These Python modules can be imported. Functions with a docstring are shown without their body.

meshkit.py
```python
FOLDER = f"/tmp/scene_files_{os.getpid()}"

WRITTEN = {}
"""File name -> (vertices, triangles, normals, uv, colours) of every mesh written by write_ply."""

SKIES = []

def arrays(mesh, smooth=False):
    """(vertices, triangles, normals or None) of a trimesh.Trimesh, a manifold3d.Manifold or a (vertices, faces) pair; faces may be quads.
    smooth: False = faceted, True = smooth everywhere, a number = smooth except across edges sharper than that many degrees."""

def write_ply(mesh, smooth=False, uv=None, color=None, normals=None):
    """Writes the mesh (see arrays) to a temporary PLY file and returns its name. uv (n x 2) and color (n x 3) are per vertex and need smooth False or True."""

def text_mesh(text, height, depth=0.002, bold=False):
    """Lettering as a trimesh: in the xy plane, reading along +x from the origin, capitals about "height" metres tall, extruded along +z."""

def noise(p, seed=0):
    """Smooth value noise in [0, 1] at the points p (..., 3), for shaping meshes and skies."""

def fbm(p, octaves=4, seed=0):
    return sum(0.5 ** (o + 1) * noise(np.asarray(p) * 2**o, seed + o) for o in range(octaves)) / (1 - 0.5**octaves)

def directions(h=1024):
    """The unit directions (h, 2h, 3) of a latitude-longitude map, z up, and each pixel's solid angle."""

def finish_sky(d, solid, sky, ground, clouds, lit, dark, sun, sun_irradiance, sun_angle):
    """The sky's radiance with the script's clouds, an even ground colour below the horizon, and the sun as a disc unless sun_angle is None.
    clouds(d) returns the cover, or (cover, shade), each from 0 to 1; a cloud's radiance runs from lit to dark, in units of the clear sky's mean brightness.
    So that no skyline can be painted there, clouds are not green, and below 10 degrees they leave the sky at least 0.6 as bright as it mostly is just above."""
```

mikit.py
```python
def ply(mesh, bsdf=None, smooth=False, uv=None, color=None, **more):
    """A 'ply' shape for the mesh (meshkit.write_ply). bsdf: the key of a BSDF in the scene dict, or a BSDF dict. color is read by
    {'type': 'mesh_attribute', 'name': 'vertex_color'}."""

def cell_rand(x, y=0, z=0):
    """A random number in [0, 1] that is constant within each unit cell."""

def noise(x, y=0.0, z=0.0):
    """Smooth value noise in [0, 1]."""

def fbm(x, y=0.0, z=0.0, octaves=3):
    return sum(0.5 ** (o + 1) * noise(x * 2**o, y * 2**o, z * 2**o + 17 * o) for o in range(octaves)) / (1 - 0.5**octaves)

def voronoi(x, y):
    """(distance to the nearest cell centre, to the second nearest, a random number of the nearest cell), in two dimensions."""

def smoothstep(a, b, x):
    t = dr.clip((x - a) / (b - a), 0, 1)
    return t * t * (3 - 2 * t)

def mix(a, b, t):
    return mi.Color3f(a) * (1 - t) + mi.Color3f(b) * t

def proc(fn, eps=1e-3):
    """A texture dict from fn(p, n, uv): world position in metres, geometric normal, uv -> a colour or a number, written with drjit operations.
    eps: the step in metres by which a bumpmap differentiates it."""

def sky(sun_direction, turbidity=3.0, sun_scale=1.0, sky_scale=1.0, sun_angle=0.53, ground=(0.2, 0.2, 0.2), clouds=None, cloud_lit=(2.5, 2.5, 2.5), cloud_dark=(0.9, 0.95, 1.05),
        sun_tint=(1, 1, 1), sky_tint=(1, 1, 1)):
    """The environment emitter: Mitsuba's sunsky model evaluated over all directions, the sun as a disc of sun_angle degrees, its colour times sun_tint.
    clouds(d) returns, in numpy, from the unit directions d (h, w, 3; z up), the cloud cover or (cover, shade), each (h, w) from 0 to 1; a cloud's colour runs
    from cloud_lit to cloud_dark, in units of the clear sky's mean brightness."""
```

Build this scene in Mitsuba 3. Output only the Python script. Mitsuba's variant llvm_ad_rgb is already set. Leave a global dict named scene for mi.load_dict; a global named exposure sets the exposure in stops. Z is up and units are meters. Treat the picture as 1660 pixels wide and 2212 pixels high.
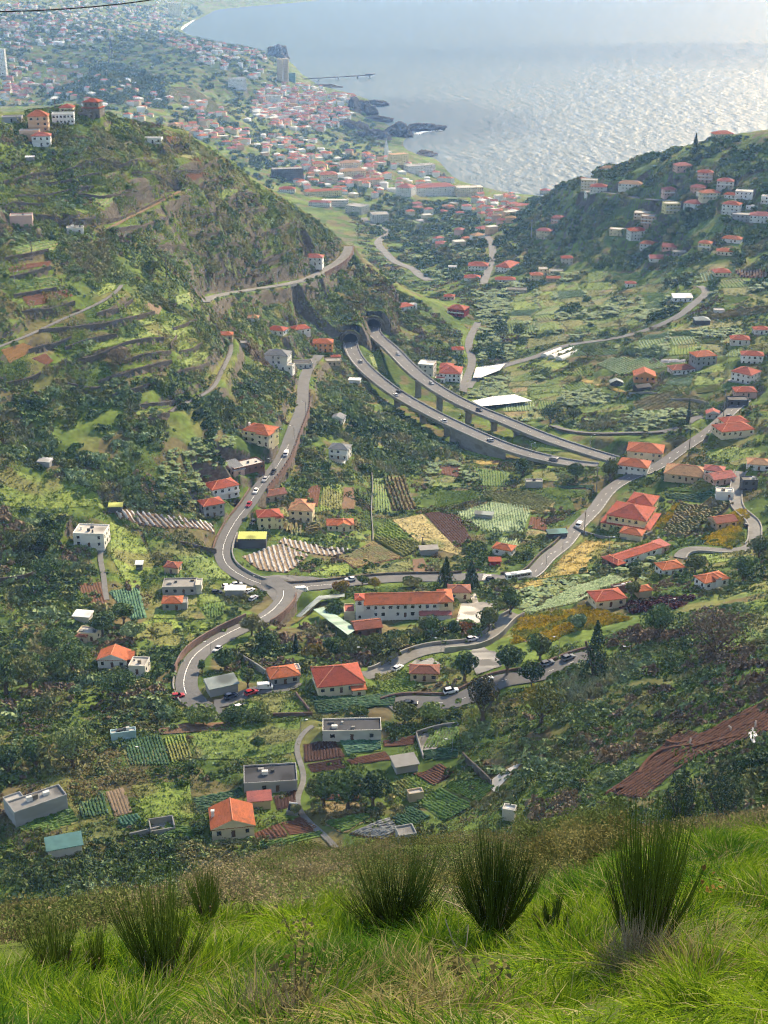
import math, random
import numpy as np, trimesh
import mitsuba as mi, drjit as dr
import mikit, meshkit
from scipy.interpolate import RBFInterpolator, CubicSpline
from scipy.ndimage import gaussian_filter, map_coordinates
from mikit import noise, fbm, voronoi, cell_rand, smoothstep, mix

scene, labels = {}, {}
T = mi.ScalarTransform4f
# ------------------------------------------------------------------ camera, sky, exposure
EYE = 450.0
PITCH = math.radians(23.2)
FOC = 3000.0                      # focal length in units of a 1660 x 2212 picture
FWD = np.array([0, math.cos(PITCH), -math.sin(PITCH)])
UPV = np.array([0, math.sin(PITCH), math.cos(PITCH)])
SUN_AZ, SUN_EL = math.radians(31), math.radians(33)
SUN = [math.sin(SUN_AZ) * math.cos(SUN_EL), math.cos(SUN_AZ) * math.cos(SUN_EL), math.sin(SUN_EL)]
HAZE = 0.44e-4
exposure = 2.85
scene['haze_air'] = {'type': 'homogeneous', 'albedo': {'type': 'rgb', 'value': [0.93, 0.95, 0.97]},
                     'sigma_t': {'type': 'rgb', 'value': [HAZE * 0.55, HAZE, HAZE * 2.0]},
                     'phase': {'type': 'hg', 'g': 0.15}}
scene['camera'] = {'type': 'perspective', 'fov': 2 * math.degrees(math.atan(830 / FOC)), 'fov_axis': 'x',
                   'near_clip': 0.1, 'far_clip': 60000.0,
                   'to_world': T().look_at(origin=[0, 0, EYE], target=[0, FWD[1], EYE + FWD[2]], up=[0, 0, 1]),
                   'medium': {'type': 'ref', 'id': 'haze_air'}}
def fair_clouds(d):
    """broken fair weather cloud over the whole sky, closer together towards the horizon"""
    q = d / np.maximum(d[..., 2:], .12)
    a = meshkit.fbm(np.stack([q[..., 0] * .9, q[..., 1] * .9, 0 * q[..., 0] + 3], -1), 5, 4)
    cover = np.clip((a - .43) * 6, 0, 1) * .4
    sunny = np.clip(((d @ np.array(SUN)) - .95) / .03, 0, 1)          # the sun stands in a gap
    return cover * (1 - sunny), np.clip((a - .5) * 3, 0, 1) * .5
scene['sky'] = mikit.sky(SUN, turbidity=3.0, sun_scale=1.0, sky_scale=1.0, sun_angle=1.2, ground=(0.12, 0.14, 0.12), clouds=fair_clouds, cloud_lit=(2.4, 2.4, 2.4), cloud_dark=(1.1, 1.15, 1.25))
scene['haze'] = {'type': 'cube', 'to_world': T().translate([0, 9000, 212]).scale([9000, 9400, 246]),
                 'bsdf': {'type': 'null'}, 'interior': {'type': 'ref', 'id': 'haze_air'}}
labels['haze'] = {'label': 'pale blue haze lying over the valley, the town and the bay', 'category': 'haze', 'kind': 'stuff'}

# ------------------------------------------------------------------ helpers
def ray(px, py):
    d = FWD + (px - 830) / FOC * np.array([1, 0, 0]) + (1106 - py) / FOC * UPV
    return d / np.linalg.norm(d)
def at_s(px, py, s):
    return np.array([0, 0, EYE]) + ray(px, py) * s
def at_z(px, py, z):
    d = ray(px, py)
    return np.array([0, 0, EYE]) + d * ((z - EYE) / d[2])

# ------------------------------------------------------------------ terrain: heights fitted to measured points
CS = []   # (picture x, y, slant distance)
def row(y, *xs):
    for x, s in xs: CS.append((x, y, s))
row(1830, (-150, 372), (100, 370), (350, 366), (600, 360), (850, 355), (1000, 350), (1300, 300), (1600, 255), (1800, 235))
row(1700, (-150, 402), (100, 397), (350, 397), (600, 395), (850, 391), (1000, 385), (1250, 355), (1500, 312), (1640, 295), (1800, 275))
row(1550, (-150, 460), (100, 455), (300, 450), (500, 445), (750, 436), (1000, 424), (1250, 400), (1500, 368), (1640, 345), (1800, 322))
row(1450, (-150, 508), (100, 500), (400, 490), (720, 476), (1000, 460), (1250, 440), (1500, 413), (1640, 392), (1800, 370))
row(1300, (-150, 572), (100, 560), (300, 560), (600, 557), (870, 560), (1150, 543), (1400, 520), (1640, 490), (1800, 468))
row(1200, (-150, 596), (100, 590), (300, 600), (500, 610), (800, 625), (1000, 630), (1200, 620), (1400, 606), (1640, 585), (1800, 565))
row(1100, (-150, 606), (100, 610), (300, 625), (500, 650), (650, 665), (800, 695), (1000, 703), (1200, 695), (1350, 684), (1500, 672), (1640, 652), (1800, 630))
row(1000, (-150, 618), (100, 630), (300, 640), (500, 675), (620, 700), (720, 722), (850, 772), (1000, 775), (1200, 765), (1400, 745), (1640, 710), (1800, 690))
row(900, (-150, 635), (100, 650), (300, 665), (500, 712), (640, 762), (760, 815), (900, 880), (1050, 890), (1200, 872), (1400, 830), (1640, 782), (1800, 755))
row(800, (-150, 655), (100, 675), (300, 695), (500, 758), (620, 850), (720, 930), (850, 985), (1000, 1015), (1200, 982), (1400, 920), (1640, 860), (1800, 825))
row(700, (-150, 680), (100, 705), (300, 730), (450, 772), (550, 880), (700, 985), (780, 1030), (870, 1080), (1000, 1155), (1200, 1122), (1400, 1050), (1640, 968), (1800, 925))
row(620, (-150, 700), (100, 730), (300, 772), (450, 892), (550, 960), (700, 1062), (800, 1115), (870, 1150), (1040, 1360), (1200, 1300), (1400, 1200), (1640, 1095), (1800, 1040))
row(540, (-150, 725), (100, 760), (300, 812), (500, 930), (650, 1040), (738, 1105), (1000, 1610), (1200, 1500), (1400, 1330), (1640, 1215), (1800, 1150))
row(450, (-150, 760), (100, 800), (300, 852), (450, 930), (560, 1010), (640, 1065))
row(350, (-150, 800), (100, 850), (300, 885), (430, 930))
CS += [(-150, 245, 880), (0, 240, 905), (100, 240, 910), (195, 224, 920), (350, 287, 935), (450, 322, 962), (520, 362, 1000), (600, 421, 1050), (680, 471, 1090), (735, 512, 1112), (752, 536, 1112),
       (800, 575, 1125), (870, 622, 1140), (930, 665, 1135), (985, 715, 1120)]
CS += [(900, 560, 1690), (820, 500, 1930), (930, 500, 1900), (1050, 500, 1760), (1150, 500, 1660), (1300, 500, 1400), (1600, 480, 1230), (1750, 470, 1200), (1150, 450, 1760), (1220, 425, 1640), (1300, 420, 1480), (1450, 450, 1330), (1450, 390, 1400), (1600, 400, 1300), (1750, 390, 1260),
       (1200, 402, 1700), (1240, 380, 1670), (1330, 353, 1600), (1400, 333, 1550), (1480, 312, 1500), (1560, 292, 1450), (1660, 290, 1400), (1800, 285, 1380)]
CZ = [(780, 450, 50), (900, 420, 26), (980, 420, 24), (1050, 450, 45), (1090, 425, 22), (1000, 405, 18), (850, 350, 30), (760, 370, 40), (700, 350, 48), (620, 390, 60), (500, 300, 90), (400, 250, 110), (600, 280, 50), (700, 250, 32), (770, 222, 30), (650, 210, 42), (500, 180, 80),
      (420, 210, 112), (560, 235, 60), (800, 310, 14), (880, 330, 22), (760, 290, 12), (500, 130, 88), (300, 100, 112), (50, 60, 140), (0, 130, 150), (100, 90, 128), (150, 200, 85), (50, 220, 100), (300, 215, 105), (250, 155, 150), (240, 132, 178), (340, 170, 135), (130, 165, 105),
      (0, 10, 150), (150, 10, 120), (300, 40, 50), (350, 75, 30), (420, 85, 55), (490, 98, 62), (560, 112, 66), (600, 123, 64), (610, 170, 22), (330, 20, 42), (250, 20, 80), (500, -4, 30), (420, 3, 35), (200, -30, 150), (450, -20, 70), (-150, 60, 170), (-150, 200, 140)]
CW = []   # hidden or off-frame points: (x/y, y, z)
CW += [(-.30, 1150, 250), (-.22, 1200, 210), (-.16, 1250, 190), (-.10, 1330, 130), (-.05, 1400, 110), (-.30, 1600, 150), (-.2, 1700, 120), (-.12, 1800, 95), (-.06, 1700, 85), (-.02, 1320, 120), (.03, 1330, 105)]
for u in (-.46, -.36, -.25, -.12, 0, .12, .25, .36, .46):
    k = .775 + .25 * abs(u)
    for yy in (40, 70, 110, 150, 200, 240):
        if yy > 150 and u > .05: continue
        CW.append((u, yy, 450 - yy * k - 4 - .03 * yy))

for u, yy in ((.13, 2950), (.2, 2400), (.3, 2200), (.4, 2300), (.46, 2200), (.25, 2700), (.05, 3600), (.0, 4300), (-.06, 6000), (.1, 5000), (.4, 4000), (.2, 3500), (-.05, 7300), (.02, 8500), (.3, 6000), (.46, 8500), (.03, 3050), (.005, 3650)):
    CW.append((u, yy, -30))
CW += [(.22, 1980, 60), (.3, 1900, 120), (.4, 1900, 130), (.46, 1800, 150), (-.46, 3000, 180), (-.46, 5000, 260), (-.46, 9000, 400), (-.3, 9000, 250), (-.46, 1000, 330), (-.46, 700, 300), (-.46, 400, 240)]
CST = [(392, 72), (440, 84), (495, 97), (560, 108), (601, 118), (622, 136), (634, 160), (665, 178), (700, 186), (740, 197), (776, 207), (800, 220), (832, 227), (812, 238), (800, 250), (835, 262), (808, 272), (785, 282), (830, 290), (870, 287), (900, 280), (950, 276), (893, 292), (886, 305), (934, 330), (905, 338), (945, 358), (960, 372), (972, 388), (1000, 398), (1060, 411), (1100, 420), (443, 16), (520, 12), (400, 50), (378, 62)]
CZ += [(x, y, 1.5) for x, y in CST]
pts = [(p[0] / p[1], math.log(p[1]), p[2]) for p in [at_s(*c) for c in CS] + [at_z(*c) for c in CZ]]
pts += [(u, math.log(y), z) for u, y, z in CW]
pts = np.array(pts)
US, WS = 1.0, 0.36               # relative weight of the two fan coordinates in the fit
rbf = RBFInterpolator(pts[:, :2] * [1 / US, WS], pts[:, 2], kernel='linear', neighbors=60)
U0, U1, NU = -.47, .47, 523
W0, W1, NW = math.log(45.), math.log(9300.), 1520
cu, cw = np.linspace(U0, U1, 150), np.linspace(W0, W1, 420)
g = rbf(np.stack(np.meshgrid(cu, cw, indexing='ij'), -1).reshape(-1, 2) * [1 / US, WS]).reshape(150, 420)
g = gaussian_filter(g, 1.3)
uu, ww = np.linspace(U0, U1, NU), np.linspace(W0, W1, NW)
UU, WW = np.meshgrid(uu, ww, indexing='ij')
Z = map_coordinates(g, [(UU - U0) / (U1 - U0) * 149, (WW - W0) / (W1 - W0) * 419], order=3, mode='nearest')
YY = np.exp(WW); XX = UU * YY

def height(x, y, A=None):
    A = Z if A is None else A
    x, y = np.asarray(x, float), np.asarray(y, float)
    if x.ndim == 0: return float(height(x[None], y[None], A)[0])
    u, w = x / y, np.log(y)
    return map_coordinates(A, [(u - U0) / (U1 - U0) * (NU - 1), (w - W0) / (W1 - W0) * (NW - 1)], order=1, mode='nearest')
ys_march = np.exp(np.linspace(W0 + .3, W1, 5200))
def hit(px, py, A=None, ymin=0):
    """where the sight line through picture point (px, py) meets the terrain"""
    d = ray(px, py)
    u, k = d[0] / d[1], d[2] / d[1]
    ys = ys_march[ys_march > ymin]
    zs, zr = height(u * ys, ys, A), EYE + k * ys
    zs = np.maximum(zs, 0)
    i = int(np.argmax(zs >= zr))
    if i == 0: return np.array([u * ys[-1], ys[-1], 0.])
    a, b = (zr - zs)[i - 1], (zs - zr)[i]
    y = ys[i - 1] + (ys[i] - ys[i - 1]) * a / max(a + b, 1e-9)
    return np.array([u * y, y, EYE + k * y])
def pxof(p):
    q = np.asarray(p, float) - [0, 0, EYE]
    f = q @ FWD
    return 830 + q[..., 0] / f * FOC, 1106 - (q @ UPV) / f * FOC
def dist(p):
    return float(np.linalg.norm(np.asarray(p) - [0, 0, EYE]))
# ------------------------------------------------------------------ relief: terraces, gullies, roughness
from PIL import Image, ImageDraw
from scipy.spatial import cKDTree
from shapely.geometry import Polygon, Point
Z0 = Z.copy()
def world_poly(poly, A=None):
    return [hit(x, y, A)[:2] for x, y in poly]
def fan_mask(poly, blur=2.0):
    im = Image.new('L', (NW, NU))
    q = [((math.log(y) - W0) / (W1 - W0) * (NW - 1), (x / y - U0) / (U1 - U0) * (NU - 1)) for x, y in world_poly(poly, Z0)]
    ImageDraw.Draw(im).polygon(q, fill=255)
    return gaussian_filter(np.asarray(im) / 255., blur)
P3 = np.stack([XX, YY, 0 * XX], -1)
def terrace(m, step, warp, bench=.2, seed=0, wl=45., lo_=.68, gap=.3):
    global Z
    zc = Z + warp * (meshkit.fbm(P3 / wl, 3, seed) - .5) * 2
    q = zc / step
    f = np.floor(q); fr = q - f
    s = np.clip((fr - lo_) / (.95 - lo_), 0, 1)
    z2 = step * (f + bench * fr + (1 - bench) * s) - (zc - Z) - step * .12
    on = np.clip((meshkit.fbm(P3 / 70 + 5, 2, seed + 3) - gap) * 6, 0, 1)
    Z = Z + (z2 - Z) * m * on
ML = fan_mask([(-60, 300), (60, 330), (300, 330), (460, 380), (640, 480), (725, 545), (560, 635), (520, 720), (490, 860), (300, 960), (-60, 880)], 5)
MW = fan_mask([(-60, 880), (300, 960), (480, 900), (480, 1060), (230, 1130), (-60, 1000)], 5)
MV = fan_mask([(1030, 620), (1300, 560), (1720, 560), (1720, 900), (1500, 880), (1200, 930), (1040, 840)], 5)
MT = fan_mask([(960, 1000), (1300, 1030), (1720, 1030), (1720, 1250), (1300, 1300), (800, 1240), (560, 1240), (700, 1040)], 5)
MB = fan_mask([(200, 1560), (1000, 1560), (1080, 1700), (900, 1830), (100, 1850), (20, 1700)], 5)
MF = fan_mask([(-40, 30), (440, 110), (600, 130), (620, 200), (560, 300), (380, 260), (-40, 220)], 5)
terrace(MV, 4.0, 2.0, .3, 2)
terrace(MT, 2.5, 1.2, .3, 3)
terrace(MB, 2.2, 1.0, .4, 4)
terrace(MF, 11.0, 8.0, .25, 6, 160.)
terrace(fan_mask([(1180, 420), (1660, 295), (1720, 300), (1720, 470), (1300, 560), (1100, 560)], 5), 6.0, 4.0, .3, 7)
terrace(ML, 5.4, 4.0, .3, 1, 60., .58, .42)
calm = np.clip(MB + MT + MV * .8 + ML * .85, 0, 1)
rough = meshkit.fbm(P3 / 9., 3, 21) - .5
Z = Z + rough * (2.6 * (1 - calm) + .5) * np.clip(Z / 8, 0, 1) + (meshkit.fbm(P3 / 60., 3, 31) - .5) * 14 * np.clip((YY - 1900) / 800, 0, 1) * np.clip(Z / 20, 0, 1)

# the terrace walls of the left hill: along each edge the ground steps up to a bench (edges read off the photograph, 1 unit = .8706)
EDGES = [[(90, 582), (160, 572), (250, 562), (320, 547), (392, 530)], [(185, 645), (300, 618), (415, 597)], [(425, 575), (460, 562), (494, 548)], [(235, 695), (330, 674), (435, 645)], [(440, 625), (475, 612), (508, 598)], [(435, 680), (480, 668), (524, 642)],
         [(265, 728), (340, 712), (405, 698)], [(235, 545), (290, 526), (335, 498)], [(420, 620), (436, 600), (440, 585)], [(15, 440), (80, 432), (135, 418)], [(25, 486), (85, 480), (150, 470)], [(45, 530), (120, 524), (195, 500)], [(5, 395), (60, 388), (130, 372)],
         [(345, 800), (400, 782), (425, 770)], [(150, 610), (230, 596), (300, 588)], [(300, 655), (380, 640), (430, 622)], [(150, 700), (230, 712), (265, 705)], [(330, 760), (400, 742), (470, 715)], [(60, 620), (130, 600), (185, 590)], [(0, 700), (60, 690), (110, 668)],
         [(60, 285), (150, 297), (205, 305), (250, 292), (330, 262), (430, 222)], [(150, 318), (205, 292)], [(0, 200), (100, 184), (180, 170), (260, 148)], [(405, 118), (470, 118), (540, 108)], [(440, 180), (500, 178), (548, 160)], [(490, 212), (545, 196)], [(555, 252), (600, 238), (655, 244)], [(608, 282), (660, 272), (705, 258)],
         [(320, 176), (400, 184), (460, 198)], [(180, 226), (260, 246), (330, 226), (390, 196)], [(30, 246), (140, 236), (240, 214)], [(385, 372), (450, 360), (510, 372)], [(560, 352), (640, 340), (700, 322), (745, 300)], [(630, 404), (700, 388), (750, 370)], [(240, 150), (310, 160), (385, 154)], [(0, 262), (50, 256), (110, 262)], [(280, 335), (350, 318), (420, 288)], [(470, 290), (530, 280), (585, 300)], [(460, 330), (520, 322), (560, 330)], [(90, 210), (170, 200), (260, 180)]]
BENCH = np.zeros_like(Z, bool)
WALLS = []
STEP = 3.6
for e in EDGES:
    q = np.array([hit(a * .8706, 216 + b * .8706, Z0) for a, b in e])
    n = max(8, int(np.linalg.norm(np.diff(q, axis=0), axis=1).sum() / 1.2)); t = np.linspace(0, 1, len(q)); q = np.stack([np.interp(np.linspace(0, 1, n), t, q[:, k]) for k in range(3)], 1)
    q[:, :2] = gaussian_filter(q[:, :2], [5, 0], mode='nearest')
    WALLS.append(q)
    lo, hi = q.min(0) - 14, q.max(0) + 14
    sel = np.nonzero((XX > lo[0]) & (XX < hi[0]) & (YY > lo[1]) & (YY < hi[1]))
    X_, Y_ = XX[sel], YY[sel]
    d, i = cKDTree(q[:, :2]).query(np.stack([X_, Y_], 1))
    i2 = np.clip(i, 1, n - 2); tg = q[i2 + 1, :2] - q[i2 - 1, :2]
    side = (X_ - q[i, 0]) * tg[:, 1] - (Y_ - q[i, 1]) * tg[:, 0]
    mid_ = n // 2; nv = np.array([tg[0, 1], -tg[0, 0]])
    up = np.sign(height(*(q[mid_, :2] + 4 * np.array([q[mid_ + 1, 1] - q[mid_ - 1, 1], -(q[mid_ + 1, 0] - q[mid_ - 1, 0])]) / 2.4), Z0) - height(*(q[mid_, :2] - 4 * np.array([q[mid_ + 1, 1] - q[mid_ - 1, 1], -(q[mid_ + 1, 0] - q[mid_ - 1, 0])]) / 2.4), Z0))
    s_ = np.sign(side) * up
    ends = np.clip(np.minimum(i, n - 1 - i) / 6., .0, 1)
    fall = np.clip(1 - d / 10., 0, 1) * ends
    Z[sel] = Z[sel] + s_ * STEP / 2 * fall
    b = (s_ > 0) & (d < 9.5) & (ends > .3)
    BENCH[sel[0][b], sel[1][b]] = True

def sweep(path, profile, closed=False):
    """profile (lateral to the right of travel, up) carried along the path"""
    p = np.asarray(path, float)
    t = np.gradient(p[:, :2], axis=0); t /= np.linalg.norm(t, axis=1, keepdims=True) + 1e-9
    r = np.stack([t[:, 1], -t[:, 0]], 1)
    pr = np.asarray(profile, float)
    v = np.concatenate([p[:, None, :2] + r[:, None] * pr[None, :, :1], (p[:, None, 2:] + pr[None, :, 1:])], -1)
    n, m = len(p), len(pr)
    i, j = np.meshgrid(np.arange(n - 1), np.arange(m if closed else m - 1), indexing='ij')
    k = (j + 1) % m
    q = np.stack([i * m + j, i * m + k, (i + 1) * m + k, (i + 1) * m + j], -1).reshape(-1, 4)
    f = np.vstack([q[:, [0, 1, 2]], q[:, [0, 2, 3]]])
    if closed:
        a = np.arange(1, m - 1)
        f = np.vstack([f, np.stack([0 * a, a + 1, a], 1), np.stack([0 * a, a, a + 1], 1) + (n - 1) * m])
    return trimesh.Trimesh(v.reshape(-1, 3), f[:, ::-1], process=False)
def dense(p, step=2.0):
    p = np.asarray(p, float)
    d = np.r_[0, np.cumsum(np.linalg.norm(np.diff(p, axis=0), axis=1))]
    cs = CubicSpline(d, p) if len(p) > 2 else None
    s = np.arange(0, d[-1] + step, step); s[-1] = d[-1]
    return cs(s) if cs is not None else np.stack([np.interp(s, d, p[:, k]) for k in range(3)], 1)
def offset_path(path, o, dz=0):
    p = np.asarray(path, float)
    t = np.gradient(p[:, :2], axis=0); t /= np.linalg.norm(t, axis=1, keepdims=True) + 1e-9
    return np.c_[p[:, :2] + np.stack([t[:, 1], -t[:, 0]], 1) * o, p[:, 2] + dz]
ROADS = {}
FLAT = []                           # (points, half width)
def carve(path, half, drop=.35, blend=5.0, margin=1.2):
    global Z
    lo, hi = path.min(0) - half - blend - 3, path.max(0) + half + blend + 3
    sel = np.nonzero((XX > lo[0]) & (XX < hi[0]) & (YY > lo[1]) & (YY < hi[1]))
    if not len(sel[0]): return
    fine = dense(path[::1], 1.0) if len(path) < 4000 else path
    d, i = cKDTree(fine[:, :2]).query(np.stack([XX[sel], YY[sel]], 1))
    w = 1 - np.clip((d - half - margin) / blend, 0, 1)
    w = w * w * (3 - 2 * w)
    Z[sel] = Z[sel] * (1 - w) + (fine[i, 2] - drop) * w
def road(key, pix, width, smooth=6, blend=5.0, z=None):
    if z is None:
        p = np.array([hit(x, y) for x, y in pix])
    else:
        p = np.array([at_z(x, y, np.interp(k, np.linspace(0, 1, len(z)), z)) for (x, y), k in zip(pix, np.linspace(0, 1, len(pix)))])
    p = dense(p, 2.0)
    if z is None:
        zz = gaussian_filter(p[:, 2], smooth * 2.0, mode='nearest')
        p[:, 2] = zz
    ROADS[key] = (p, width)
    if blend: carve(p, width / 2, .35, blend)
    return p
road('valley_road', [(690, 770), (662, 805), (655, 838), (652, 880), (630, 936), (614, 982), (588, 1016), (560, 1054), (537, 1088), (515, 1120), (495, 1150), (481, 1182), (490, 1220), (526, 1248), (586, 1263), (650, 1263), (720, 1261), (853, 1253), (960, 1250), (1040, 1249), (1120, 1242), (1180, 1207), (1216, 1180), (1252, 1136), (1288, 1098), (1322, 1058), (1372, 1030), (1413, 1012), (1460, 980), (1523, 936), (1560, 906), (1590, 878), (1612, 860)], 7.0)
road('bend_road', [(590, 1262), (618, 1283), (606, 1308), (568, 1334), (520, 1358), (470, 1386), (430, 1416), (408, 1447), (403, 1478), (418, 1508), (446, 1527), (476, 1538)], 7.5)
road('lower_road', [(840, 1533), (886, 1529), (930, 1519), (986, 1505), (1086, 1476), (1140, 1459), (1190, 1443), (1240, 1426), (1300, 1408)], 7.5)
road('parking_lane', [(462, 1520), (500, 1508), (553, 1496), (600, 1484), (640, 1474)], 5.0)
road('walled_lane', [(770, 1456), (800, 1451), (873, 1426), (953, 1403), (1020, 1386), (1060, 1368), (1088, 1350), (1118, 1333)], 5.5)
road('upper_road', [(440, 645), (462, 640), (553, 624), (600, 617), (653, 605), (703, 585), (733, 565), (747, 548), (753, 531)], 7.5)
road('side_road', [(1000, 845), (1014, 805), (1020, 775), (1014, 750), (1020, 720), (1033, 698)], 6.0)
road('plantation_road', [(1012, 838), (1050, 806), (1108, 787), (1163, 769), (1216, 750), (1313, 734), (1393, 712), (1473, 676), (1500, 655), (1523, 633), (1512, 617)], 6.0)
road('village_street', [(1044, 612), (1053, 590), (1060, 570), (1065, 545), (1055, 512), (1056, 490)], 8.0)
road('valley_floor_road', [(790, 470), (800, 482), (828, 494), (818, 520), (836, 548), (860, 568), (888, 578), (906, 593), (930, 603)], 10.0)
road('service_road', [(1195, 926), (1240, 934), (1306, 936), (1370, 936), (1423, 931), (1468, 918), (1495, 903), (1520, 893)], 5.0)
road('winding_lane', [(1468, 1207), (1506, 1191), (1573, 1184), (1616, 1172), (1632, 1152), (1625, 1125), (1600, 1106), (1590, 1080), (1592, 1050), (1600, 1018)], 5.0)
road('hill_track', [(233, 493), (293, 463), (350, 433), (390, 410)], 2.6)
road('hill_path', [(-10, 755), (0, 750), (57, 725), (133, 690), (200, 660), (243, 636), (262, 612)], 2.2)
road('ridge_path', [(500, 743), (493, 773), (476, 810), (456, 843), (410, 868), (370, 886)], 2.0)
road('garden_path', [(233, 1156), (217, 1199), (223, 1240), (227, 1273), (231, 1298)], 2.2)
road('field_path', [(676, 1576), (655, 1590), (643, 1616), (650, 1653), (655, 1690), (643, 1726), (653, 1755), (693, 1792), (726, 1819)], 1.6)
road('hillside_lane', [(1170, 400), (1210, 398), (1290, 412), (1330, 417), (1400, 430), (1460, 428)], 6.0)
def drop_side(key, y0, y1, sign, depth, reach=9., x0=0, x1=9999):
    """the ground falls away beside a road that is held up by a wall"""
    p, w = ROADS[key]; X_, Y_ = pxof(p); seg = p[(Y_ > y0) & (Y_ < y1) & (X_ > x0) & (X_ < x1)]
    lo, hi = seg.min(0) - 30, seg.max(0) + 30
    sel = np.nonzero((XX > lo[0]) & (XX < hi[0]) & (YY > lo[1]) & (YY < hi[1]))
    d, i = cKDTree(seg[:, :2]).query(np.stack([XX[sel], YY[sel]], 1)); i2 = np.clip(i, 1, len(seg) - 2); tg = seg[i2 + 1, :2] - seg[i2 - 1, :2]
    side = np.sign((XX[sel] - seg[i, 0]) * tg[:, 1] - (YY[sel] - seg[i, 1]) * tg[:, 0])
    k = np.clip(np.minimum(i, len(seg) - 1 - i) / 8., 0, 1) * (d > w / 2 + .6) * np.clip(1 - (d - w / 2 - 4) / reach, 0, 1) * (side == sign)
    top = seg[i, 2] - depth * np.minimum(k * 1.6, 1)
    Z[sel] = np.where((k > 0) & (Z[sel] > top), top, Z[sel])
drop_side('valley_road', 845, 1090, -1, 6.5); drop_side('bend_road', 1278, 1345, -1, 5.0, 7.); drop_side('upper_road', 530, 592, 1, 7.0, 10.)
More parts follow.
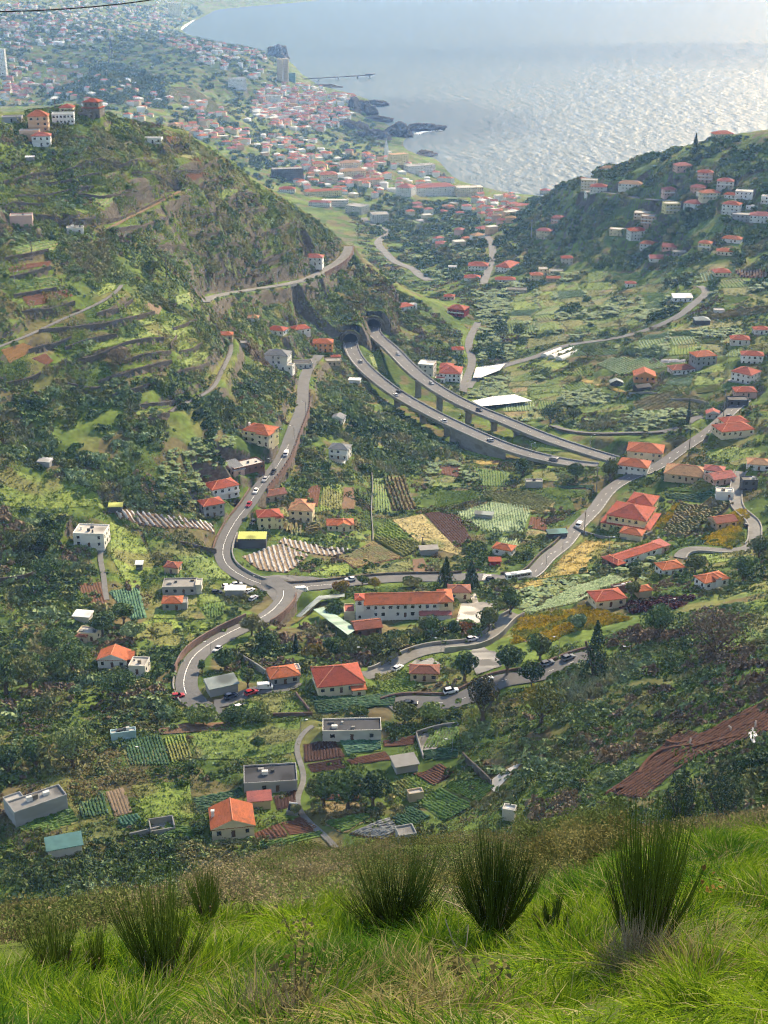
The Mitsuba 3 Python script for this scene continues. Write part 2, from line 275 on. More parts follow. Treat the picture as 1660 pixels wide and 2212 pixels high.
# the two carriageways stand on piers: no carving except at their ends
MA = [(808, 706), (811, 722), (836, 745), (873, 782), (920, 823), (970, 855), (1036, 887), (1086, 907), (1173, 943), (1239, 966), (1300, 985), (1345, 998)]
MBW = [(757, 738), (760, 753), (776, 781), (806, 811), (850, 845), (903, 877), (963, 908), (1036, 942), (1106, 970), (1173, 989), (1239, 1002), (1290, 1008)]
pa = road('motorway_upper', MA, 10.5, blend=0, z=[170, 169, 170, 171, 172.5, 174])
pb = road('motorway_lower', MBW, 10.5, blend=0, z=[172, 170, 169.5, 170.5, 172.5, 174])
def hill_frame(p, r):
    lo, hi = p[:70].min(0) - r, p[:70].max(0) + r
    sel = np.nonzero((XX > lo[0]) & (XX < hi[0]) & (YY > lo[1]) & (YY < hi[1]))
    t = p[0] - p[3]; t = t[:2] / np.linalg.norm(t[:2]); rel = np.stack([XX[sel], YY[sel]], 1) - p[0][:2]
    return sel, rel @ t, rel @ np.array([t[1], -t[0]])
for p in (pa, pb):                  # the hill closes over the tunnels, and nothing of the slope stands above the decks
    sel, ly, lx = hill_frame(p, 90)
    over = p[0, 2] + 9.2 + np.clip(ly, 0, 30) * .2 - np.clip(abs(lx) - 8.5, 0, 60) * 2.2
    Z[sel] = np.where((ly > 1.5) & (ly < 85), np.maximum(Z[sel], over), Z[sel])
    d, i = cKDTree(p[:70, :2]).query(np.stack([XX[sel], YY[sel]], 1))
    cut = p[i, 2] - 1.1 + np.clip(d - 8.5, 0, 99) * .8
    Z[sel] = np.where((ly < -.5) & (d < 40), np.minimum(Z[sel], cut), Z[sel])
    x = pxof(p)[0]
    carve(p[x > (1150 if p is pa else 1120)], 6.5, .5, 6)
    mid = p[(x > 850) & (x < 1150)].copy()
    sel = np.nonzero((XX > mid[:, 0].min() - 30) & (XX < mid[:, 0].max() + 30) & (YY > mid[:, 1].min() - 30) & (YY < mid[:, 1].max() + 30))
    d, i = cKDTree(mid[:, :2]).query(np.stack([XX[sel], YY[sel]], 1))
    top = mid[i, 2] - 3.2 - np.clip(np.minimum(i, len(mid) - i) * .25, 0, 6)
    w = 1 - np.clip((d - 9) / 14, 0, 1)
    Z[sel] = np.where(Z[sel] > top, Z[sel] * (1 - w) + top * w, Z[sel])

# ------------------------------------------------------------------ colours of the ground and materials
def diffuse(c, rough=.9, spec=.25, **k):
    return {'type': 'twosided', 'bsdf': {'type': 'principled', 'base_color': c if isinstance(c, dict) else {'type': 'rgb', 'value': list(c)}, 'roughness': rough, 'specular': spec, **k}}
def tone(c, amt=.25, scale=.4, dirt=None, dirt_scale=.08, dirt_amt=.5):
    """one colour with grain and patches of weathering"""
    a, b = np.array(c) * (1 - amt), np.array(c) * (1 + amt)
    def fn(p, n, uv):
        k = fbm(p.x / scale, p.y / scale, p.z / scale, 2)
        v = mix(a.tolist(), b.tolist(), k)
        if dirt is not None:
            v = mix(v, dirt, smoothstep(.55, .75, noise(p.x / (scale * 6), p.y / (scale * 6), p.z / (scale * 3))) * dirt_amt)
        return v
    return mikit.proc(fn)
def ground_fn(p, n, uv):
    a = fbm(p.x / 34, p.y / 34, 0., 3)
    b = fbm(p.x / 7 + 31, p.y / 7, 5., 3)
    c = noise(p.x / 1.6, p.y / 1.6, p.z / 1.6)
    v = mix([.045, .080, .018], [.115, .165, .034], smoothstep(.3, .7, a * .6 + b * .4))
    v = mix(v, [.17, .155, .06], smoothstep(.56, .72, fbm(p.x / 22 + 80, p.y / 22, 9., 3)) * .6)
    v = mix(v, [.14, .095, .06], smoothstep(.60, .68, fbm(p.x / 14 - 50, p.y / 14 + 7, 2., 2)) * .6)
    rock = mix([.055, .05, .042], [.15, .13, .10], noise(p.x / 1.1, p.y / 1.1, p.z / .7) * .6 + .4 * b)
    v = mix(v, rock, smoothstep(.64, .50, n.z + .16 * (b - .5)))
    return v * (.7 + .6 * c)
scene['mat_ground'] = diffuse(mikit.proc(ground_fn), .95, .1)
def asphalt(c):
    def fn(p, n, uv):
        return mix([c * .76, c * .78, c * .81], [c * 1.16, c * 1.18, c * 1.2], fbm(p.x / 2.5, p.y / 2.5, 0., 3) * .7 + .3 * noise(p.x / .3, p.y / .3, 1.))
    return diffuse(mikit.proc(fn), .8, .35)
scene['mat_asphalt'] = asphalt(.105)
scene['mat_motorway'] = asphalt(.115)
scene['mat_concrete_lane'] = diffuse(tone([.165, .165, .158], .2, .8, [.12, .115, .10], .1), .9, .2)
scene['mat_dirt_track'] = diffuse(tone([.21, .145, .09], .25, .7), .95, .1)
scene['mat_line'] = diffuse(tone([.62, .62, .60], .1, .5, [.3, .3, .29], .2, .5), .7, .3)
scene['mat_concrete'] = diffuse(tone([.25, .245, .23], .18, .9, [.13, .125, .11], .1), .85, .2)
scene['mat_stone_wall'] = diffuse(tone([.125, .108, .09], .4, .45, [.05, .045, .038], .2), .95, .1)
scene['mat_brown_wall'] = diffuse(tone([.17, .115, .095], .3, .5, [.09, .06, .05], .2), .95, .1)

def add(key, mesh, mat, smooth=False, label=None, cat=None, kind=None, group=None, **kw):
    scene[key] = mikit.ply(mesh, mat, smooth=smooth, **kw)
    note(key, label, cat, kind, group)
    return key
def note(key, label=None, cat=None, kind=None, group=None):
    d = {k: v for k, v in (('label', label), ('category', cat), ('kind', kind), ('group', group)) if v}
    if d: labels.setdefault(key, {}).update(d)
used = {}
def fresh(name):
    n = used.get(name, 0); used[name] = n + 1
    return name if n == 0 else f'{name}_{n:03d}'

def build_terrain():
    V = np.stack([XX, YY, Z], -1).reshape(-1, 3)
    i, j = np.meshgrid(np.arange(NU - 1), np.arange(NW - 1), indexing='ij')
    a = (i * NW + j).ravel()
    q = np.stack([a, a + NW, a + NW + 1, a + 1], 1)
    keep = (V[q, 2].max(1) > -4)
    for p in (pa, pb):              # the mouths of the tunnels
        t = p[0] - p[3]; t = t[:2] / np.linalg.norm(t[:2]); c = V[q, :2].mean(1) - p[0][:2]
        keep &= ~((abs(c @ np.array([t[1], -t[0]])) < 6.6) & (c @ t > -2.6) & (c @ t < 6.5))
    q = q[keep]
    f = np.vstack([q[:, [0, 1, 2]], q[:, [0, 2, 3]]])
    usedv = np.unique(f); mp = np.full(len(V), -1); mp[usedv] = np.arange(len(usedv))
    return trimesh.Trimesh(V[usedv], mp[f], process=False)
# ------------------------------------------------------------------ building materials
def paint(c):
    c = np.array(c)
    return diffuse(tone(c.tolist(), .07, .9, (c * .62).tolist(), .1, .45), .85, .2)
WALLC = {'white': [.68, .67, .63], 'cream': [.62, .54, .36], 'yellow': [.66, .58, .30], 'pink': [.58, .38, .30], 'peach': [.62, .42, .27], 'orange': [.58, .27, .09], 'grey': [.30, .30, .29],
         'darkgrey': [.085, .088, .09], 'stone': [.16, .145, .12], 'tan': [.46, .37, .25], 'crimson': [.30, .05, .06], 'blue': [.42, .58, .62], 'offwhite': [.55, .53, .47], 'brown': [.16, .085, .06]}
for k_, c_ in WALLC.items(): scene['wall_' + k_] = paint(c_)
def tiles(c, lichen=.6):
    c = np.array(c)
    def fn(p, n, uv):
        r = cell_rand(uv.x / .9, uv.y / .42, 3.)
        v = mix((c * .80).tolist(), (c * 1.16).tolist(), r * .5 + .5 * noise(p.x / 2.3, p.y / 2.3, p.z))
        v = mix(v, (c * [.45, .62, .75]).tolist(), smoothstep(.52, .80, fbm(p.x / 1.7, p.y / 1.7, p.z / 1.2, 3)) * lichen)
        groove = smoothstep(.16, .02, dr.abs(uv.x / .55 - dr.floor(uv.x / .55) - .5) * 0 + (uv.y / .42 - dr.floor(uv.y / .42)))
        return v * (1 - .35 * groove)
    def bump(p, n, uv):
        a = uv.x / .30; b = uv.y / .42
        return .035 * dr.abs(dr.sin(a * math.pi)) + .03 * (b - dr.floor(b))
    return {'type': 'bumpmap', 'arbitrary': mikit.proc(bump, eps=.02), 'scale': 1.0, 'bsdf': {'type': 'principled', 'base_color': mikit.proc(fn), 'roughness': .8, 'specular': .25}}
ROOFC = {'red': [.34, .066, .036], 'orange': [.41, .112, .045], 'tan': [.42, .24, .12], 'rose': [.38, .115, .095], 'rust': [.25, .075, .045], 'brownred': [.22, .085, .06], 'greytile': [.19, .20, .21]}
for k_, c_ in ROOFC.items(): scene['roof_' + k_] = tiles(c_)
for k_, c_ in {'slab': [.24, .235, .22], 'paleslab': [.44, .42, .38], 'darkslab': [.060, .062, .068], 'whitesheet': [.66, .66, .64], 'greensheet': [.30, .42, .33], 'tealsheet': [.09, .20, .19], 'limesheet': [.46, .50, .13], 'greysheet': [.24, .28, .27]}.items():
    cc = np.array(c_)
    scene['roof_' + k_] = diffuse(tone(c_, .14, 1.1, (cc * .42).tolist(), .25, .95), .8, .25)
scene['mat_pane'] = {'type': 'principled', 'base_color': {'type': 'rgb', 'value': [.022, .026, .030]}, 'roughness': .12, 'specular': .6}
scene['mat_door'] = diffuse([.11, .06, .035], .6, .3)
scene['mat_metal'] = diffuse([.33, .34, .35], .45, .4, metallic=.4)
scene['mat_wood_pole'] = diffuse(tone([.17, .13, .10], .25, .3), .9, .1)
scene['mat_net'] = diffuse(tone([.72, .72, .68], .1, 1.2, [.5, .5, .46], .2, .4), .8, .2)

def box(x0, x1, y0, y1, z0, z1):
    b = trimesh.creation.box(extents=[x1 - x0, y1 - y0, z1 - z0])
    b.apply_translation([(x0 + x1) / 2, (y0 + y1) / 2, (z0 + z1) / 2])
    return b
def frame(p, yaw):
    M = np.eye(4); c, s = math.cos(math.radians(yaw)), math.sin(math.radians(yaw))
    M[:2, :2] = [[c, -s], [s, c]]; M[:3, 3] = p
    return M
def put(m, M):
    m = m.copy(); m.apply_transform(M); return m
def roof_planes(x0, x1, y0, y1, z, kind, pitch=.42, ov=.5):
    """list of (polygon, eave direction) of the sloping faces, and the ridge and hip lines"""
    x0, x1, y0, y1 = x0 - ov, x1 + ov, y0 - ov, y1 + ov
    w, d = x1 - x0, y1 - y0
    A, B, C, D_ = [x0, y0, z], [x1, y0, z], [x1, y1, z], [x0, y1, z]
    if kind == 'shed':
        h = pitch * d * .5
        return [[A, B, [x1, y1, z + h], [x0, y1, z + h]]], [], [[[x1, y1, z + h], C, D_, [x0, y1, z + h]], [B, C, [x1, y1, z + h]], [D_, A, [x0, y1, z + h]]]
    if kind == 'gable' or kind == 'gabley':
        if kind == 'gable':
            h = pitch * d / 2; ym = (y0 + y1) / 2; R, S = [x0, ym, z + h], [x1, ym, z + h]
            return [[A, B, S, R], [C, D_, R, S]], [[R, S]], [[B, C, S], [D_, A, R]]
        h = pitch * w / 2; xm = (x0 + x1) / 2; R, S = [xm, y0, z + h], [xm, y1, z + h]
        return [[B, C, S, R], [D_, A, R, S]], [[R, S]], [[A, B, R], [C, D_, S]]
    if w >= d:
        h = pitch * d / 2; ym = (y0 + y1) / 2; R, S = [x0 + d / 2, ym, z + h], [x1 - d / 2, ym, z + h]
        return [[A, B, S, R], [B, C, S], [C, D_, R, S], [D_, A, R]], [[R, S], [A, R], [B, S], [C, S], [D_, R]], []
    h = pitch * w / 2; xm = (x0 + x1) / 2; R, S = [xm, y0 + w / 2, z + h], [xm, y1 - w / 2, z + h]
    return [[A, B, R], [B, C, S, R], [C, D_, S], [D_, A, R, S]], [[R, S], [A, R], [B, R], [C, S], [D_, S]], []
def roof_mesh(planes, z, x0, x1, y0, y1, ov=.5):
    V, F, UV = [], [], []
    for P in planes:
        P = np.array(P, float); e = P[1] - P[0]; L = np.linalg.norm(e); e = e / max(L, 1e-6)
        nrm = np.cross(P[1] - P[0], P[2] - P[0]); up = np.cross(nrm, e); up /= np.linalg.norm(up) + 1e-9
        b = len(V)
        for q in P: V.append(q); UV.append([(q - P[0]) @ e, (q - P[0]) @ up])
        for i in range(1, len(P) - 1): F.append([b, b + i, b + i + 1])
    f = box(x0 - ov + .01, x1 + ov - .01, y0 - ov + .01, y1 + ov - .01, z - .2, z - .005)
    b = len(V); V += list(f.vertices); F += (f.faces + b).tolist(); UV += [[0, .3]] * len(f.vertices)
    return np.array(V), np.array(F), np.array(UV)
def tube(a, b, r, n=6):
    a, b = np.asarray(a, float), np.asarray(b, float)
    return trimesh.creation.cylinder(r, segment=[a, b], sections=n)
def cat(ms): return trimesh.util.concatenate(ms)
def part(key, name):
    n = used.get((key, name), 0); used[(key, name)] = n + 1
    return f'{key}__{name}' if n == 0 else f'{key}__{name}_{n:03d}'

def wing(key, M, x0, x1, y0, y1, h, roof, wall, rmat, detail=1, z0=0., down=3., win=True, pitch=.42, ov=.45, door=True, cols=None):
    sc = None
    add(part(key, 'wall'), put(box(x0, x1, y0, y1, z0 - down, z0 + h), M), 'wall_' + wall)
    top = z0 + h
    if roof == 'flat':
        if detail < 1:
            add(part(key, 'roof'), put(box(x0 - .1, x1 + .1, y0 - .1, y1 + .1, top + .003, top + .35), M), 'roof_' + rmat)
        else:
            add(part(key, 'roof'), put(box(x0 + .25, x1 - .25, y0 + .25, y1 - .25, top + .003, top + .12), M), 'roof_' + rmat)
            rim = cat([box(x0 - .05, x1 + .05, y0 - .05, y0 + .2, top + .002, top + .55), box(x0 - .05, x1 + .05, y1 - .2, y1 + .05, top + .002, top + .55),
                       box(x0 - .05, x0 + .2, y0 + .2, y1 - .2, top + .002, top + .55), box(x1 - .2, x1 + .05, y0 + .2, y1 - .2, top + .002, top + .55)])
            add(part(key, 'parapet'), put(rim, M), 'wall_' + wall)
    elif roof != 'none':
        pl, lines, ends = roof_planes(x0, x1, y0, y1, top + .2, roof, pitch, ov)
        v, f, uv = roof_mesh(pl, top + .2, x0, x1, y0, y1, ov)
        v = v @ M[:3, :3].T + M[:3, 3]
        rk = part(key, 'roof')
        add(rk, (v, f), 'roof_' + rmat, uv=uv)
        if ends:
            for P in ends:
                e = trimesh.Trimesh(np.array(P, float), [[0, i, i + 1] for i in range(1, len(P) - 1)], process=False)
                add(part(key, 'gable_end'), put(e, M), 'wall_' + wall)
        if lines and detail > 0 and rmat in ROOFC:
            add(part(key, 'ridge_tiles'), put(cat([tube(a, b, .16, 5) for a, b in lines]), M), 'ridge_' + ('grey' if rmat == 'greytile' else 'red'))
    if not win: return
    rows = max(1, int(round(h / 2.9)))
    wins, n = [], 0
    for side in range(4):
        L = (x1 - x0) if side % 2 == 0 else (y1 - y0)
        if L < 2.4: continue
        nc = cols if (cols and side % 2 == 0) else max(1, int(L / 3.0))
        for r in range(rows):
            zc = z0 + h - (rows - 1 - r) * 2.9 - 1.35
            for c in range(nc):
                u = (c + .5) / nc * L
                isdoor = door and r == 0 and side == 0 and c == nc // 2
                rv = ((c * 7 + r * 13 + side * 5 + int(x0 * 31) + int(h * 17)) * 2654435761 % 1000) / 1000
                if not isdoor and rv < .13: continue
                hw, hh = (.5, 1.02) if isdoor else (.42 + .3 * rv, .52 + .2 * ((rv * 7) % 1))
                zz = z0 + h - (rows - 1) * 2.9 - 2.9 + 1.05 if isdoor else zc
                t = .05
                if side == 0: b = box(x0 + u - hw, x0 + u + hw, y0 - t, y0 + .05, zz - hh, zz + hh)
                elif side == 1: b = box(x1 - .05, x1 + t, y0 + u - hw, y0 + u + hw, zz - hh, zz + hh)
                elif side == 2: b = box(x0 + u - hw, x0 + u + hw, y1 - .05, y1 + t, zz - hh, zz + hh)
                else: b = box(x0 - t, x0 + .05, y0 + u - hw, y0 + u + hw, zz - hh, zz + hh)
                if isdoor and detail == 2: add(part(key, 'door'), put(b, M), 'mat_door')
                elif detail == 2 and side != 2: add(part(key, 'window'), put(b, M), 'mat_pane')
                else: wins.append(b)
    if wins: add(part(key, 'windows'), put(cat(wins), M), 'mat_pane', kind='stuff')
scene['ridge_red'] = diffuse([.56, .22, .12], .85, .2)
scene['ridge_grey'] = diffuse([.30, .31, .31], .85, .2)

HOUSES = []
def H(px, py, w, ratio, st, yaw, roof, wall, rmat, label, cat='house', name='house', group=None, **o):
    HOUSES.append(dict(px=px, py=py, w=w, ratio=ratio, st=st, yaw=yaw, roof=roof, wall=wall, rmat=rmat, label=label, cat=cat, name=name, group=group, o=o))
def place_houses():
    """site every house on the ground as it was before any was built, then level the plots"""
    Zr = Z.copy()
    for h in HOUSES:
        p = hit(h['px'], h['py'], Zr, h['o'].pop('ymin', 0)); s = dist(p)
        h['s'] = s; W = h['w'] * s / FOC
        h['W'] = W; h['D'] = max(2.2, W * h['ratio'])
        M = frame(p, h['yaw']); M[:3, 3] = M[:3, 3] + M[:3, 1] * h['D'] / 2
        h['M'] = M
        lc, r = M[:2, 3], math.hypot(W, h['D']) / 2
        if h['name'] == 'town_house' and s < 1600: h['skip'] = True
        sel = np.nonzero((abs(XX - lc[0]) < r + 6) & (abs(YY - lc[1]) < r + 8))
        if not len(sel[0]): continue
        q = (np.stack([XX[sel], YY[sel]], 1) - lc) @ M[:2, :2]
        gap = np.maximum(np.abs(q[:, 0]) - W / 2, np.abs(q[:, 1]) - h['D'] / 2)
        k = 1 - np.clip((gap - 1.5) / 3.5, 0, 1)
        Z[sel] = Z[sel] * (1 - k) + (p[2] - .25) * k
def build_house(h):
    key = fresh(h['name']); h['key'] = key
    note(key, h['label'], h['cat'], None, h['group'])
    W, D, M, o = h['W'], h['D'], h['M'], dict(h['o'])
    det = o.pop('detail', 2 if h['s'] < 800 else 1 if h['s'] < 1750 else 0)
    bal, chim, extra = o.pop('balcony', None), o.pop('chimney', None), o.pop('wings', [])
    hh = o.pop('h', None) or h['st'] * 2.9
    wing(key, M, -W / 2, W / 2, -D / 2, D / 2, hh, h['roof'], h['wall'], h['rmat'], det, **o)
    if bal and det:
        for r in range(1, max(2, h['st'])):
            z = hh - (h['st'] - r) * 2.9 + .002
            x0, x1 = -W / 2 + .2, W / 2 - .2
            b = cat([box(x0, x1, -D / 2 - 1.3, -D / 2 - .02, z, z + .15), box(x0, x1, -D / 2 - 1.3, -D / 2 - 1.2, z + .15, z + 1.0), box(x0, x0 + .1, -D / 2 - 1.2, -D / 2 - .02, z + .15, z + 1.), box(x1 - .1, x1, -D / 2 - 1.2, -D / 2 - .02, z + .15, z + 1.)])
            add(part(key, 'balcony'), put(b, M), 'wall_' + (bal if isinstance(bal, str) else h['wall']))
    if chim:
        cx = -W / 2 + .6
        add(part(key, 'chimney'), put(cat([box(cx - .4, cx + .4, .1, .9, hh - .5, hh + 2.2), box(cx - .5, cx + .5, 0, 1, hh + 2.2, hh + 2.4)]), M), 'wall_white')
    if h['roof'] == 'flat' and det == 2 and W > 5:
        rr_ = random.Random(int(h['px'] * 7 + h['py']))
        for _ in range(rr_.choice([2, 3, 4])):
            bx, by, bw, bh = rr_.uniform(-.36, .36) * W, rr_.uniform(-.3, .3) * D, rr_.uniform(.3, .9), rr_.uniform(.4, 1.3)
            add(part(key, 'roof_box'), put(box(bx - bw, bx + bw, by - bw * .6, by + bw * .6, hh + .13, hh + .13 + bh), M), rr_.choice(['wall_white', 'wall_grey', 'wall_darkgrey', 'wall_stone']))
    for (fx0, fx1, fy0, fy1, fh, rf, wl, rm, *more) in extra:       # further volumes in units of half width and half depth
        kw = more[0] if more else {}
        wing(key, M, fx0 * W / 2, fx1 * W / 2, fy0 * D / 2, fy1 * D / 2, fh, rf, wl, rm, det, **kw)
# ------------------------------------------------------------------ fields, meadows and crops
def soil(c):
    c = np.array(c)
    def fn(p, n, uv):
        return mix((c * .65).tolist(), (c * 1.3).tolist(), fbm(p.x / 1.9, p.y / 1.9, p.z, 3) * .6 + .4 * noise(p.x / .35, p.y / .35, p.z / .3))
    return diffuse(mikit.proc(fn), .95, .1)
def leafy(a, b, c=None, s=2.2, t=.0):
    def fn(p, n, uv):
        k = noise(p.x / s, p.y / s, p.z / s) * .55 + noise(p.x / (s * 7), p.y / (s * 7), 3.) * .45
        v = mix(a, b, smoothstep(.25, .75, k))
        if c is not None: v = mix(v, c, smoothstep(.58, .74, noise(p.x / (s * 4) + 40, p.y / (s * 4), 11.)))
        return v * (.5 + 1.0 * noise(p.x / .6, p.y / .6, p.z / .6))
    if t: return {'type': 'principledthin', 'base_color': mikit.proc(fn), 'roughness': .6, 'diff_trans': t, 'spec_trans': 0.0, 'eta': 1.3}
    return diffuse(mikit.proc(fn), .75, .25)
for k_, c_ in {'darksoil': [.060, .034, .028], 'redsoil': [.125, .062, .040], 'soil': [.150, .098, .062], 'orangesoil': [.22, .125, .05], 'palesoil': [.20, .15, .10]}.items(): scene['soil_' + k_] = soil(c_)
scene['turf_bright'] = leafy([.085, .140, .018], [.155, .215, .030], [.13, .14, .03], 3., 0)
scene['turf_mid'] = leafy([.060, .110, .016], [.120, .175, .028], [.13, .14, .04], 3., 0)
scene['turf_olive'] = leafy([.085, .105, .025], [.16, .17, .045], [.19, .15, .06], 3., 0)
scene['turf_dry'] = leafy([.20, .17, .06], [.30, .25, .10], [.14, .15, .04], 3., 0)
scene['turf_gold'] = leafy([.24, .18, .035], [.32, .24, .06], [.15, .15, .03], 3., 0)
scene['crop_green'] = leafy([.050, .105, .020], [.110, .185, .035], None, 1.4, 0)
scene['crop_dark'] = leafy([.022, .060, .026], [.050, .110, .045], None, 1.4, 0)
scene['crop_blue'] = leafy([.045, .115, .065], [.090, .185, .105], None, 1.4, 0)
scene['crop_pale'] = leafy([.15, .22, .10], [.26, .33, .18], None, 1.4, 0)
scene['vine_gold'] = leafy([.36, .27, .014], [.54, .42, .03], [.28, .28, .04], 1.6, 0)
scene['vine_red'] = leafy([.06, .018, .022], [.11, .034, .035], [.05, .04, .025], 1.6, 0)
scene['vine_brown'] = leafy([.10, .085, .03], [.18, .145, .05], [.09, .10, .03], 1.6, 0)
scene['plastic'] = diffuse(tone([.38, .365, .34], .25, .8, [.20, .17, .13], .3, .7), .5, .4)
scene['greyrow'] = diffuse(tone([.13, .145, .15], .3, .6), .6, .3)
FUR = lambda m, t=0: (m, .9, .22, .6, t)
CROP = lambda m, t=0: (m, .95, .55, .75, t)
VINE = lambda m, t=0: (m, 2.2, 1.4, 1.5, t)
FIELDS = []
def F(pix, mat, rows=None, kind='', lab=None): FIELDS.append((pix, mat, rows, kind, lab))
# centre
F([(916, 1108), (963, 1106), (996, 1119), (1021, 1169), (985, 1184)], 'soil_darksoil', FUR('soil_darksoil'), '', 'bare dark red ploughed field in the centre')
F([(813, 1143), (843, 1126), (916, 1183), (873, 1207), (810, 1166)], 'turf_mid', VINE('turf_bright', 8), '', 'green vineyard beside the stream')
F([(738, 1209), (806, 1170), (871, 1206), (766, 1229)], 'soil_redsoil', CROP('vine_brown', 0), '', 'red brown vine rows beside the straight road')
F([(848, 1124), (912, 1111), (1018, 1206), (978, 1196), (920, 1183)], 'turf_dry', None, 'm', 'dry grass strip beside the dark field')
F([(788, 1232), (886, 1209), (893, 1237), (800, 1240)], 'turf_olive', None, 'm', 'mown olive plot behind the straight road')
F([(891, 1209), (916, 1207), (930, 1238), (895, 1238)], 'soil_soil', None, '', 'dark earth plot behind the conifers')
F([(665, 1244), (700, 1223), (753, 1219), (755, 1242)], 'turf_bright', None, 'm', 'bright green corner plot beside the road')
F([(560, 1192), (606, 1176), (668, 1200), (640, 1225), (622, 1238), (560, 1232), (522, 1203)], 'soil_palesoil', ('plastic', 2.3, .6, 1.3, ((640, 1195), (655, 1235))), '', 'plot of grey plastic covered rows inside the bend, lower part')
F([(612, 1163), (690, 1180), (766, 1189), (726, 1203), (668, 1196), (600, 1172)], 'soil_palesoil', ('plastic', 2.3, .6, 1.3, ((640, 1195), (655, 1235))), '', 'plot of grey plastic covered rows inside the bend, upper part')
F([(246, 1108), (300, 1106), (380, 1118), (460, 1136), (466, 1156), (360, 1143), (255, 1122)], 'soil_soil', ('plastic', 2.3, .7, 1.2, ((350, 1115), (375, 1142))), '', 'long strip of plastic covered rows above the left meadow')
F([(806, 1036), (826, 1033), (843, 1086), (845, 1108), (808, 1108)], 'turf_mid', CROP('crop_green'), '', 'narrow green strip beside the stream')
F([(830, 1034), (872, 1030), (900, 1100), (848, 1104)], 'soil_soil', VINE('vine_brown'), '', 'dark brown vine strip beside the stream')
F([(936, 1063), (1020, 1060), (1036, 1076), (946, 1100)], 'turf_bright', CROP('turf_bright'), 'm', 'bright green bean field in the centre')
F([(992, 972), (1006, 966), (1086, 990), (1073, 996)], 'turf_bright', None, 'm', 'bright strip under the lower carriageway')
F([(1010, 996), (1072, 998), (1085, 1004), (1040, 1004)], 'turf_gold', None, 'm', 'yellow green strip below the bright strip')
F([(1022, 1010), (1100, 1020), (1103, 1052), (1040, 1050), (1036, 1030)], 'turf_mid', CROP('crop_green'), '', 'green vegetable field below the motorway')
F([(698, 1053), (738, 1046), (740, 1100), (690, 1106)], 'turf_bright', CROP('turf_bright'), 'm', 'bright green garden below the white villa')
F([(744, 1054), (766, 1053), (766, 1100), (738, 1100)], 'soil_soil', None, '', 'brown bank right of the bright garden')
F([(668, 1052), (694, 1048), (686, 1096), (658, 1086)], 'soil_redsoil', FUR('soil_redsoil'), '', 'brown plot left of the bright garden')
F([(797, 768), (820, 754), (836, 808), (806, 790)], 'turf_bright', None, 'm', 'bright grass verge between the carriageways')
F([(1133, 953), (1158, 944), (1223, 976), (1160, 976)], 'turf_bright', None, 'm', 'bright grass triangle between the motorway ends')
F([(985, 1108), (1060, 1085), (1150, 1095), (1130, 1150), (1050, 1150)], 'crop_pale', CROP('crop_pale', 10), '', 'pale green cabbage plot in the centre')
F([(1040, 1060), (1140, 1060), (1200, 1085), (1170, 1110), (1060, 1082)], 'turf_olive', CROP('turf_olive', 0), 'm', 'olive plot above the cabbages')
# right valley
F([(1149, 1021), (1190, 1016), (1216, 1040), (1153, 1036)], 'turf_bright', None, 'm', 'yellow green plot below the parked truck')
F([(1173, 1056), (1273, 1069), (1266, 1082), (1183, 1076)], 'turf_bright', CROP('turf_bright'), 'm', 'bright green rows left of the utility pole')
F([(1195, 1052), (1285, 1049), (1284, 1066), (1210, 1056)], 'soil_darksoil', CROP('crop_dark'), '', 'dark strip of seedlings left of the utility pole')
F([(1128, 1072), (1200, 1085), (1190, 1105), (1130, 1106)], 'turf_dry', None, 'm', 'tan autumn plot left of the rising road')
F([(1523, 976), (1573, 963), (1658, 976), (1610, 1003), (1540, 995)], 'turf_bright', None, 'm', 'yellow green meadow at the right')
F([(1439, 1052), (1553, 1046), (1553, 1058), (1445, 1062)], 'turf_bright', CROP('turf_bright'), 'm', 'bright hedge like strip behind the villa')
F([(1436, 1066), (1545, 1061), (1545, 1074), (1440, 1076)], 'crop_blue', CROP('crop_dark'), '', 'dark leaf crop behind the villa')
F([(1425, 1158), (1470, 1088), (1588, 1090), (1545, 1122), (1482, 1162)], 'soil_palesoil', VINE('vine_brown', 62), '', 'brown autumn vineyard right of the villa')
F([(1424, 1136), (1456, 1100), (1474, 1086), (1480, 1090), (1445, 1128), (1432, 1142)], 'soil_palesoil', None, 'v', 'yellow vine edge between villa and vineyard')
F([(1522, 1164), (1598, 1140), (1606, 1164), (1580, 1177), (1540, 1174)], 'soil_palesoil', None, 'v', 'golden vines left of the winding lane loop')
F([(1572, 1118), (1612, 1098), (1622, 1112), (1608, 1130), (1585, 1132)], 'soil_palesoil', None, 'v', 'yellow vines round the rusty barn')
F([(1168, 1250), (1215, 1205), (1266, 1168), (1330, 1172), (1402, 1168), (1299, 1190), (1268, 1216), (1272, 1238)], 'turf_gold', None, 'm', 'golden autumn meadow below the villa')
F([(1098, 1268), (1160, 1254), (1240, 1246), (1180, 1262), (1110, 1282)], 'turf_gold', None, 'm', 'yellow strip below the bus')
F([(1128, 1322), (1233, 1270), (1319, 1243), (1360, 1250), (1306, 1272), (1239, 1305), (1140, 1330)], 'turf_mid', CROP('crop_pale', 0), '', 'pale green vegetable rows right of the school')
F([(1120, 1346), (1136, 1334), (1260, 1311), (1300, 1314), (1360, 1336), (1300, 1352), (1230, 1366), (1180, 1386), (1112, 1386)], 'soil_palesoil', None, 'v', 'golden yellow vineyard right of the walled lane')
F([(1332, 1308), (1406, 1296), (1506, 1287), (1474, 1312), (1372, 1322)], 'soil_darksoil', None, 'w', 'dark red vineyard beside the cream house')
F([(1515, 1200), (1619, 1183), (1628, 1196), (1600, 1208), (1535, 1218)], 'turf_bright', None, 'm', 'bright green meadow inside the winding lane')
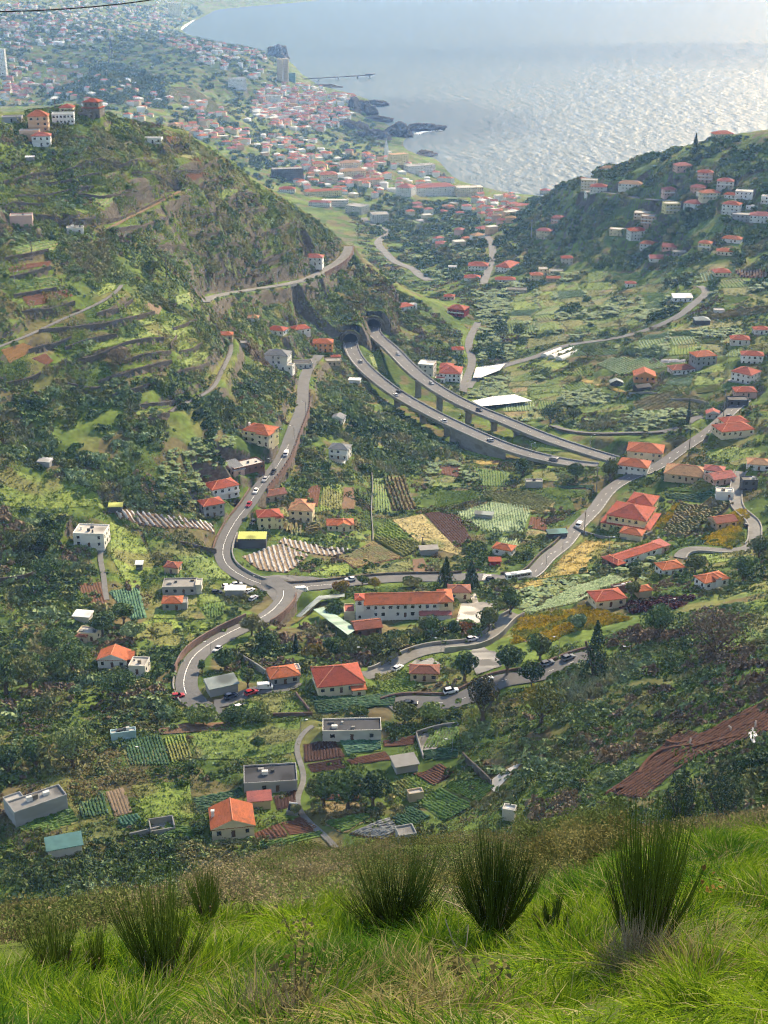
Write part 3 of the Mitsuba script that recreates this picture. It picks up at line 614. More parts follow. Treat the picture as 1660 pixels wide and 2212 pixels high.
F([(1546, 1402), (1600, 1362), (1664, 1314), (1664, 1382), (1600, 1400)], 'turf_mid', None, 'm', 'bright green grass slope at the right edge')
F([(1135, 731), (1223, 721), (1246, 733), (1140, 752)], 'turf_olive', None, 'm', 'green meadow above the plantation road')
F([(1142, 784), (1173, 777), (1235, 784), (1198, 802)], 'turf_bright', None, 'm', 'bright lawn in front of the polytunnels')
F([(1228, 746), (1300, 744), (1342, 764), (1245, 768)], 'crop_dark', CROP('crop_green'), '', 'dark green field right of the polytunnels')
F([(1289, 787), (1323, 772), (1406, 774), (1450, 790), (1340, 812)], 'turf_mid', CROP('crop_pale'), '', 'pale green field left of the dull red roof')
F([(1250, 820), (1293, 816), (1372, 856), (1315, 838)], 'turf_gold', None, 'm', 'yellow green triangle left of the chalet')
F([(1250, 892), (1275, 874), (1354, 874), (1364, 890)], 'turf_bright', None, 'm', 'yellow green plot among the bananas')
F([(1368, 868), (1440, 846), (1524, 862), (1506, 880), (1376, 888)], 'turf_dry', CROP('vine_brown'), '', 'brownish cropped plot below the chalet')
F([(1480, 811), (1549, 790), (1567, 794), (1562, 805)], 'turf_bright', None, 'm', 'green strip left of the square white house')
F([(1430, 776), (1482, 777), (1480, 784), (1428, 783)], 'plastic', ('plastic', 3.4, .6, 1.8, 0), '', 'white plastic rows above the dull red roof')
F([(1588, 584), (1660, 575), (1660, 600), (1600, 598)], 'soil_redsoil', VINE('soil_palesoil'), '', 'ploughed brown field with pale rows on the right hillside')
F([(1440, 716), (1500, 690), (1560, 697), (1604, 690), (1600, 705), (1500, 712)], 'turf_olive', None, 'm', 'olive meadow round the domed tank')
F([(1050, 790), (1104, 782), (1092, 792), (1030, 798)], 'plastic', ('plastic', 3.4, .6, 1.8, 0), '', 'white rows above the net greenhouse')
F([(1500, 682), (1600, 664), (1660, 664), (1660, 676), (1560, 690)], 'soil_palesoil', VINE('vine_brown'), '', 'tan hillside vineyard at the right')
F([(1540, 470), (1570, 462), (1560, 500), (1490, 515), (1478, 506)], 'turf_mid', None, 'm', 'green garden amid the hill village')
F([(1440, 350), (1480, 325), (1500, 330), (1480, 350)], 'turf_mid', None, 'm', 'green terrace under the crest of the right hill')
F([(1515, 312), (1545, 306), (1540, 314), (1525, 318)], 'turf_mid', None, 'm', 'small green terrace near the crest tree')
# lower valley
F([(656, 1609), (726, 1603), (746, 1636), (658, 1648)], 'soil_darksoil', FUR('soil_darksoil'), '', 'dark ploughed plot below the flat dark roof, left')
F([(733, 1603), (823, 1597), (826, 1622), (748, 1635)], 'turf_mid', CROP('crop_blue'), '', 'blue green cabbage plot below the flat dark roof')
F([(828, 1600), (900, 1589), (894, 1609), (830, 1615)], 'soil_darksoil', FUR('soil_redsoil'), '', 'ploughed plot right of the cabbage plot')
F([(748, 1643), (832, 1624), (850, 1643), (760, 1653)], 'soil_darksoil', FUR('soil_redsoil'), '', 'ploughed plot below the cabbage plot')
F([(664, 1652), (742, 1638), (752, 1660), (672, 1668)], 'soil_darksoil', FUR('soil_darksoil'), '', 'second dark ploughed plot beside the thin path')
F([(668, 1506), (858, 1500), (855, 1528), (686, 1543)], 'crop_dark', CROP('crop_dark'), '', 'dark green rows below the big red roof')
F([(808, 1456), (863, 1453), (904, 1476), (898, 1505), (820, 1493)], 'turf_bright', CROP('turf_bright'), 'm', 'bright green garden left of the dull red roof')
F([(545, 1508), (618, 1490), (650, 1504), (666, 1538), (590, 1543), (535, 1534)], 'turf_mid', None, 'm', 'mown meadow below the parked cars')
F([(342, 1576), (490, 1557), (503, 1578), (400, 1584), (345, 1588)], 'soil_soil', None, '', 'bare brown strip above the lower meadow')
F([(258, 1600), (346, 1590), (368, 1656), (278, 1655)], 'turf_mid', CROP('crop_dark'), '', 'striped vegetable plot below the pale blue shed')
F([(354, 1596), (400, 1587), (416, 1640), (372, 1652)], 'turf_bright', CROP('turf_bright'), 'm', 'bright green plot beside the striped plot')
F([(500, 1562), (650, 1560), (640, 1626), (535, 1640), (430, 1640), (410, 1590)], 'turf_mid', None, 'm', 'green meadow left of the thin path')
F([(285, 1698), (410, 1690), (418, 1768), (318, 1768)], 'turf_bright', None, 'm', 'yellow green meadow in the lower left')
F([(228, 1712), (266, 1702), (287, 1756), (248, 1766)], 'soil_palesoil', FUR('soil_palesoil'), '', 'bare tan bed in the lower left')
F([(252, 1769), (296, 1760), (312, 1779), (264, 1789)], 'crop_blue', CROP('crop_blue'), '', 'blue green bed below the tan bed')
F([(158, 1732), (222, 1716), (236, 1762), (178, 1772)], 'turf_mid', CROP('crop_dark'), '', 'dark cropped bed left of the tan bed')
F([(32, 1790), (145, 1738), (172, 1773), (104, 1806)], 'turf_mid', CROP('crop_green'), '', 'cropped slope below the long concrete barn')
F([(414, 1726), (522, 1700), (530, 1722), (463, 1746), (430, 1768)], 'turf_mid', CROP('crop_dark'), '', 'dark cropped plot behind the nearest farmhouse')
F([(210, 1780), (270, 1796), (280, 1812), (190, 1818)], 'turf_olive', None, 'm', 'olive meadow right of the teal roof')
F([(533, 1808), (582, 1788), (600, 1810), (560, 1818)], 'soil_redsoil', FUR('soil_redsoil'), '', 'ploughed bed right of the nearest farmhouse, first of three')
F([(584, 1787), (604, 1780), (622, 1806), (602, 1810)], 'soil_redsoil', FUR('soil_redsoil'), '', 'ploughed bed right of the nearest farmhouse, second of three')
F([(607, 1779), (650, 1765), (690, 1790), (626, 1805)], 'soil_redsoil', FUR('soil_redsoil'), '', 'ploughed bed right of the nearest farmhouse, third of three')
F([(545, 1824), (625, 1812), (692, 1796), (705, 1804), (630, 1824), (548, 1838)], 'crop_green', CROP('crop_green'), '', 'green leaf strip below the ploughed beds')
F([(590, 1722), (640, 1700), (645, 1740), (600, 1752)], 'soil_darksoil', FUR('soil_darksoil'), '', 'dark bed behind the rosy lean-to')
F([(836, 1702), (886, 1679), (930, 1702), (874, 1731)], 'turf_bright', CROP('turf_bright'), 'm', 'bright green bean plot in the lower centre')
F([(891, 1672), (953, 1651), (986, 1672), (938, 1698)], 'soil_darksoil', FUR('soil_redsoil'), '', 'ploughed plot behind the bean plots')
F([(898, 1729), (950, 1703), (1028, 1742), (963, 1776)], 'turf_mid', CROP('crop_green'), '', 'square bean plot, left of two behind the cistern')
F([(956, 1700), (1003, 1674), (1070, 1699), (1032, 1740)], 'turf_mid', CROP('crop_green', 90), '', 'square bean plot, right of two behind the cistern')
F([(844, 1769), (886, 1738), (935, 1766), (874, 1792)], 'turf_mid', CROP('crop_dark'), '', 'dark green rows left of the cistern')
F([(754, 1802), (843, 1771), (866, 1792), (836, 1821)], 'soil_darksoil', CROP('greyrow'), '', 'grey plastic rows in the lower centre')
F([(697, 1779), (800, 1758), (804, 1768), (752, 1800), (735, 1800)], 'turf_olive', CROP('crop_green'), '', 'olive green rows beside the ditch')
# the brown terraces at lower right
F([(1302, 1719), (1380, 1661), (1440, 1602), (1472, 1572), (1512, 1587), (1592, 1546), (1664, 1508), (1664, 1580), (1500, 1640), (1440, 1682), (1392, 1728)], 'soil_darksoil', ('soil_redsoil', 1.5, .3, .9, ((1390, 1728), (1664, 1545))), '', 'red brown ploughed terraces at lower right')
# left hill
for pl in [[(197, 632), (227, 613), (253, 609), (246, 626), (214, 640)], [(207, 664), (260, 634), (273, 642), (217, 670)], [(113, 752), (190, 745), (278, 728), (353, 710), (363, 722), (277, 749), (187, 762)],
           [(297, 692), (333, 683), (337, 695), (307, 704)], [(348, 700), (385, 690), (423, 703), (423, 716), (372, 736), (366, 722)], [(380, 753), (417, 739), (440, 744), (394, 769)],
           [(383, 790), (427, 759), (453, 766), (430, 792), (392, 798)], [(250, 780), (307, 761), (313, 770), (266, 788)], [(293, 893), (360, 869), (367, 879), (300, 898)], [(280, 660), (300, 652), (308, 672), (290, 690)],
           [(380, 640), (415, 632), (420, 655), (385, 660)], [(460, 420), (493, 407), (520, 411), (480, 432)], [(380, 337), (437, 333), (415, 344)], [(133, 486), (167, 470), (183, 476)], [(143, 446), (198, 456), (186, 463)]]:
    F(pl, 'turf_bright', None, 'm', 'bright green grass bench of the left terraced hill')
F([(-5, 1004), (83, 1033), (140, 1037), (233, 1090), (230, 1104), (100, 1100), (-5, 1090)], 'turf_bright', None, 'm', 'bright meadow sloping down at the left edge')
F([(238, 1128), (300, 1150), (335, 1220), (290, 1280), (240, 1200)], 'turf_bright', None, 'm', 'bright grass right of the concrete steps')
F([(310, 1150), (390, 1180), (470, 1215), (500, 1250), (430, 1260), (380, 1200), (330, 1200)], 'turf_mid', None, 'm', 'grass slope left of the road bend')
F([(235, 1280), (300, 1270), (318, 1335), (285, 1340)], 'crop_blue', CROP('crop_blue'), '', 'blue green cabbages below the concrete steps')
F([(160, 1260), (218, 1258), (240, 1320), (205, 1310)], 'soil_soil', FUR('soil_redsoil'), '', 'bare brown plot left of the concrete steps')
F([(400, 1380), (440, 1345), (470, 1345), (410, 1390)], 'turf_bright', None, 'm', 'bright grass above the hairpin wall')
F([(2, 757), (50, 741), (79, 754), (21, 785)], 'soil_orangesoil', FUR('soil_orangesoil'), '', 'orange brown plot under the left hill path')
F([(68, 776), (99, 764), (116, 780), (102, 789)], 'soil_redsoil', FUR('soil_redsoil'), '', 'small brown plot right of the orange plot')
F([(17, 576), (109, 563), (110, 576), (21, 592)], 'soil_redsoil', FUR('soil_redsoil'), '', 'brown plot at the left edge, uppermost of three')
F([(27, 606), (122, 591), (132, 615), (38, 630)], 'turf_mid', CROP('crop_green'), '', 'green crop plot between two brown plots at the left edge')
F([(44, 633), (146, 626), (159, 640), (64, 662)], 'soil_redsoil', FUR('soil_redsoil'), '', 'brown plot at the left edge, lowest of three')
F([(314, 653), (352, 662), (343, 680), (310, 668)], 'soil_palesoil', FUR('soil_palesoil'), '', 'tan plot amid the green terraces')
F([(343, 293), (412, 303), (368, 313)], 'soil_redsoil', None, '', 'red soil terrace on the flank of the ridge')
F([(414, 346), (472, 343), (431, 360)], 'soil_redsoil', None, '', 'brown terrace below the red soil terrace')
F([(400, 378), (450, 374), (460, 384), (420, 390)], 'soil_redsoil', None, '', 'lower brown terrace on the ridge flank')
F([(18, 540), (83, 516), (132, 520), (110, 546), (40, 556)], 'turf_olive', CROP('crop_green'), '', 'green rows beside the pink shed')
F([(200, 410), (250, 430), (225, 448), (190, 430)], 'turf_olive', CROP('crop_green'), '', 'green rows high on the left hill')
F([(365, 190), (420, 188), (500, 235), (480, 248), (400, 232), (362, 210)], 'turf_olive', VINE('turf_olive'), '', 'hazy green terraces in the valley behind the ridge')

# patchwork of small plots, terraces and gardens between the larger ones
rp = random.Random(42)
TAKEN = [Polygon(f_[0]).buffer(2) for f_ in FIELDS]
from shapely.geometry import LineString
for key, (p, w) in ROADS.items():
    q = np.array(pxof(p)).T; TAKEN.append(LineString(q[::3] if len(q) > 6 else q).buffer(9 if q[:, 1].mean() > 900 else 6))
def patchwork(area, cw_, ch_, slope_, kinds, lab):
    A = Polygon(area); x0, y0, x1, y1 = A.bounds
    nx, ny = int((x1 - x0) / cw_) + 2, int((y1 - y0) / ch_) + 3
    G = {(i, j): (x0 + (i + rp.uniform(-.3, .3)) * cw_, y0 + (j - 1 + rp.uniform(-.26, .26)) * ch_ + slope_ * (i * cw_)) for i in range(nx) for j in range(ny + 2)}
    for i in range(nx - 1):
        for j in range(ny + 1):
            c = np.array([G[i, j], G[i + 1, j], G[i + 1, j + 1], G[i, j + 1]]); m = c.mean(0); c = m + (c - m) * .90
            P = Polygon(c)
            if not A.contains(P) or any(P.intersects(t) for t in TAKEN) or rp.random() < .12: continue
            mat, rows, kd = rp.choice(kinds)
            F([tuple(v) for v in c], mat, rows, kd, lab)
KV = [('turf_mid', CROP('crop_green'), ''), ('turf_bright', None, 'm'), ('turf_olive', None, 'm'), ('turf_mid', None, 'm'), ('turf_mid', None, 'm'), ('turf_mid', CROP('crop_pale'), ''), ('turf_bright', CROP('turf_bright'), '')]
KC = KV + [('soil_redsoil', FUR('soil_redsoil'), ''), ('turf_dry', None, 'm'), ('turf_olive', VINE('vine_brown'), '')]
patchwork([(1040, 905), (1060, 640), (1300, 575), (1655, 570), (1655, 860), (1440, 880), (1200, 925)], 58, 17, -.06, KV, 'small green plot among the plantations')
patchwork([(880, 1010), (1060, 1000), (1300, 1060), (1240, 1150), (1060, 1230), (960, 1200), (900, 1100)], 62, 24, .10, KC, 'small garden plot in the middle of the valley')
patchwork([(1400, 950), (1655, 930), (1655, 1160), (1450, 1250), (1420, 1040)], 56, 22, .05, KC, 'small garden plot between the houses at the right')
patchwork([(420, 1250), (560, 1290), (520, 1340), (330, 1420), (240, 1330), (250, 1130), (420, 1190)], 50, 28, -.1, [('turf_bright', None, 'm'), ('turf_mid', None, 'm'), ('turf_olive', None, 'm'), ('turf_mid', CROP('crop_green'), '')], 'small grassy plot on the left meadow')
patchwork([(560, 1040), (800, 1060), (800, 1180), (600, 1160)], 46, 22, .08, KC, 'small garden plot beside the climbing road')
patchwork([(200, 1590), (1000, 1560), (1060, 1690), (900, 1830), (300, 1830), (130, 1790)], 72, 34, -.06, [('turf_mid', None, 'm'), ('turf_bright', None, 'm'), ('turf_olive', None, 'm'), ('turf_mid', CROP('crop_green'), ''), ('soil_darksoil', FUR('soil_redsoil'), ''), ('turf_mid', CROP('crop_dark'), '')], 'small plot in the lower valley')
def flatten_fields():
    """every plot is a nearly even bench of its own"""
    global Z
    Zs = Z.copy()
    for pix, *_ in FIELDS:
        W = np.array(world_poly(pix, Zs)); A = Polygon(W).buffer(0)
        if A.is_empty or A.area < 20: continue
        im = Image.new('L', (NW, NU))
        ImageDraw.Draw(im).polygon([((math.log(y) - W0) / (W1 - W0) * (NW - 1), (x / y - U0) / (U1 - U0) * (NU - 1)) for x, y in W], fill=255)
        m = gaussian_filter(np.asarray(im) / 255., .7); s = np.asarray(im) > 0
        if s.sum() < 6: continue
        X, Y = XX[s], YY[s]; c = [X.mean(), Y.mean()]
        B = np.stack([np.ones_like(X), X - c[0], Y - c[1]] + ([(X - c[0]) ** 2, (Y - c[1]) ** 2, (X - c[0]) * (Y - c[1])] if s.sum() > 60 else []), 1)
        k = np.linalg.lstsq(B, Zs[s], rcond=None)[0]
        sel = m > .02; X, Y = XX[sel], YY[sel]
        B = np.stack([np.ones_like(X), X - c[0], Y - c[1]] + ([(X - c[0]) ** 2, (Y - c[1]) ** 2, (X - c[0]) * (Y - c[1])] if s.sum() > 60 else []), 1)
        Z[sel] = Z[sel] * (1 - m[sel]) + (B @ k) * m[sel]
flatten_fields()
# ------------------------------------------------------------------ the houses: picture point of the front wall's foot, width, depth/width, storeys, turn, roof, colours, label
# upper left ridge
H(198, 252, 32, .8, 3, -10, 'hip', 'stone', 'red', 'tall dark stone house with tiered red roof on the ridge crest at upper left', wings=[(-1.16, 1.16, -1.16, 1.16, 5.2, 'hip', 'stone', 'red', {'pitch': .2}), (-1.5, .6, -1.9, -1.2, 2.4, 'flat', 'stone', 'slab')])
H(143, 243, 27, .9, 1, 0, 'hip', 'cream', 'red', 'low red hipped roof behind the ridge, between pagoda roofed house and salmon house')
H(84, 284, 40, .8, 3, 8, 'hip', 'peach', 'orange', 'three storey salmon house with orange hipped roof on the left ridge', balcony='peach', pitch=.6)
H(64, 294, 40, .6, 1, 8, 'flat', 'peach', 'paleslab', 'peach coloured flat roofed block just below the salmon ridge house', win=False)
H(90, 316, 37, .7, 2, 8, 'hip', 'white', 'rose', 'white two storey house with rosy roof, lowest on the upper left ridge')
H(137, 268, 44, .6, 2, 8, 'flat', 'white', 'greysheet', 'white flat roofed house with a row of windows on the left ridge', cols=6)
H(25, 264, 40, .6, 1, 5, 'flat', 'grey', 'slab', 'unfinished grey concrete house at the left picture edge on the ridge')
H(330, 309, 36, .5, 1, -5, 'flat', 'white', 'paleslab', 'small white flat roofed hut beside a red soil terrace on the ridge flank', 'hut', 'hut')
H(47, 488, 45, .6, 1, 10, 'flat', 'pink', 'slab', 'pale pink windowless shed among cane on the left hill', 'shed', 'shed', win=False, h=5)
H(163, 505, 34, .6, 1, 10, 'flat', 'offwhite', 'slab', 'grey flat roofed hut beside the dirt track on the left hill', 'hut', 'hut')
H(65, 347, 16, .6, 1, 10, 'shed', 'grey', 'whitesheet', 'tiny shed with pale sheet roof below the ridge houses', 'shed', 'shed', win=False, h=2, pitch=.2)
# left slope
H(95, 1008, 25, .6, 1, -10, 'shed', 'grey', 'whitesheet', 'small shed under a white sheet in the left thicket', 'shed', 'shed', win=False, h=2.2, pitch=.3)
H(250, 1106, 27, .6, 1, 5, 'shed', 'darkgrey', 'limesheet', 'little hut with pale green roof above the striped field', 'hut', 'hut', win=False, h=2.4, pitch=.2)
H(485, 735, 34, .6, 1, 0, 'hip', 'tan', 'orange', 'small house with faded orange roof at the end of the terrace path')
H(523, 752, 20, .7, 1, 0, 'flat', 'grey', 'paleslab', 'small grey flat roofed shed above the three storey white house', 'shed', 'shed', win=False)
H(553, 957, 62, .75, 2, -24, 'hip', 'yellow', 'orange', 'cream house with orange hipped roof and white chimney left of the climbing road', chimney=1, balcony='cream', wings=[(.2, 1.15, -1.3, -.2, 5.6, 'hip', 'cream', 'orange')])
H(540, 1022, 74, .5, 1, 34, 'flat', 'brown', 'paleslab', 'long low building with pale flat roof and brown walls by the climbing road', 'building', 'building', h=3.6, wings=[(-1.05, -.35, -1.1, 1.1, 3.0, 'shed', 'pink', 'greytile')])
H(489, 1078, 62, .7, 2, 30, 'hip', 'white', 'red', 'white house with red roof and long balcony beside the road, above a gable twin', balcony='white')
H(464, 1116, 46, .75, 2, 26, 'hip', 'grey', 'red', 'grey house with bright red hipped roof just below the balcony house')
H(547, 697, 22, .8, 1, 0, 'hip', 'white', 'tan', 'small white house with tan roof below the ridge road')
H(595, 723, 38, .7, 1, -22, 'hip', 'white', 'red', 'red roofed house left of the road head, behind three storey white house')
H(655, 720, 36, .75, 1, 28, 'hip', 'white', 'red', 'lone white cottage with red hipped roof, left of the tunnel mouths')
H(597, 798, 50, .7, 3, -12, 'hip', 'white', 'greytile', 'big three storey white house with grey roof at the top of the road', wings=[(-.2, 1.5, -1.25, -.2, 2.9, 'flat', 'white', 'slab')])
H(698, 760, 42, .7, 2, 0, 'hip', 'orange', 'orange', 'orange house with hipped roof left of the lower tunnel mouth', wings=[(-1.9, -1.0, -1, .6, 3, 'hip', 'peach', 'orange')])
H(718, 790, 40, .6, 1, 6, 'flat', 'tan', 'slab', 'drab flat roofed house below the orange tunnel house', wings=[(.0, 1.0, 1.1, 2.0, 3.5, 'hip', 'tan', 'red')])
H(655, 796, 42, .7, 1, 10, 'flat', 'offwhite', 'darkslab', 'carport with dark flat roof at the upper end of the road', 'carport', 'carport')
H(766, 828, 24, .5, 1, -8, 'shed', 'white', 'whitesheet', 'white sheet roofed shed on the bank beside the lower carriageway', 'shed', 'shed', win=False, h=2.2, pitch=.15)
H(728, 916, 26, .9, 1, -16, 'gabley', 'white', 'greytile', 'white garage with grey gable above the grey roofed white villa', 'garage', 'garage', h=3.2)
H(731, 993, 42, .75, 2, -14, 'hip', 'white', 'greytile', 'white villa with grey hipped roof on a high terrace above the gully', balcony='white', wings=[(-1.5, .9, -2.3, -1.15, .6, 'none', 'white', 'slab', {'down': 9, 'win': False}), (-1.4, .8, -2.25, -1.2, .65, 'none', 'tan', 'slab', {'down': 0, 'win': False})])
H(583, 1142, 48, .8, 2, 10, 'hip', 'yellow', 'red', 'yellow two storey house with red hipped roof right of the climbing road', wings=[(.6, 1.2, -1.15, -.2, 5.2, 'hip', 'yellow', 'red')])
H(596, 1082, 50, .6, 1, 26, 'gable', 'tan', 'brownred', 'old brown tiled roof behind the yellow two storey house')
H(650, 1128, 50, .8, 2, -6, 'hip', 'cream', 'tan', 'cream house with tan roof, second house right of the climbing road', wings=[(-.7, .2, .3, 1.4, 7, 'hip', 'cream', 'tan')])
H(736, 1147, 56, .55, 1, 4, 'hip', 'cream', 'orange', 'low cream bungalow with bright orange roof beside the ditch', wings=[(-.2, .7, -1.35, .3, 3.1, 'gabley', 'cream', 'orange')])
H(545, 1184, 60, .55, 1, 0, 'shed', 'darkgrey', 'limesheet', 'dark shed with yellow green roof inside the road bend', 'shed', 'shed', win=False, h=4.3, pitch=.15, ov=.1)
H(193, 1182, 66, .75, 2, -4, 'flat', 'white', 'paleslab', 'white flat roofed house with cluttered roof on the left meadow', cols=3)
H(370, 1240, 30, .9, 1, -10, 'hip', 'tan', 'rust', 'small old house with rusty hipped roof on the left meadow')
H(301, 1232, 13, .8, 1, 0, 'shed', 'darkgrey', 'whitesheet', 'tiny privy sized hut with white roof on the left meadow', 'hut', 'hut', win=False, h=2.6)
H(388, 1284, 72, .6, 1, 2, 'flat', 'grey', 'slab', 'wide grey flat roofed building by the junction at left', 'building', 'building', wings=[(.95, 1.3, -.9, .6, 3.4, 'flat', 'offwhite', 'paleslab')])
H(372, 1318, 40, .8, 1, 2, 'hip', 'grey', 'orange', 'little grey house with orange roof below the wide flat building', wings=[(1.02, 1.6, -.9, .7, 2.6, 'flat', 'grey', 'slab')])
H(176, 1347, 34, .7, 1, -10, 'shed', 'offwhite', 'whitesheet', 'shed with white sheet roof in the left trees', 'shed', 'shed', win=False, pitch=.15)
H(188, 1385, 42, .7, 1, -10, 'flat', 'cream', 'paleslab', 'cream flat roofed hut between white shed and red roofed farmhouse', 'hut', 'hut', wings=[(-.9, .1, -1.5, -1.05, 2.4, 'hip', 'tan', 'brownred')])
H(243, 1446, 60, .7, 1, -2, 'gabley', 'white', 'orange', 'farmhouse with bright orange cross roofs in the left trees', h=3.6, wings=[(.2, 1.35, -.55, .5, 3.2, 'shed', 'brown', 'orange')])
H(297, 1463, 36, 1.1, 1, -6, 'flat', 'offwhite', 'paleslab', 'white flat roofed annex right of the orange cross roofed farmhouse', 'annex', 'annex', h=4)
H(485, 1499, 62, .55, 1, 24, 'shed', 'grey', 'greysheet', 'shed with ribbed grey green roof inside the hairpin', 'shed', 'shed', win=False, h=2.8, pitch=.3)
H(268, 1598, 52, .3, 1, 14, 'flat', 'blue', 'paleslab', 'low pale blue shed above the striped vegetable plot', 'shed', 'shed', win=False, h=2.2)
H(508, 1287, 42, .45, 1, 0, 'shed', 'grey', 'whitesheet', 'white sheet roof over the junkyard at the junction', 'shed', 'shed', win=False, h=2.5, pitch=.12)
# around the school
H(993, 1300, 46, .8, 1, 0, 'hip', 'cream', 'brownred', 'brown tiled hall behind the right end of the long school', 'hall', 'hall', h=4)
H(797, 1373, 58, .7, 1, 14, 'gable', 'brown', 'rust', 'rusty patched roof below the long school', 'shed', 'shed', h=2.8)
H(617, 1479, 62, .75, 1, 16, 'hip', 'grey', 'orange', 'grey house with orange hipped roof behind the parked white van', wings=[(.95, 1.25, -.1, .9, 3.0, 'flat', 'offwhite', 'paleslab')])
H(738, 1501, 100, .85, 1, 12, 'hip', 'cream', 'red', 'large cream house with big red hipped roof in the lower valley', h=3.6, pitch=.5, wings=[(.45, 1.0, -1.35, -.9, 2.4, 'shed', 'cream', 'orange', {'pitch': .2})])
H(917, 1472, 60, .6, 1, -2, 'hip', 'tan', 'brownred', 'small tan house with dull red hipped roof beside the walled lane')
H(761, 1601, 125, .4, 1, 2, 'flat', 'offwhite', 'darkslab', 'long low white house with dark flat roof and orange rim', h=3.2, cols=3)
H(586, 1712, 112, .6, 1, 6, 'flat', 'grey', 'darkslab', 'wide concrete flat roof behind the orange gabled farmhouse', 'building', 'building', h=3)
H(505, 1812, 88, .85, 1, 10, 'gabley', 'cream', 'orange', 'cream farmhouse with bright orange gable, nearest of all houses', h=3.4, ov=.4, chimney=1)
H(562, 1748, 46, .6, 1, 8, 'shed', 'tan', 'rose', 'lean-to with ribbed rosy roof behind the nearest farmhouse', 'shed', 'shed', win=False, h=2.6, pitch=.25)
H(92, 1768, 112, .4, 1, 34, 'flat', 'grey', 'slab', 'long grey concrete barn with stained flat roof at lower left', 'barn', 'barn', h=4.2, win=False, wings=[(-1.0, -.35, 1.0, 2.0, 4.0, 'flat', 'grey', 'paleslab', {'win': False})])
H(142, 1848, 68, .5, 1, 18, 'shed', 'offwhite', 'tealsheet', 'little shed with teal and grey sheet roof at lower left', 'shed', 'shed', h=2.3, pitch=.3, win=False)
H(880, 1668, 48, .8, 1, 16, 'shed', 'grey', 'slab', 'grey water tank with flat lid between brown plots', 'tank', 'tank', h=2.2, pitch=.06, win=False)
H(900, 1730, 32, .5, 1, 16, 'flat', 'tan', 'paleslab', 'little rusty hut on the terraced bean plots', 'hut', 'hut', h=2., win=False)
H(882, 1822, 38, .9, 1, 16, 'flat', 'grey', 'slab', 'concrete cistern with round hole below the bean plots', 'cistern', 'cistern', h=2.2, win=False)
H(1098, 1772, 26, .8, 1, -18, 'flat', 'offwhite', 'whitesheet', 'white hut beside a dark bush in the lower centre', 'hut', 'hut', h=2.6, win=False)
H(928, 1198, 38, .5, 1, 8, 'shed', 'grey', 'slab', 'grey hut with sheet roof beside the vineyard', 'hut', 'hut', h=2.4, pitch=.12, win=False)
H(1084, 1200, 42, .7, 1, -24, 'hip', 'white', 'orange', 'white cottage with orange hipped roof left of the right hand road')
H(1070, 1222, 24, .6, 1, 0, 'shed', 'crimson', 'red', 'little red wall and roof below the white cottage at the crossing', 'shed', 'shed', win=False, h=2, pitch=.3)
H(1045, 1120, 38, .4, 1, -12, 'shed', 'grey', 'greysheet', 'low shed with bluish sheet roof amid the centre plots', 'shed', 'shed', win=False, h=2, pitch=.1)
H(1206, 1162, 40, .5, 1, 8, 'shed', 'darkgrey', 'tealsheet', 'teal grey sheet roof left of the rising road', 'shed', 'shed', win=False, h=2.2, pitch=.1)
H(1155, 1053, 36, .5, 1, 0, 'flat', 'grey', 'slab', 'grey block hut in the field below the motorway end', 'hut', 'hut', h=2.8, win=False)
# right side, near
H(1392, 1000, 74, .7, 2, -14, 'hip', 'cream', 'orange', 'cream house with orange hipped roof at the motorway underpass, upper of two', h=6)
H(1366, 1026, 62, .7, 1, -20, 'hip', 'white', 'orange', 'white house with orange hipped roof at the motorway underpass, lower of two', h=4.6)
H(1482, 1044, 92, .6, 1, -18, 'hip', 'tan', 'tan', 'wide tan house with tan tiled roof right of the road', h=4, pitch=.45)
H(1541, 1036, 40, .7, 2, -18, 'hip', 'white', 'rose', 'white house with rosy roof beside the lane, left of another rosy roof', h=4.6)
H(1566, 1046, 52, .7, 1, 22, 'gable', 'pink', 'rose', 'pink house with rosy gabled roof beside the winding lane')
H(1640, 1016, 46, .7, 1, -10, 'hip', 'white', 'tan', 'white house with tan roof cut by the right picture edge')
H(1620, 1058, 32, .7, 1, 0, 'flat', 'darkgrey', 'slab', 'dark grey flat roofed hut right of the concrete lane', 'hut', 'hut', h=4.5)
H(1566, 1080, 36, .7, 1, -8, 'flat', 'white', 'paleslab', 'small white flat roofed block left of the concrete lane', 'hut', 'hut', h=3.6)
H(1352, 1147, 84, .95, 2, -24, 'hip', 'yellow', 'red', 'big yellow villa with tiered red roofs and walled yard', 'villa', 'villa', h=6.4, balcony='cream', wings=[(-1.25, 1.25, -1.2, 1.2, 3.0, 'hip', 'yellow', 'red', {'pitch': .3}), (-.5, .8, 1.25, 2.7, 6.2, 'hip', 'yellow', 'red')])
H(1362, 1166, 46, .7, 1, -24, 'hip', 'cream', 'orange', 'small orange hipped roof at the gate in front of the yellow villa', 'gatehouse', 'gatehouse', h=2.6, win=False)
H(1378, 1213, 142, .2, 1, 34, 'hip', 'white', 'red', 'very long low house with red roof below the yellow villa', h=3.2, wings=[(-1.02, -.72, -2.1, 1.25, 3.2, 'hip', 'brown', 'red'), (.98, 1.3, -1, 1.1, 3, 'shed', 'pink', 'rose', {'pitch': .15})])
H(1455, 1243, 50, .7, 1, 18, 'hip', 'white', 'orange', 'house with bright orange hipped roof below the winding lane')
H(1548, 1270, 60, .6, 1, 24, 'hip', 'white', 'orange', 'orange roofed house with a dormer, lowest house at the right', wings=[(-.1, .25, -1.25, -.1, 4, 'gabley', 'white', 'orange')])
H(1320, 1314, 68, .7, 1, 14, 'hip', 'cream', 'red', 'cream house with orange red hipped roof among the yellow vines', h=3.4)
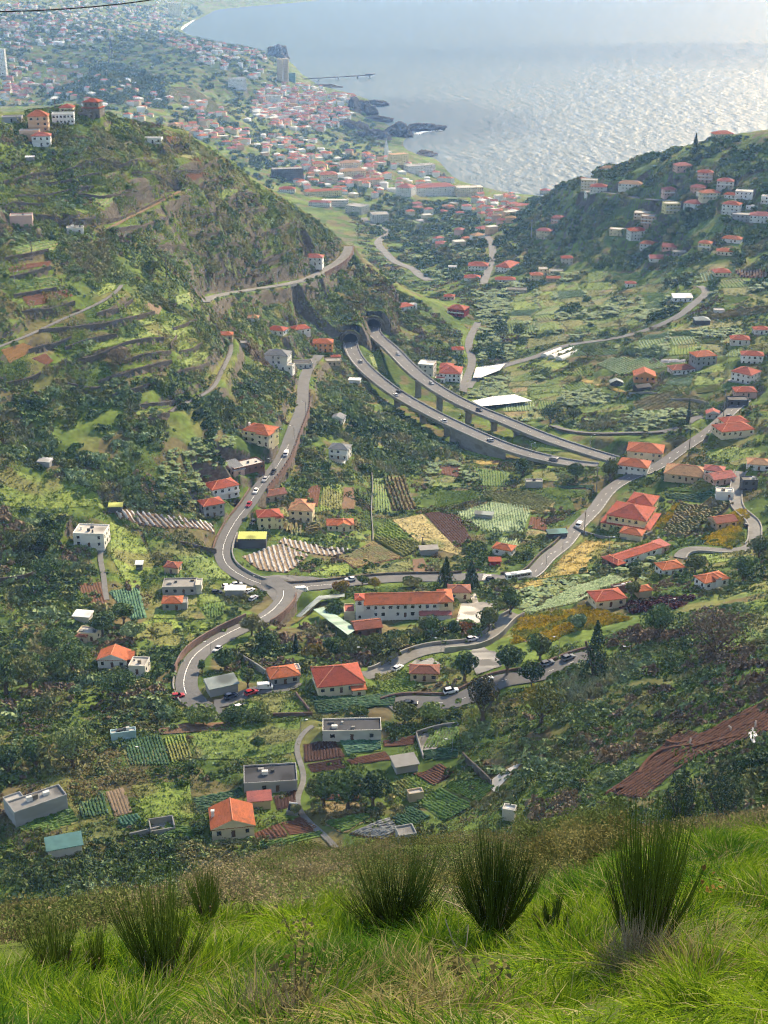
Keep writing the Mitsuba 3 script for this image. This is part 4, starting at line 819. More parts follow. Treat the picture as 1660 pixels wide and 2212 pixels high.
H(1394, 1290, 30, .8, 1, 14, 'hip', 'tan', 'orange', 'small orange pyramid roof behind the yellow vines', 'hut', 'hut', h=2.6, win=False)
H(1348, 1282, 50, .25, 1, 20, 'flat', 'brown', 'slab', 'brown roofless walled store behind the orange pyramid roof', 'store', 'store', h=3, win=False)
H(1570, 1142, 48, .7, 1, 18, 'gable', 'tan', 'rust', 'old barn with rusty gabled roof beside the yellow vines', 'barn', 'barn', h=3)
H(1393, 827, 45, .8, 1, -6, 'gabley', 'orange', 'orange', 'orange timber chalet with gable to the front', 'chalet', 'chalet', h=4.2, balcony='orange')
H(1600, 827, 46, .9, 2, -42, 'hip', 'white', 'red', 'square white two storey house with red roof at the right edge', wings=[(-1.2, 1.2, -1.2, 1.2, .4, 'none', 'grey', 'slab', {'win': False})])
H(1526, 789, 46, .75, 2, 14, 'hip', 'grey', 'orange', 'grey two storey house with orange roof and red side wall', wings=[(1.0, 1.08, -.9, .9, 5, 'none', 'crimson', 'slab', {'win': False})])
H(1478, 808, 50, .6, 1, 12, 'hip', 'white', 'rust', 'low house with dull red roof left of the grey two storey house')
H(1625, 784, 44, .6, 2, -10, 'hip', 'white', 'red', 'white house with red roof above the square white house', h=4.6)
H(1599, 747, 38, .7, 1, -8, 'hip', 'offwhite', 'red', 'cottage with red roof in the plantations at upper right', h=4)
H(1646, 722, 30, .7, 1, 0, 'hip', 'white', 'red', 'red roof cut by the right picture edge above the plantations')
H(1612, 860, 44, .7, 1, 0, 'hip', 'pink', 'red', 'house with red hipped roof at the upper end of the right road', h=3.6)
H(1596, 876, 42, .6, 1, 0, 'flat', 'darkgrey', 'darkslab', 'dark flat roofed house in front of the last red roof on the road')
H(1541, 905, 28, .7, 1, -8, 'gabley', 'offwhite', 'rose', 'little white chapel like house with rosy gable beside the road')
H(1594, 946, 74, .6, 1, 14, 'hip', 'cream', 'red', 'long house with stacked red roofs right of the parked dark cars', h=4, wings=[(-.2, 1.2, .8, 2.4, 4.6, 'hip', 'cream', 'red')])
H(1392, 845, 32, .6, 1, 22, 'gable', 'darkgrey', 'darkslab', 'dark shed with black gabled roof below the orange chalet', 'shed', 'shed', h=2.4, win=False)
H(1333, 833, 26, .6, 1, 0, 'gabley', 'darkgrey', 'greysheet', 'dark little gabled tool shed left of the chalet', 'shed', 'shed', h=1.8, win=False)
H(1364, 620, 22, .7, 1, 0, 'hip', 'white', 'red', 'isolated red roof in the middle of the upper plantations')
H(1476, 652, 40, .5, 1, 0, 'shed', 'white', 'whitesheet', 'low white building beside the diagonal plantation road', 'building', 'building', h=3)
H(1562, 597, 34, .8, 1, 0, 'hip', 'cream', 'red', 'cream house with red roof beside the ploughed hill field')
H(1425, 566, 40, .6, 1, -6, 'gable', 'white', 'rose', 'white house with rosy gable on the lower right hillside')
H(1226, 571, 24, .8, 2, 0, 'hip', 'offwhite', 'red', 'pale house with red roof at the plantation edge, highest of five')
H(1174, 594, 18, .9, 2, 0, 'flat', 'cream', 'paleslab', 'narrow cream flat roofed house at the plantation edge')
H(1160, 606, 26, .8, 2, 0, 'hip', 'cream', 'orange', 'cream house with orange roof at the plantation edge, lowest of five', h=5)
H(1203, 592, 28, .6, 1, 0, 'flat', 'cream', 'slab', 'cream flat roofed house at the plantation edge, second from right')
H(1196, 608, 28, .5, 1, 0, 'gable', 'tan', 'orange', 'low tan house with orange roof at the plantation edge, front row')
H(1116, 632, 44, .4, 1, -6, 'flat', 'tan', 'slab', 'long drab store at the left end of the plantations', 'store', 'store', h=2.6)
H(1519, 702, 30, .9, 1, 0, 'hip', 'darkgrey', 'greysheet', 'round water tank with greenish domed roof in the plantations', 'tank', 'tank', h=3, win=False)
H(1555, 678, 20, .8, 1, 0, 'flat', 'offwhite', 'paleslab', 'tiny pale pump house near the upper right plantations', 'hut', 'hut', h=2.4, win=False)
# behind the motorway
H(919, 815, 34, 1.0, 3, -14, 'flat', 'offwhite', 'whitesheet', 'three storey building with white roof just behind the upper carriageway', 'building', 'building', h=9, cols=3)
H(972, 824, 46, 1.1, 2, -8, 'hip', 'white', 'red', 'large cluster of red roofs behind the upper carriageway', h=5.6, wings=[(-1.1, .1, .2, 1.5, 6.4, 'hip', 'white', 'red'), (-1.3, -.4, -1.6, -.9, 3.2, 'flat', 'white', 'rose')])
H(990, 764, 25, .8, 1, 0, 'hip', 'cream', 'red', 'small red pyramid roof left of the road behind the bridges')
H(880, 670, 32, .8, 1, 30, 'hip', 'white', 'red', 'white cottage with red roof on the rocky spur above the tunnels', wings=[(1.1, 1.9, -.3, .7, 2.6, 'flat', 'white', 'paleslab')])
H(985, 683, 38, .8, 2, -24, 'hip', 'crimson', 'red', 'crimson house with red roof on the tip of the spur', balcony='white')
H(970, 648, 22, .8, 1, -10, 'hip', 'pink', 'red', 'small red roof behind the crimson spur house')
H(676, 573, 40, .6, 2, -8, 'hip', 'white', 'rose', 'white house with pinkish roof on the ridge road bend', balcony='white')
H(1033, 585, 42, .7, 2, -6, 'hip', 'white', 'red', 'white house with red roof left of the village street', h=5)
H(1020, 607, 34, .7, 1, -6, 'hip', 'white', 'red', 'low white house with red roof at the lower end of the village street')
H(1086, 588, 32, 1.8, 2, -26, 'hip', 'white', 'red', 'long white terrace with red roofs right of the village street', h=5)
H(1092, 611, 42, .5, 1, -4, 'hip', 'white', 'red', 'row of red roofed cottages below the long white terrace')
H(978, 588, 18, .7, 2, 0, 'flat', 'white', 'paleslab', 'small white cube house left of the village street')
# right hillside village
HV = [(1272, 413, 33, .7, 4, 'flat', 'cream', 'slab', 'tall cream four storey house at the left end of the hill village'), (1258, 400, 28, .7, 2, 'hip', 'white', 'rose', 'white house with rosy roof behind the tall cream four storey house'),
 (1293, 416, 34, .7, 2, 'hip', 'white', 'red', 'white house with orange red roof right of the tall cream house'), (1277, 427, 20, .8, 2, 'flat', 'white', 'paleslab', 'small white block at the foot of the tall cream house'),
 (1316, 369, 30, .6, 1, 'hip', 'cream', 'tan', 'cream house with tan roof on the skyline above the sea'), (1300, 372, 20, .6, 1, 'hip', 'cream', 'orange', 'small orange roof on the skyline left of the tan roofed house'),
 (1361, 410, 48, .5, 2, 'hip', 'white', 'tan', 'long white house with tan roofs on the hill lane'), (1479, 371, 33, .7, 2, 'hip', 'pink', 'rose', 'round fronted pink house standing alone below the crest'),
 (1449, 423, 27, .7, 2, 'hip', 'pink', 'rose', 'pink house with rosy roof, left of the pink cluster'), (1523, 394, 31, .7, 3, 'hip', 'pink', 'red', 'three storey pink house, highest of the pink cluster'),
 (1566, 406, 33, .7, 2, 'hip', 'offwhite', 'rose', 'pale house with rosy roof right of the highest pink house'), (1507, 419, 30, .7, 2, 'hip', 'pink', 'rose', 'pink house below and left of the highest pink house'),
 (1537, 431, 38, .6, 2, 'hip', 'cream', 'orange', 'cream house with two balconies below the pink cluster'), (1576, 428, 24, .7, 1, 'hip', 'white', 'red', 'low red roof left of the white three storey house'),
 (1606, 436, 34, .7, 3, 'flat', 'white', 'paleslab', 'white three storey block at the right of the hill village'), (1454, 461, 32, .7, 3, 'flat', 'yellow', 'paleslab', 'tall yellow flat roofed house in the hill village'),
 (1496, 454, 38, .7, 2, 'hip', 'white', 'rose', 'white house with rosy roof right of the tall yellow house'), (1577, 464, 35, .7, 3, 'hip', 'white', 'red', 'white three storey house with red roof below the white block'),
 (1599, 479, 34, .7, 2, 'flat', 'grey', 'slab', 'grey flat roofed house right of the white red roofed house'), (1620, 452, 16, .7, 1, 'flat', 'white', 'paleslab', 'tiny white cube near the right edge of the hill village'),
 (1643, 481, 44, .6, 2, 'hip', 'white', 'rose', 'long white house with rosy roof at the right picture edge'), (1388, 474, 36, .7, 2, 'flat', 'tan', 'paleslab', 'tan flat roofed house, upper of two tan blocks'),
 (1400, 488, 30, .7, 3, 'flat', 'peach', 'slab', 'peach coloured block just below the upper tan block'), (1333, 509, 32, .6, 2, 'flat', 'cream', 'paleslab', 'stepped cream flat roofed house on the bare slope'),
 (1380, 519, 36, .7, 3, 'hip', 'white', 'red', 'white three storey house with red roof below the peach block'), (1398, 541, 31, .7, 2, 'hip', 'white', 'orange', 'white house with orange roof below the white three storey house'),
 (1446, 541, 30, .8, 1, 'gable', 'pink', 'rose', 'pink gabled house low on the right hillside'), (1521, 541, 26, .8, 2, 'hip', 'yellow', 'orange', 'yellow house with orange roof low on the right hillside'),
 (1580, 524, 38, .6, 1, 'hip', 'white', 'orange', 'wide white bungalow with orange roof at lower right of the hill village'), (1566, 551, 32, .7, 1, 'hip', 'cream', 'orange', 'cream bungalow with orange roof, lowest at the right'),
 (1467, 552, 26, .6, 1, 'flat', 'grey', 'slab', 'grey flat house beside the pink gabled house'), (1122, 456, 44, .7, 1, 'shed', 'grey', 'rose', 'large hall with one big rosy roof at the foot of the hill'),
 (1177, 419, 20, .8, 2, 'hip', 'cream', 'rose', 'small house with rosy roof on the skyline at the foot of the hill'), (1203, 482, 24, .8, 2, 'hip', 'pink', 'rose', 'pink house alone on the dark slope'),
 (1173, 516, 30, .7, 3, 'hip', 'cream', 'rose', 'cream house with rosy roof below the lone pink house'), (1566, 296, 40, .6, 1, 'hip', 'cream', 'red', 'cream house with red roof on the crest of the right hill'),
 (1660, 440, 30, .7, 2, 'flat', 'white', 'paleslab', 'white block cut by the right edge above the long white house'), (1516, 424, 14, .9, 1, 'flat', 'white', 'paleslab', 'tiny white annex between the pink houses')]
rngv = random.Random(5)
for x, y, w, r, st, rf, wl, rm, lab in HV:
    H(x, y, w, r, st, rngv.choice([-28, -18, -24, 10, -12]), rf, wl, rm, lab, balcony='white' if st > 1 and rngv.random() < .6 else None)
# hotels and larger blocks of the town by the sea
def BLK(x, y, w, r, h, yaw, rf, wl, rm, label, cat='hotel', name='hotel', **o): H(x, y, w, r, max(1, int(h / 2.9)), yaw, rf, wl, rm, label, cat, name, h=h, detail=1, door=False, **o)
BLK(623, 391, 66, .35, 19, 12, 'flat', 'darkgrey', 'slab', 'grey hotel block with dark vertical bays behind the ridge end')
BLK(912, 378, 62, .4, 17, 24, 'flat', 'white', 'slab', 'white modern hotel with terraces on the sea cliff')
BLK(942, 424, 84, .35, 15, 16, 'hip', 'white', 'rose', 'long white hotel with rosy roofs at the shore')
BLK(872, 424, 34, .9, 14, -20, 'hip', 'white', 'rose', 'white wing with rosy roof left of the long shore hotel')
BLK(1016, 425, 56, .5, 15, 8, 'flat', 'cream', 'paleslab', 'cream slab hotel at the end of the shore')
BLK(864, 356, 40, .5, 19, 18, 'flat', 'yellow', 'tan', 'yellow apartment tower near the harbour', 'apartment block', 'apartment_block')
BLK(758, 368, 42, .5, 13, 10, 'hip', 'cream', 'tan', 'cream apartment block, upper of a pair', 'apartment block', 'apartment_block')
BLK(764, 385, 54, .4, 12, 12, 'hip', 'cream', 'tan', 'cream apartment block, lower of a pair', 'apartment block', 'apartment_block')
BLK(712, 396, 36, .7, 14, 10, 'hip', 'cream', 'orange', 'square cream apartment block left of the pair', 'apartment block', 'apartment_block')
BLK(690, 370, 24, .8, 13, 10, 'hip', 'yellow', 'orange', 'yellow apartment house right of the grey hotel', 'apartment block', 'apartment_block')
BLK(790, 400, 84, .15, 8, 20, 'gable', 'cream', 'orange', 'long row of terraced houses with orange roofs', 'terraced houses', 'terrace_row')
BLK(700, 424, 80, .2, 8, 16, 'gable', 'yellow', 'orange', 'long yellow row of houses with orange roofs', 'terraced houses', 'terrace_row')
BLK(764, 462, 40, .8, 11, -30, 'flat', 'offwhite', 'slab', 'grey white office building on the valley floor', 'building', 'office_building')
BLK(724, 446, 56, .3, 9, 0, 'flat', 'offwhite', 'paleslab', 'low white school like building left of the office building', 'building', 'office_building')
BLK(823, 482, 36, .9, 12, 10, 'flat', 'offwhite', 'slab', 'stepped round apartment house beside the winding road', 'apartment block', 'apartment_block')
BLK(690, 446, 46, .3, 6, -10, 'hip', 'white', 'rose', 'white row with rosy roofs left of the low school like building', 'terraced houses', 'terrace_row')
BLK(620, 416, 34, .6, 5, 0, 'hip', 'white', 'red', 'red roofed villa beside the ridge end', 'villa', 'villa')
BLK(590, 222, 34, .4, 16, 8, 'flat', 'white', 'slab', 'white curved block in the old town quarter', 'apartment block', 'apartment_block')
BLK(514, 194, 36, .4, 26, 12, 'flat', 'white', 'paleslab', 'tall white block above the green terraced slope', 'apartment block', 'apartment_block')
BLK(6, 168, 16, .8, 60, 0, 'flat', 'white', 'paleslab', 'slim white tower at the left picture edge', 'tower', 'tower')
BLK(378, 34, 26, .5, 60, 10, 'flat', 'yellow', 'paleslab', 'pale yellow apartment slab behind the far beach', 'apartment block', 'apartment_block')
BLK(120, 96, 28, .9, 7, 0, 'flat', 'white', 'whitesheet', 'round white tank shining on the far hillside', 'tank', 'tank', win=False)
# the smaller houses of the towns, scattered over their quarters
TOWN = [([(560, 300), (640, 290), (760, 330), (840, 330), (840, 400), (700, 430), (640, 400), (600, 350), (520, 310)], 62, (9, 15), 'small pale house with red roof in the town behind the left ridge'),
        ([(560, 185), (640, 180), (760, 205), (760, 240), (700, 285), (600, 280), (560, 240)], 88, (11, 19), 'pale hazy house crowding the headland quarter'),
        ([(360, 270), (420, 260), (540, 300), (520, 335), (450, 305), (380, 285)], 26, (12, 18), 'white house with red roof in the hazy quarter just right of the ridge crest'),
        ([(0, 150), (150, 140), (130, 215), (0, 225)], 34, (12, 20), 'hazy white house in the valley behind the left ridge'),
        ([(0, 10), (380, 0), (360, 60), (200, 75), (0, 75)], 46, (13, 24), 'tiny hazy house on the far hills at the top left'),
        ([(350, 85), (440, 90), (560, 112), (540, 122), (400, 112)], 30, (13, 22), 'tiny hazy house along the far sea cliff'),
        ([(1010, 425), (1130, 420), (1110, 480), (1030, 530), (1040, 470)], 30, (10, 15), 'small house with rosy roof in the quarter at the foot of the right hill'),
        ([(850, 440), (1010, 440), (1020, 560), (900, 545)], 16, (10, 14), 'small white house scattered in the green valley by the shore')]
rt = random.Random(11)
def in_poly(poly):
    P = Polygon(poly); x0, y0, x1, y1 = P.bounds
    while True:
        q = (rt.uniform(x0, x1), rt.uniform(y0, y1))
        if P.contains(Point(q)): return q
for poly, n, (wa, wb), lab in TOWN:
    taken = []
    for _ in range(n * 6):
        if len(taken) >= n: break
        q = in_poly(poly)
        if any(abs(q[0] - a) < 9 and abs(q[1] - b) < 4.5 for a, b in taken): continue
        p = hit(*q)
        if p[2] < 6 or dist(p) < 1650: continue
        taken.append(q)
        w = rt.uniform(wa, wb) * FOC / dist(p)
        H(q[0], q[1], w, rt.uniform(.6, .95), rt.choice([1, 2, 2, 2, 3]), rt.uniform(-40, 40), rt.choice(['hip', 'hip', 'hip', 'gable', 'flat']), rt.choice(['white', 'white', 'cream', 'offwhite', 'pink', 'peach']),
          rt.choice(['orange', 'rose', 'tan', 'rose', 'rose']), lab, 'house', 'town_house', group=lab.replace('house', 'houses', 1), win=False, detail=0, down=8)
for h_ in HOUSES:
    if h_['name'] == 'town_house':
        if h_['roof'] == 'flat': h_['rmat'] = 'paleslab'
        tail = h_['label'].split(' house ', 1)[1].replace('with red roof ', '').replace('with rosy roof ', '')
        h_['label'] = f"{'tiny' if h_['W' if 'W' in h_ else 'w'] < 13 else 'small'} {h_['wall'].replace('offwhite', 'off white')} house with {dict(rose='rosy', paleslab='flat grey', orange='orange', red='red', tan='tan')[h_['rmat']]} {h_['roof'].replace('hip', 'hipped').replace('gable', 'gabled').replace('flat', '')} roof {tail}".replace('  ', ' ')
        if len(h_['label'].split()) > 15: h_['label'] = h_['label'].replace(' hipped', '').replace(' gabled', '').replace('just ', '').replace('the hazy', 'the')
        if len(h_['label'].split()) > 15: h_['label'] = h_['label'].replace('tiny ', '').replace('small ', '').replace(' the left ridge', ' the ridge')
# the long school
SCHOOL = dict(px=868, py=1338, w=190, ratio=.26, st=2, yaw=3, roof='gable', wall='white', rmat='orange', label='long white two storey school with red tiled roof and small tower', cat='school', name='school', group=None, o=dict(h=6.6, cols=12, ov=.6, pitch=.5, wings=[
    (-1.04, -.86, -1.25, -.2, 9.2, 'hip', 'white', 'red', {'cols': 1, 'door': False}), (.86, 1.16, -1.1, 1.2, 7.2, 'hip', 'cream', 'orange', {'pitch': .5}), (.42, 1.1, -1.7, -1.05, 3.0, 'shed', 'white', 'rose', {'pitch': .2, 'win': False}), (-1.3, -1.06, -.9, .6, 3.2, 'flat', 'cream', 'rose', {'win': False})]))
HOUSES.append(SCHOOL)
place_houses()
for key, (p, w) in ROADS.items():
    if not key.startswith('motorway'): carve(p, w / 2, .35, 1.0, .3)
add('terrain', build_terrain(), 'mat_ground', smooth=True, label='terraced green and brown valley sides running down to the coast', cat='ground', kind='structure')

# ------------------------------------------------------------------ sea
def sea_bump(p, n, uv):
    x, y = p.x * .97 + p.y * .22, p.y * .97 - p.x * .22
    return (noise(x / 13, y / 30, 0.) - .5) * 2.5 + (noise(x / 6, y / 13, 3.) - .5) * 1.5 + (noise(x / 3, y / 5, 7.) - .5) * .5
scene['mat_sea'] = {'type': 'bumpmap', 'arbitrary': mikit.proc(sea_bump, eps=.5), 'scale': 1.0,
                    'bsdf': {'type': 'roughplastic', 'distribution': 'ggx', 'int_ior': 1.34, 'alpha': .19, 'diffuse_reflectance': {'type': 'rgb', 'value': [.035, .080, .115]}}}
sx, sy = np.meshgrid(np.linspace(-6000, 8500, 30), np.linspace(1300, 17900, 34), indexing='ij')
k = np.arange(29 * 33); a = (k // 33) * 34 + k % 33
add('sea', (np.stack([sx, sy, 0 * sx], -1).reshape(-1, 3), np.stack([a, a + 34, a + 35, a + 1], 1)), 'mat_sea', label='calm silver blue sea glittering below the coast', cat='sea', kind='structure')

# ------------------------------------------------------------------ roads
def road_mesh(p, w, th=.8):
    return sweep(p, [(-w / 2, -th), (-w / 2, 0), (w / 2, 0), (w / 2, -th)])
RN = {'valley_road': ('road', 'mat_asphalt', 'grey asphalt road climbing through the middle of the valley'), 'bend_road': ('road', 'mat_asphalt', 'wide grey hairpin bend with white edge line'),
      'lower_road': ('road', 'mat_asphalt', 'dark asphalt road with dashed centre line in the foreground valley'), 'parking_lane': ('road', 'mat_asphalt', 'short lane with parked cars inside the hairpin'),
      'walled_lane': ('lane', 'mat_concrete_lane', 'pale lane between concrete walls below the long school'), 'upper_road': ('road', 'mat_concrete_lane', 'pale road cut across the ridge above the tunnels'),
      'side_road': ('road', 'mat_asphalt', 'narrow road behind the motorway bridges'), 'plantation_road': ('road', 'mat_concrete_lane', 'thin pale road crossing the banana plantations'),
      'village_street': ('road', 'mat_asphalt', 'street with parked cars between red roofs'), 'valley_floor_road': ('road', 'mat_concrete_lane', 'winding pale road on the far valley floor'),
      'service_road': ('road', 'mat_asphalt', 'service road on top of the curved retaining wall'), 'winding_lane': ('lane', 'mat_concrete_lane', 'winding pale concrete lane at the right'),
      'hill_track': ('track', 'mat_dirt_track', 'brown dirt track across the terraced hill'), 'hill_path': ('path', 'mat_concrete_lane', 'pale path climbing the left hill'),
      'ridge_path': ('path', 'mat_concrete_lane', 'pale path along a terrace wall above the road'), 'garden_path': ('path', 'mat_concrete_lane', 'concrete steps below the white flat roofed house'),
      'field_path': ('path', 'mat_concrete_lane', 'thin path and ditch between the lower vegetable fields'), 'hillside_lane': ('road', 'mat_concrete_lane', 'lane along the far right hillside'),
      'motorway_upper': None, 'motorway_lower': None}
for key, (p, w) in ROADS.items():
    if RN[key] is None: continue
    nm, mat, lab = RN[key]
    k = fresh(nm)
    add(k, road_mesh(p, w), mat, label=lab, cat=nm, kind='structure')
    if key in ('valley_road', 'bend_road', 'lower_road'):
        x = pxof(p)[0]
        if key == 'lower_road' or key == 'valley_road':
            ds = [sweep(p[i:i + 2] if len(p[i:i + 2]) > 1 else p[i - 1:i + 1], [(-.09, .02), (.09, .02)]) for i in range(0, len(p) - 2, 4) if key == 'lower_road' or x[i] > 1000]
            add(k + '__centre_line', trimesh.util.concatenate(ds), 'mat_line', kind='stuff')
        if key == 'bend_road':
            add(k + '__edge_line', sweep(offset_path(p[6:-12], .9), [(-.13, .02), (.13, .02)]), 'mat_line')
        if key == 'valley_road':
            seg = p[(x < 760) & (np.arange(len(p)) > len(p) * .28)]
            add(k + '__edge_line', sweep(offset_path(seg, -.2), [(-.1, .02), (.1, .02)]), 'mat_line')
            add(k + '__edge_line_001', sweep(offset_path(p[x > 1130], 3.1), [(-.09, .02), (.09, .02)]), 'mat_line')
p, w = ROADS['valley_road']; i_ = int(np.argmin(abs(pxof(p)[0] - 1047) + 9 * (pxof(p)[1] > 1300)))
t_ = p[i_ + 1] - p[i_ - 1]; M_ = np.eye(4); a_ = math.atan2(t_[1], t_[0]); M_[:2, :2] = [[math.cos(a_), -math.sin(a_)], [math.sin(a_), math.cos(a_)]]; M_[:3, 3] = p[i_]
for j_ in range(6):
    b_ = trimesh.creation.box(extents=[3.6, .55, .02]); b_.apply_translation([0, -2.75 + j_ * 1.1, .03]); b_.apply_transform(M_); add(fresh('road__zebra_stripe'), b_, 'mat_line')
for h_ in HOUSES:
    if not h_.get('skip'): build_house(h_)

# the houses too small and many to single out
rt2 = random.Random(21); rows_ = {'wall_white': [], 'wall_cream': [], 'roof_orange': [], 'roof_rose': []}
for poly, n, rng_ in [([(560, 300), (640, 290), (760, 330), (860, 330), (980, 395), (840, 430), (700, 430), (640, 400), (600, 350), (520, 310)], 230, 0), ([(560, 185), (640, 180), (770, 205), (770, 240), (720, 282), (600, 284), (540, 240)], 300, 0), ([(0, 10), (380, 0), (400, 75), (200, 95), (0, 110)], 330, 0),
                      ([(350, 85), (440, 90), (580, 115), (560, 175), (400, 130)], 200, 0), ([(0, 130), (200, 130), (330, 200), (560, 250), (540, 330), (430, 300), (150, 220), (0, 230)], 260, 0), ([(1000, 425), (1150, 415), (1120, 470), (1010, 480)], 24, 0)]:
    for _ in range(n):
        P = Polygon(poly); x0, y0, x1, y1 = P.bounds
        q = (rt2.uniform(x0, x1), rt2.uniform(y0, y1))
        if not P.contains(Point(q)): continue
        p = hit(*q)
        if p[2] < 6: continue
        w, d, h_ = rt2.uniform(9, 17), rt2.uniform(8, 12), rt2.choice([4, 6, 6, 9]); M = frame(p, rt2.uniform(-45, 45))
        rows_[rt2.choice(['wall_white', 'wall_white', 'wall_cream'])].append(put(box(-w / 2, w / 2, -d / 2, d / 2, -6, h_), M))
        pl, _, _ = roof_planes(-w / 2, w / 2, -d / 2, d / 2, h_ + .02, 'hip', .4, .4)
        V = [np.array(a_, float) for a_ in pl]; f_ = []; b_ = 0
        for a_ in V:
            f_ += [[b_, b_ + i, b_ + i + 1] for i in range(1, len(a_) - 1)]; b_ += len(a_)
        rows_[rt2.choice(['roof_orange', 'roof_rose', 'roof_rose', 'wall_white'])].append(put(trimesh.Trimesh(np.vstack(V), f_, process=False), M))
labels['distant_houses'] = {'label': 'countless small hazy houses between the larger ones of the seaside town', 'category': 'houses', 'kind': 'stuff'}
for (mt, ms), nm in zip(rows_.items(), ('white_wall', 'cream_wall', 'orange_roof', 'rosy_roof')): add('distant_houses__' + nm, cat(ms), mt, kind='stuff')
# ------------------------------------------------------------------ motorway on piers, tunnels, retaining walls
scene['mat_guard'] = diffuse([.42, .43, .44], .5, .4, metallic=.3)
def at_x(p, x):
    return int(np.argmin(abs(pxof(p)[0] - x)))
PIERS = {'motorway_upper': [(905,), (952,), (1012,), (1068,), (1118,)], 'motorway_lower': [(860,), (914,), (968,)]}
for key, p, lab in (('motorway_upper', pa, 'upper carriageway of the motorway leaving the far tunnel mouth'), ('motorway_lower', pb, 'lower carriageway of the motorway leaving the near tunnel mouth')):
    k = fresh('motorway_viaduct')
    note(k, lab, 'motorway')
    w = 5.25
    add(k + '__deck', sweep(p, [(-w, -1.0), (-w, 0), (w, 0), (w, -1.0), (2.6, -2.4), (-2.6, -2.4)], True), 'mat_motorway')
    for s in (-1, 1):
        q = offset_path(p, s * (w - .12))
        add(part(k, 'parapet'), sweep(q, [(-.16, -1.05), (-.16, .75), (.16, .75), (.16, -1.05)], True), 'mat_concrete')
        add(part(k, 'guard_rail'), sweep(offset_path(p, s * (w - .55)), [(-.05, .45), (-.05, .8), (.05, .8), (.05, .45)], True), 'mat_guard')
        add(part(k, 'edge_line'), sweep(offset_path(p, s * 3.9), [(-.09, .02), (.09, .02)]), 'mat_line')
    ds = [sweep(dense(p[i:i + 3], 1.)[:4], [(-.09, .02), (.09, .02)]) for i in range(0, len(p) - 3, 6)]
    add(k + '__lane_marks', cat(ds), 'mat_line', kind='stuff')
    for (x,) in PIERS[key]:
        i = at_x(p, x); c = p[i]; t = p[i + 1] - p[i]; yaw = math.degrees(math.atan2(t[1], t[0]))
        g0 = min(float(height(c[0], c[1])), c[2] - 4) - 3
        M = frame([c[0], c[1], 0], yaw)
        add(part(k, 'pier'), put(cat([box(-.9, .9, -1.9, 1.9, g0, c[2] - 2.45), box(-1.0, 1.0, -2.7, 2.7, c[2] - 3.4, c[2] - 2.42)]), M), 'mat_concrete')
# abutment wall under the lower carriageway where it comes to ground
x = pxof(pb)[0]
seg = pb[(x > 985) & (x < 1110)]
add(fresh('retaining_wall'), sweep(offset_path(seg, 4.9, -1.05), [(-.2, -9), (-.2, 0), (.25, 0), (.25, -9)], True), 'mat_concrete', label='concrete abutment wall under the near end of the lower carriageway', cat='wall')
def tunnel(p, lab):
    k = fresh('tunnel_portal'); note(k, lab, 'tunnel')
    t = p[0] - p[3]; t[2] = 0; t /= np.linalg.norm(t)
    M = frame(p[0] - t * 2.0, math.degrees(math.atan2(t[1], t[0])) - 90)   # local +y runs into the hill
    a = np.linspace(-.22, math.pi + .22, 25)
    R, zc = 5.7, 1.4
    def tube_mesh(r0, r1, y0, y1):
        V = [[r * math.cos(q), y, zc + r * math.sin(q)] for q in a for r, y in ((r0, y0), (r1, y0), (r1, y1), (r0, y1))]
        F = []
        for i in range(len(a) - 1):
            for j in range(4):
                b, c = i * 4 + j, i * 4 + (j + 1) % 4
                F += [[b, c, c + 4], [b, c + 4, b + 4]]
        return trimesh.Trimesh(np.array(V), F, process=False)
    add(k + '__collar', put(tube_mesh(R, R + .6, -1.2, 12), M), 'mat_stone_wall')
    add(k + '__lining', put(tube_mesh(R - .25, R - .02, -1.0, 75), M), 'mat_concrete')
    arch = Polygon([(-R - .3, -3)] + [((R + .3) * math.cos(q), zc + (R + .3) * math.sin(q)) for q in np.linspace(math.pi, 0, 25)] + [(R + .3, -3)])
    hw = trimesh.creation.extrude_polygon(Polygon([(-8.2, -2.9)] + [(8.2 * math.cos(q), zc + 7.6 * math.sin(q)) for q in np.linspace(math.pi, 0, 21)] + [(8.2, -2.9)]).difference(arch), .9, engine='earcut')
    hw.vertices = np.array(hw.vertices)[:, [0, 2, 1]] * [1, 1, 1] + [0, -.2, 0]; hw.invert()
    add(k + '__headwall', put(hw, M), 'mat_ground')
    add(k + '__end', put(box(-8, 8, 75, 76, -4, 10), M), 'mat_concrete')
    add(k + '__roadway', put(box(-5.2, 5.2, 2.5, 74.9, -.6, -.02), M), 'mat_motorway')
    return M
TM = [tunnel(pa, 'dark tunnel mouth of the upper carriageway, the farther one'), tunnel(pb, 'dark tunnel mouth of the lower carriageway, the nearer one')]

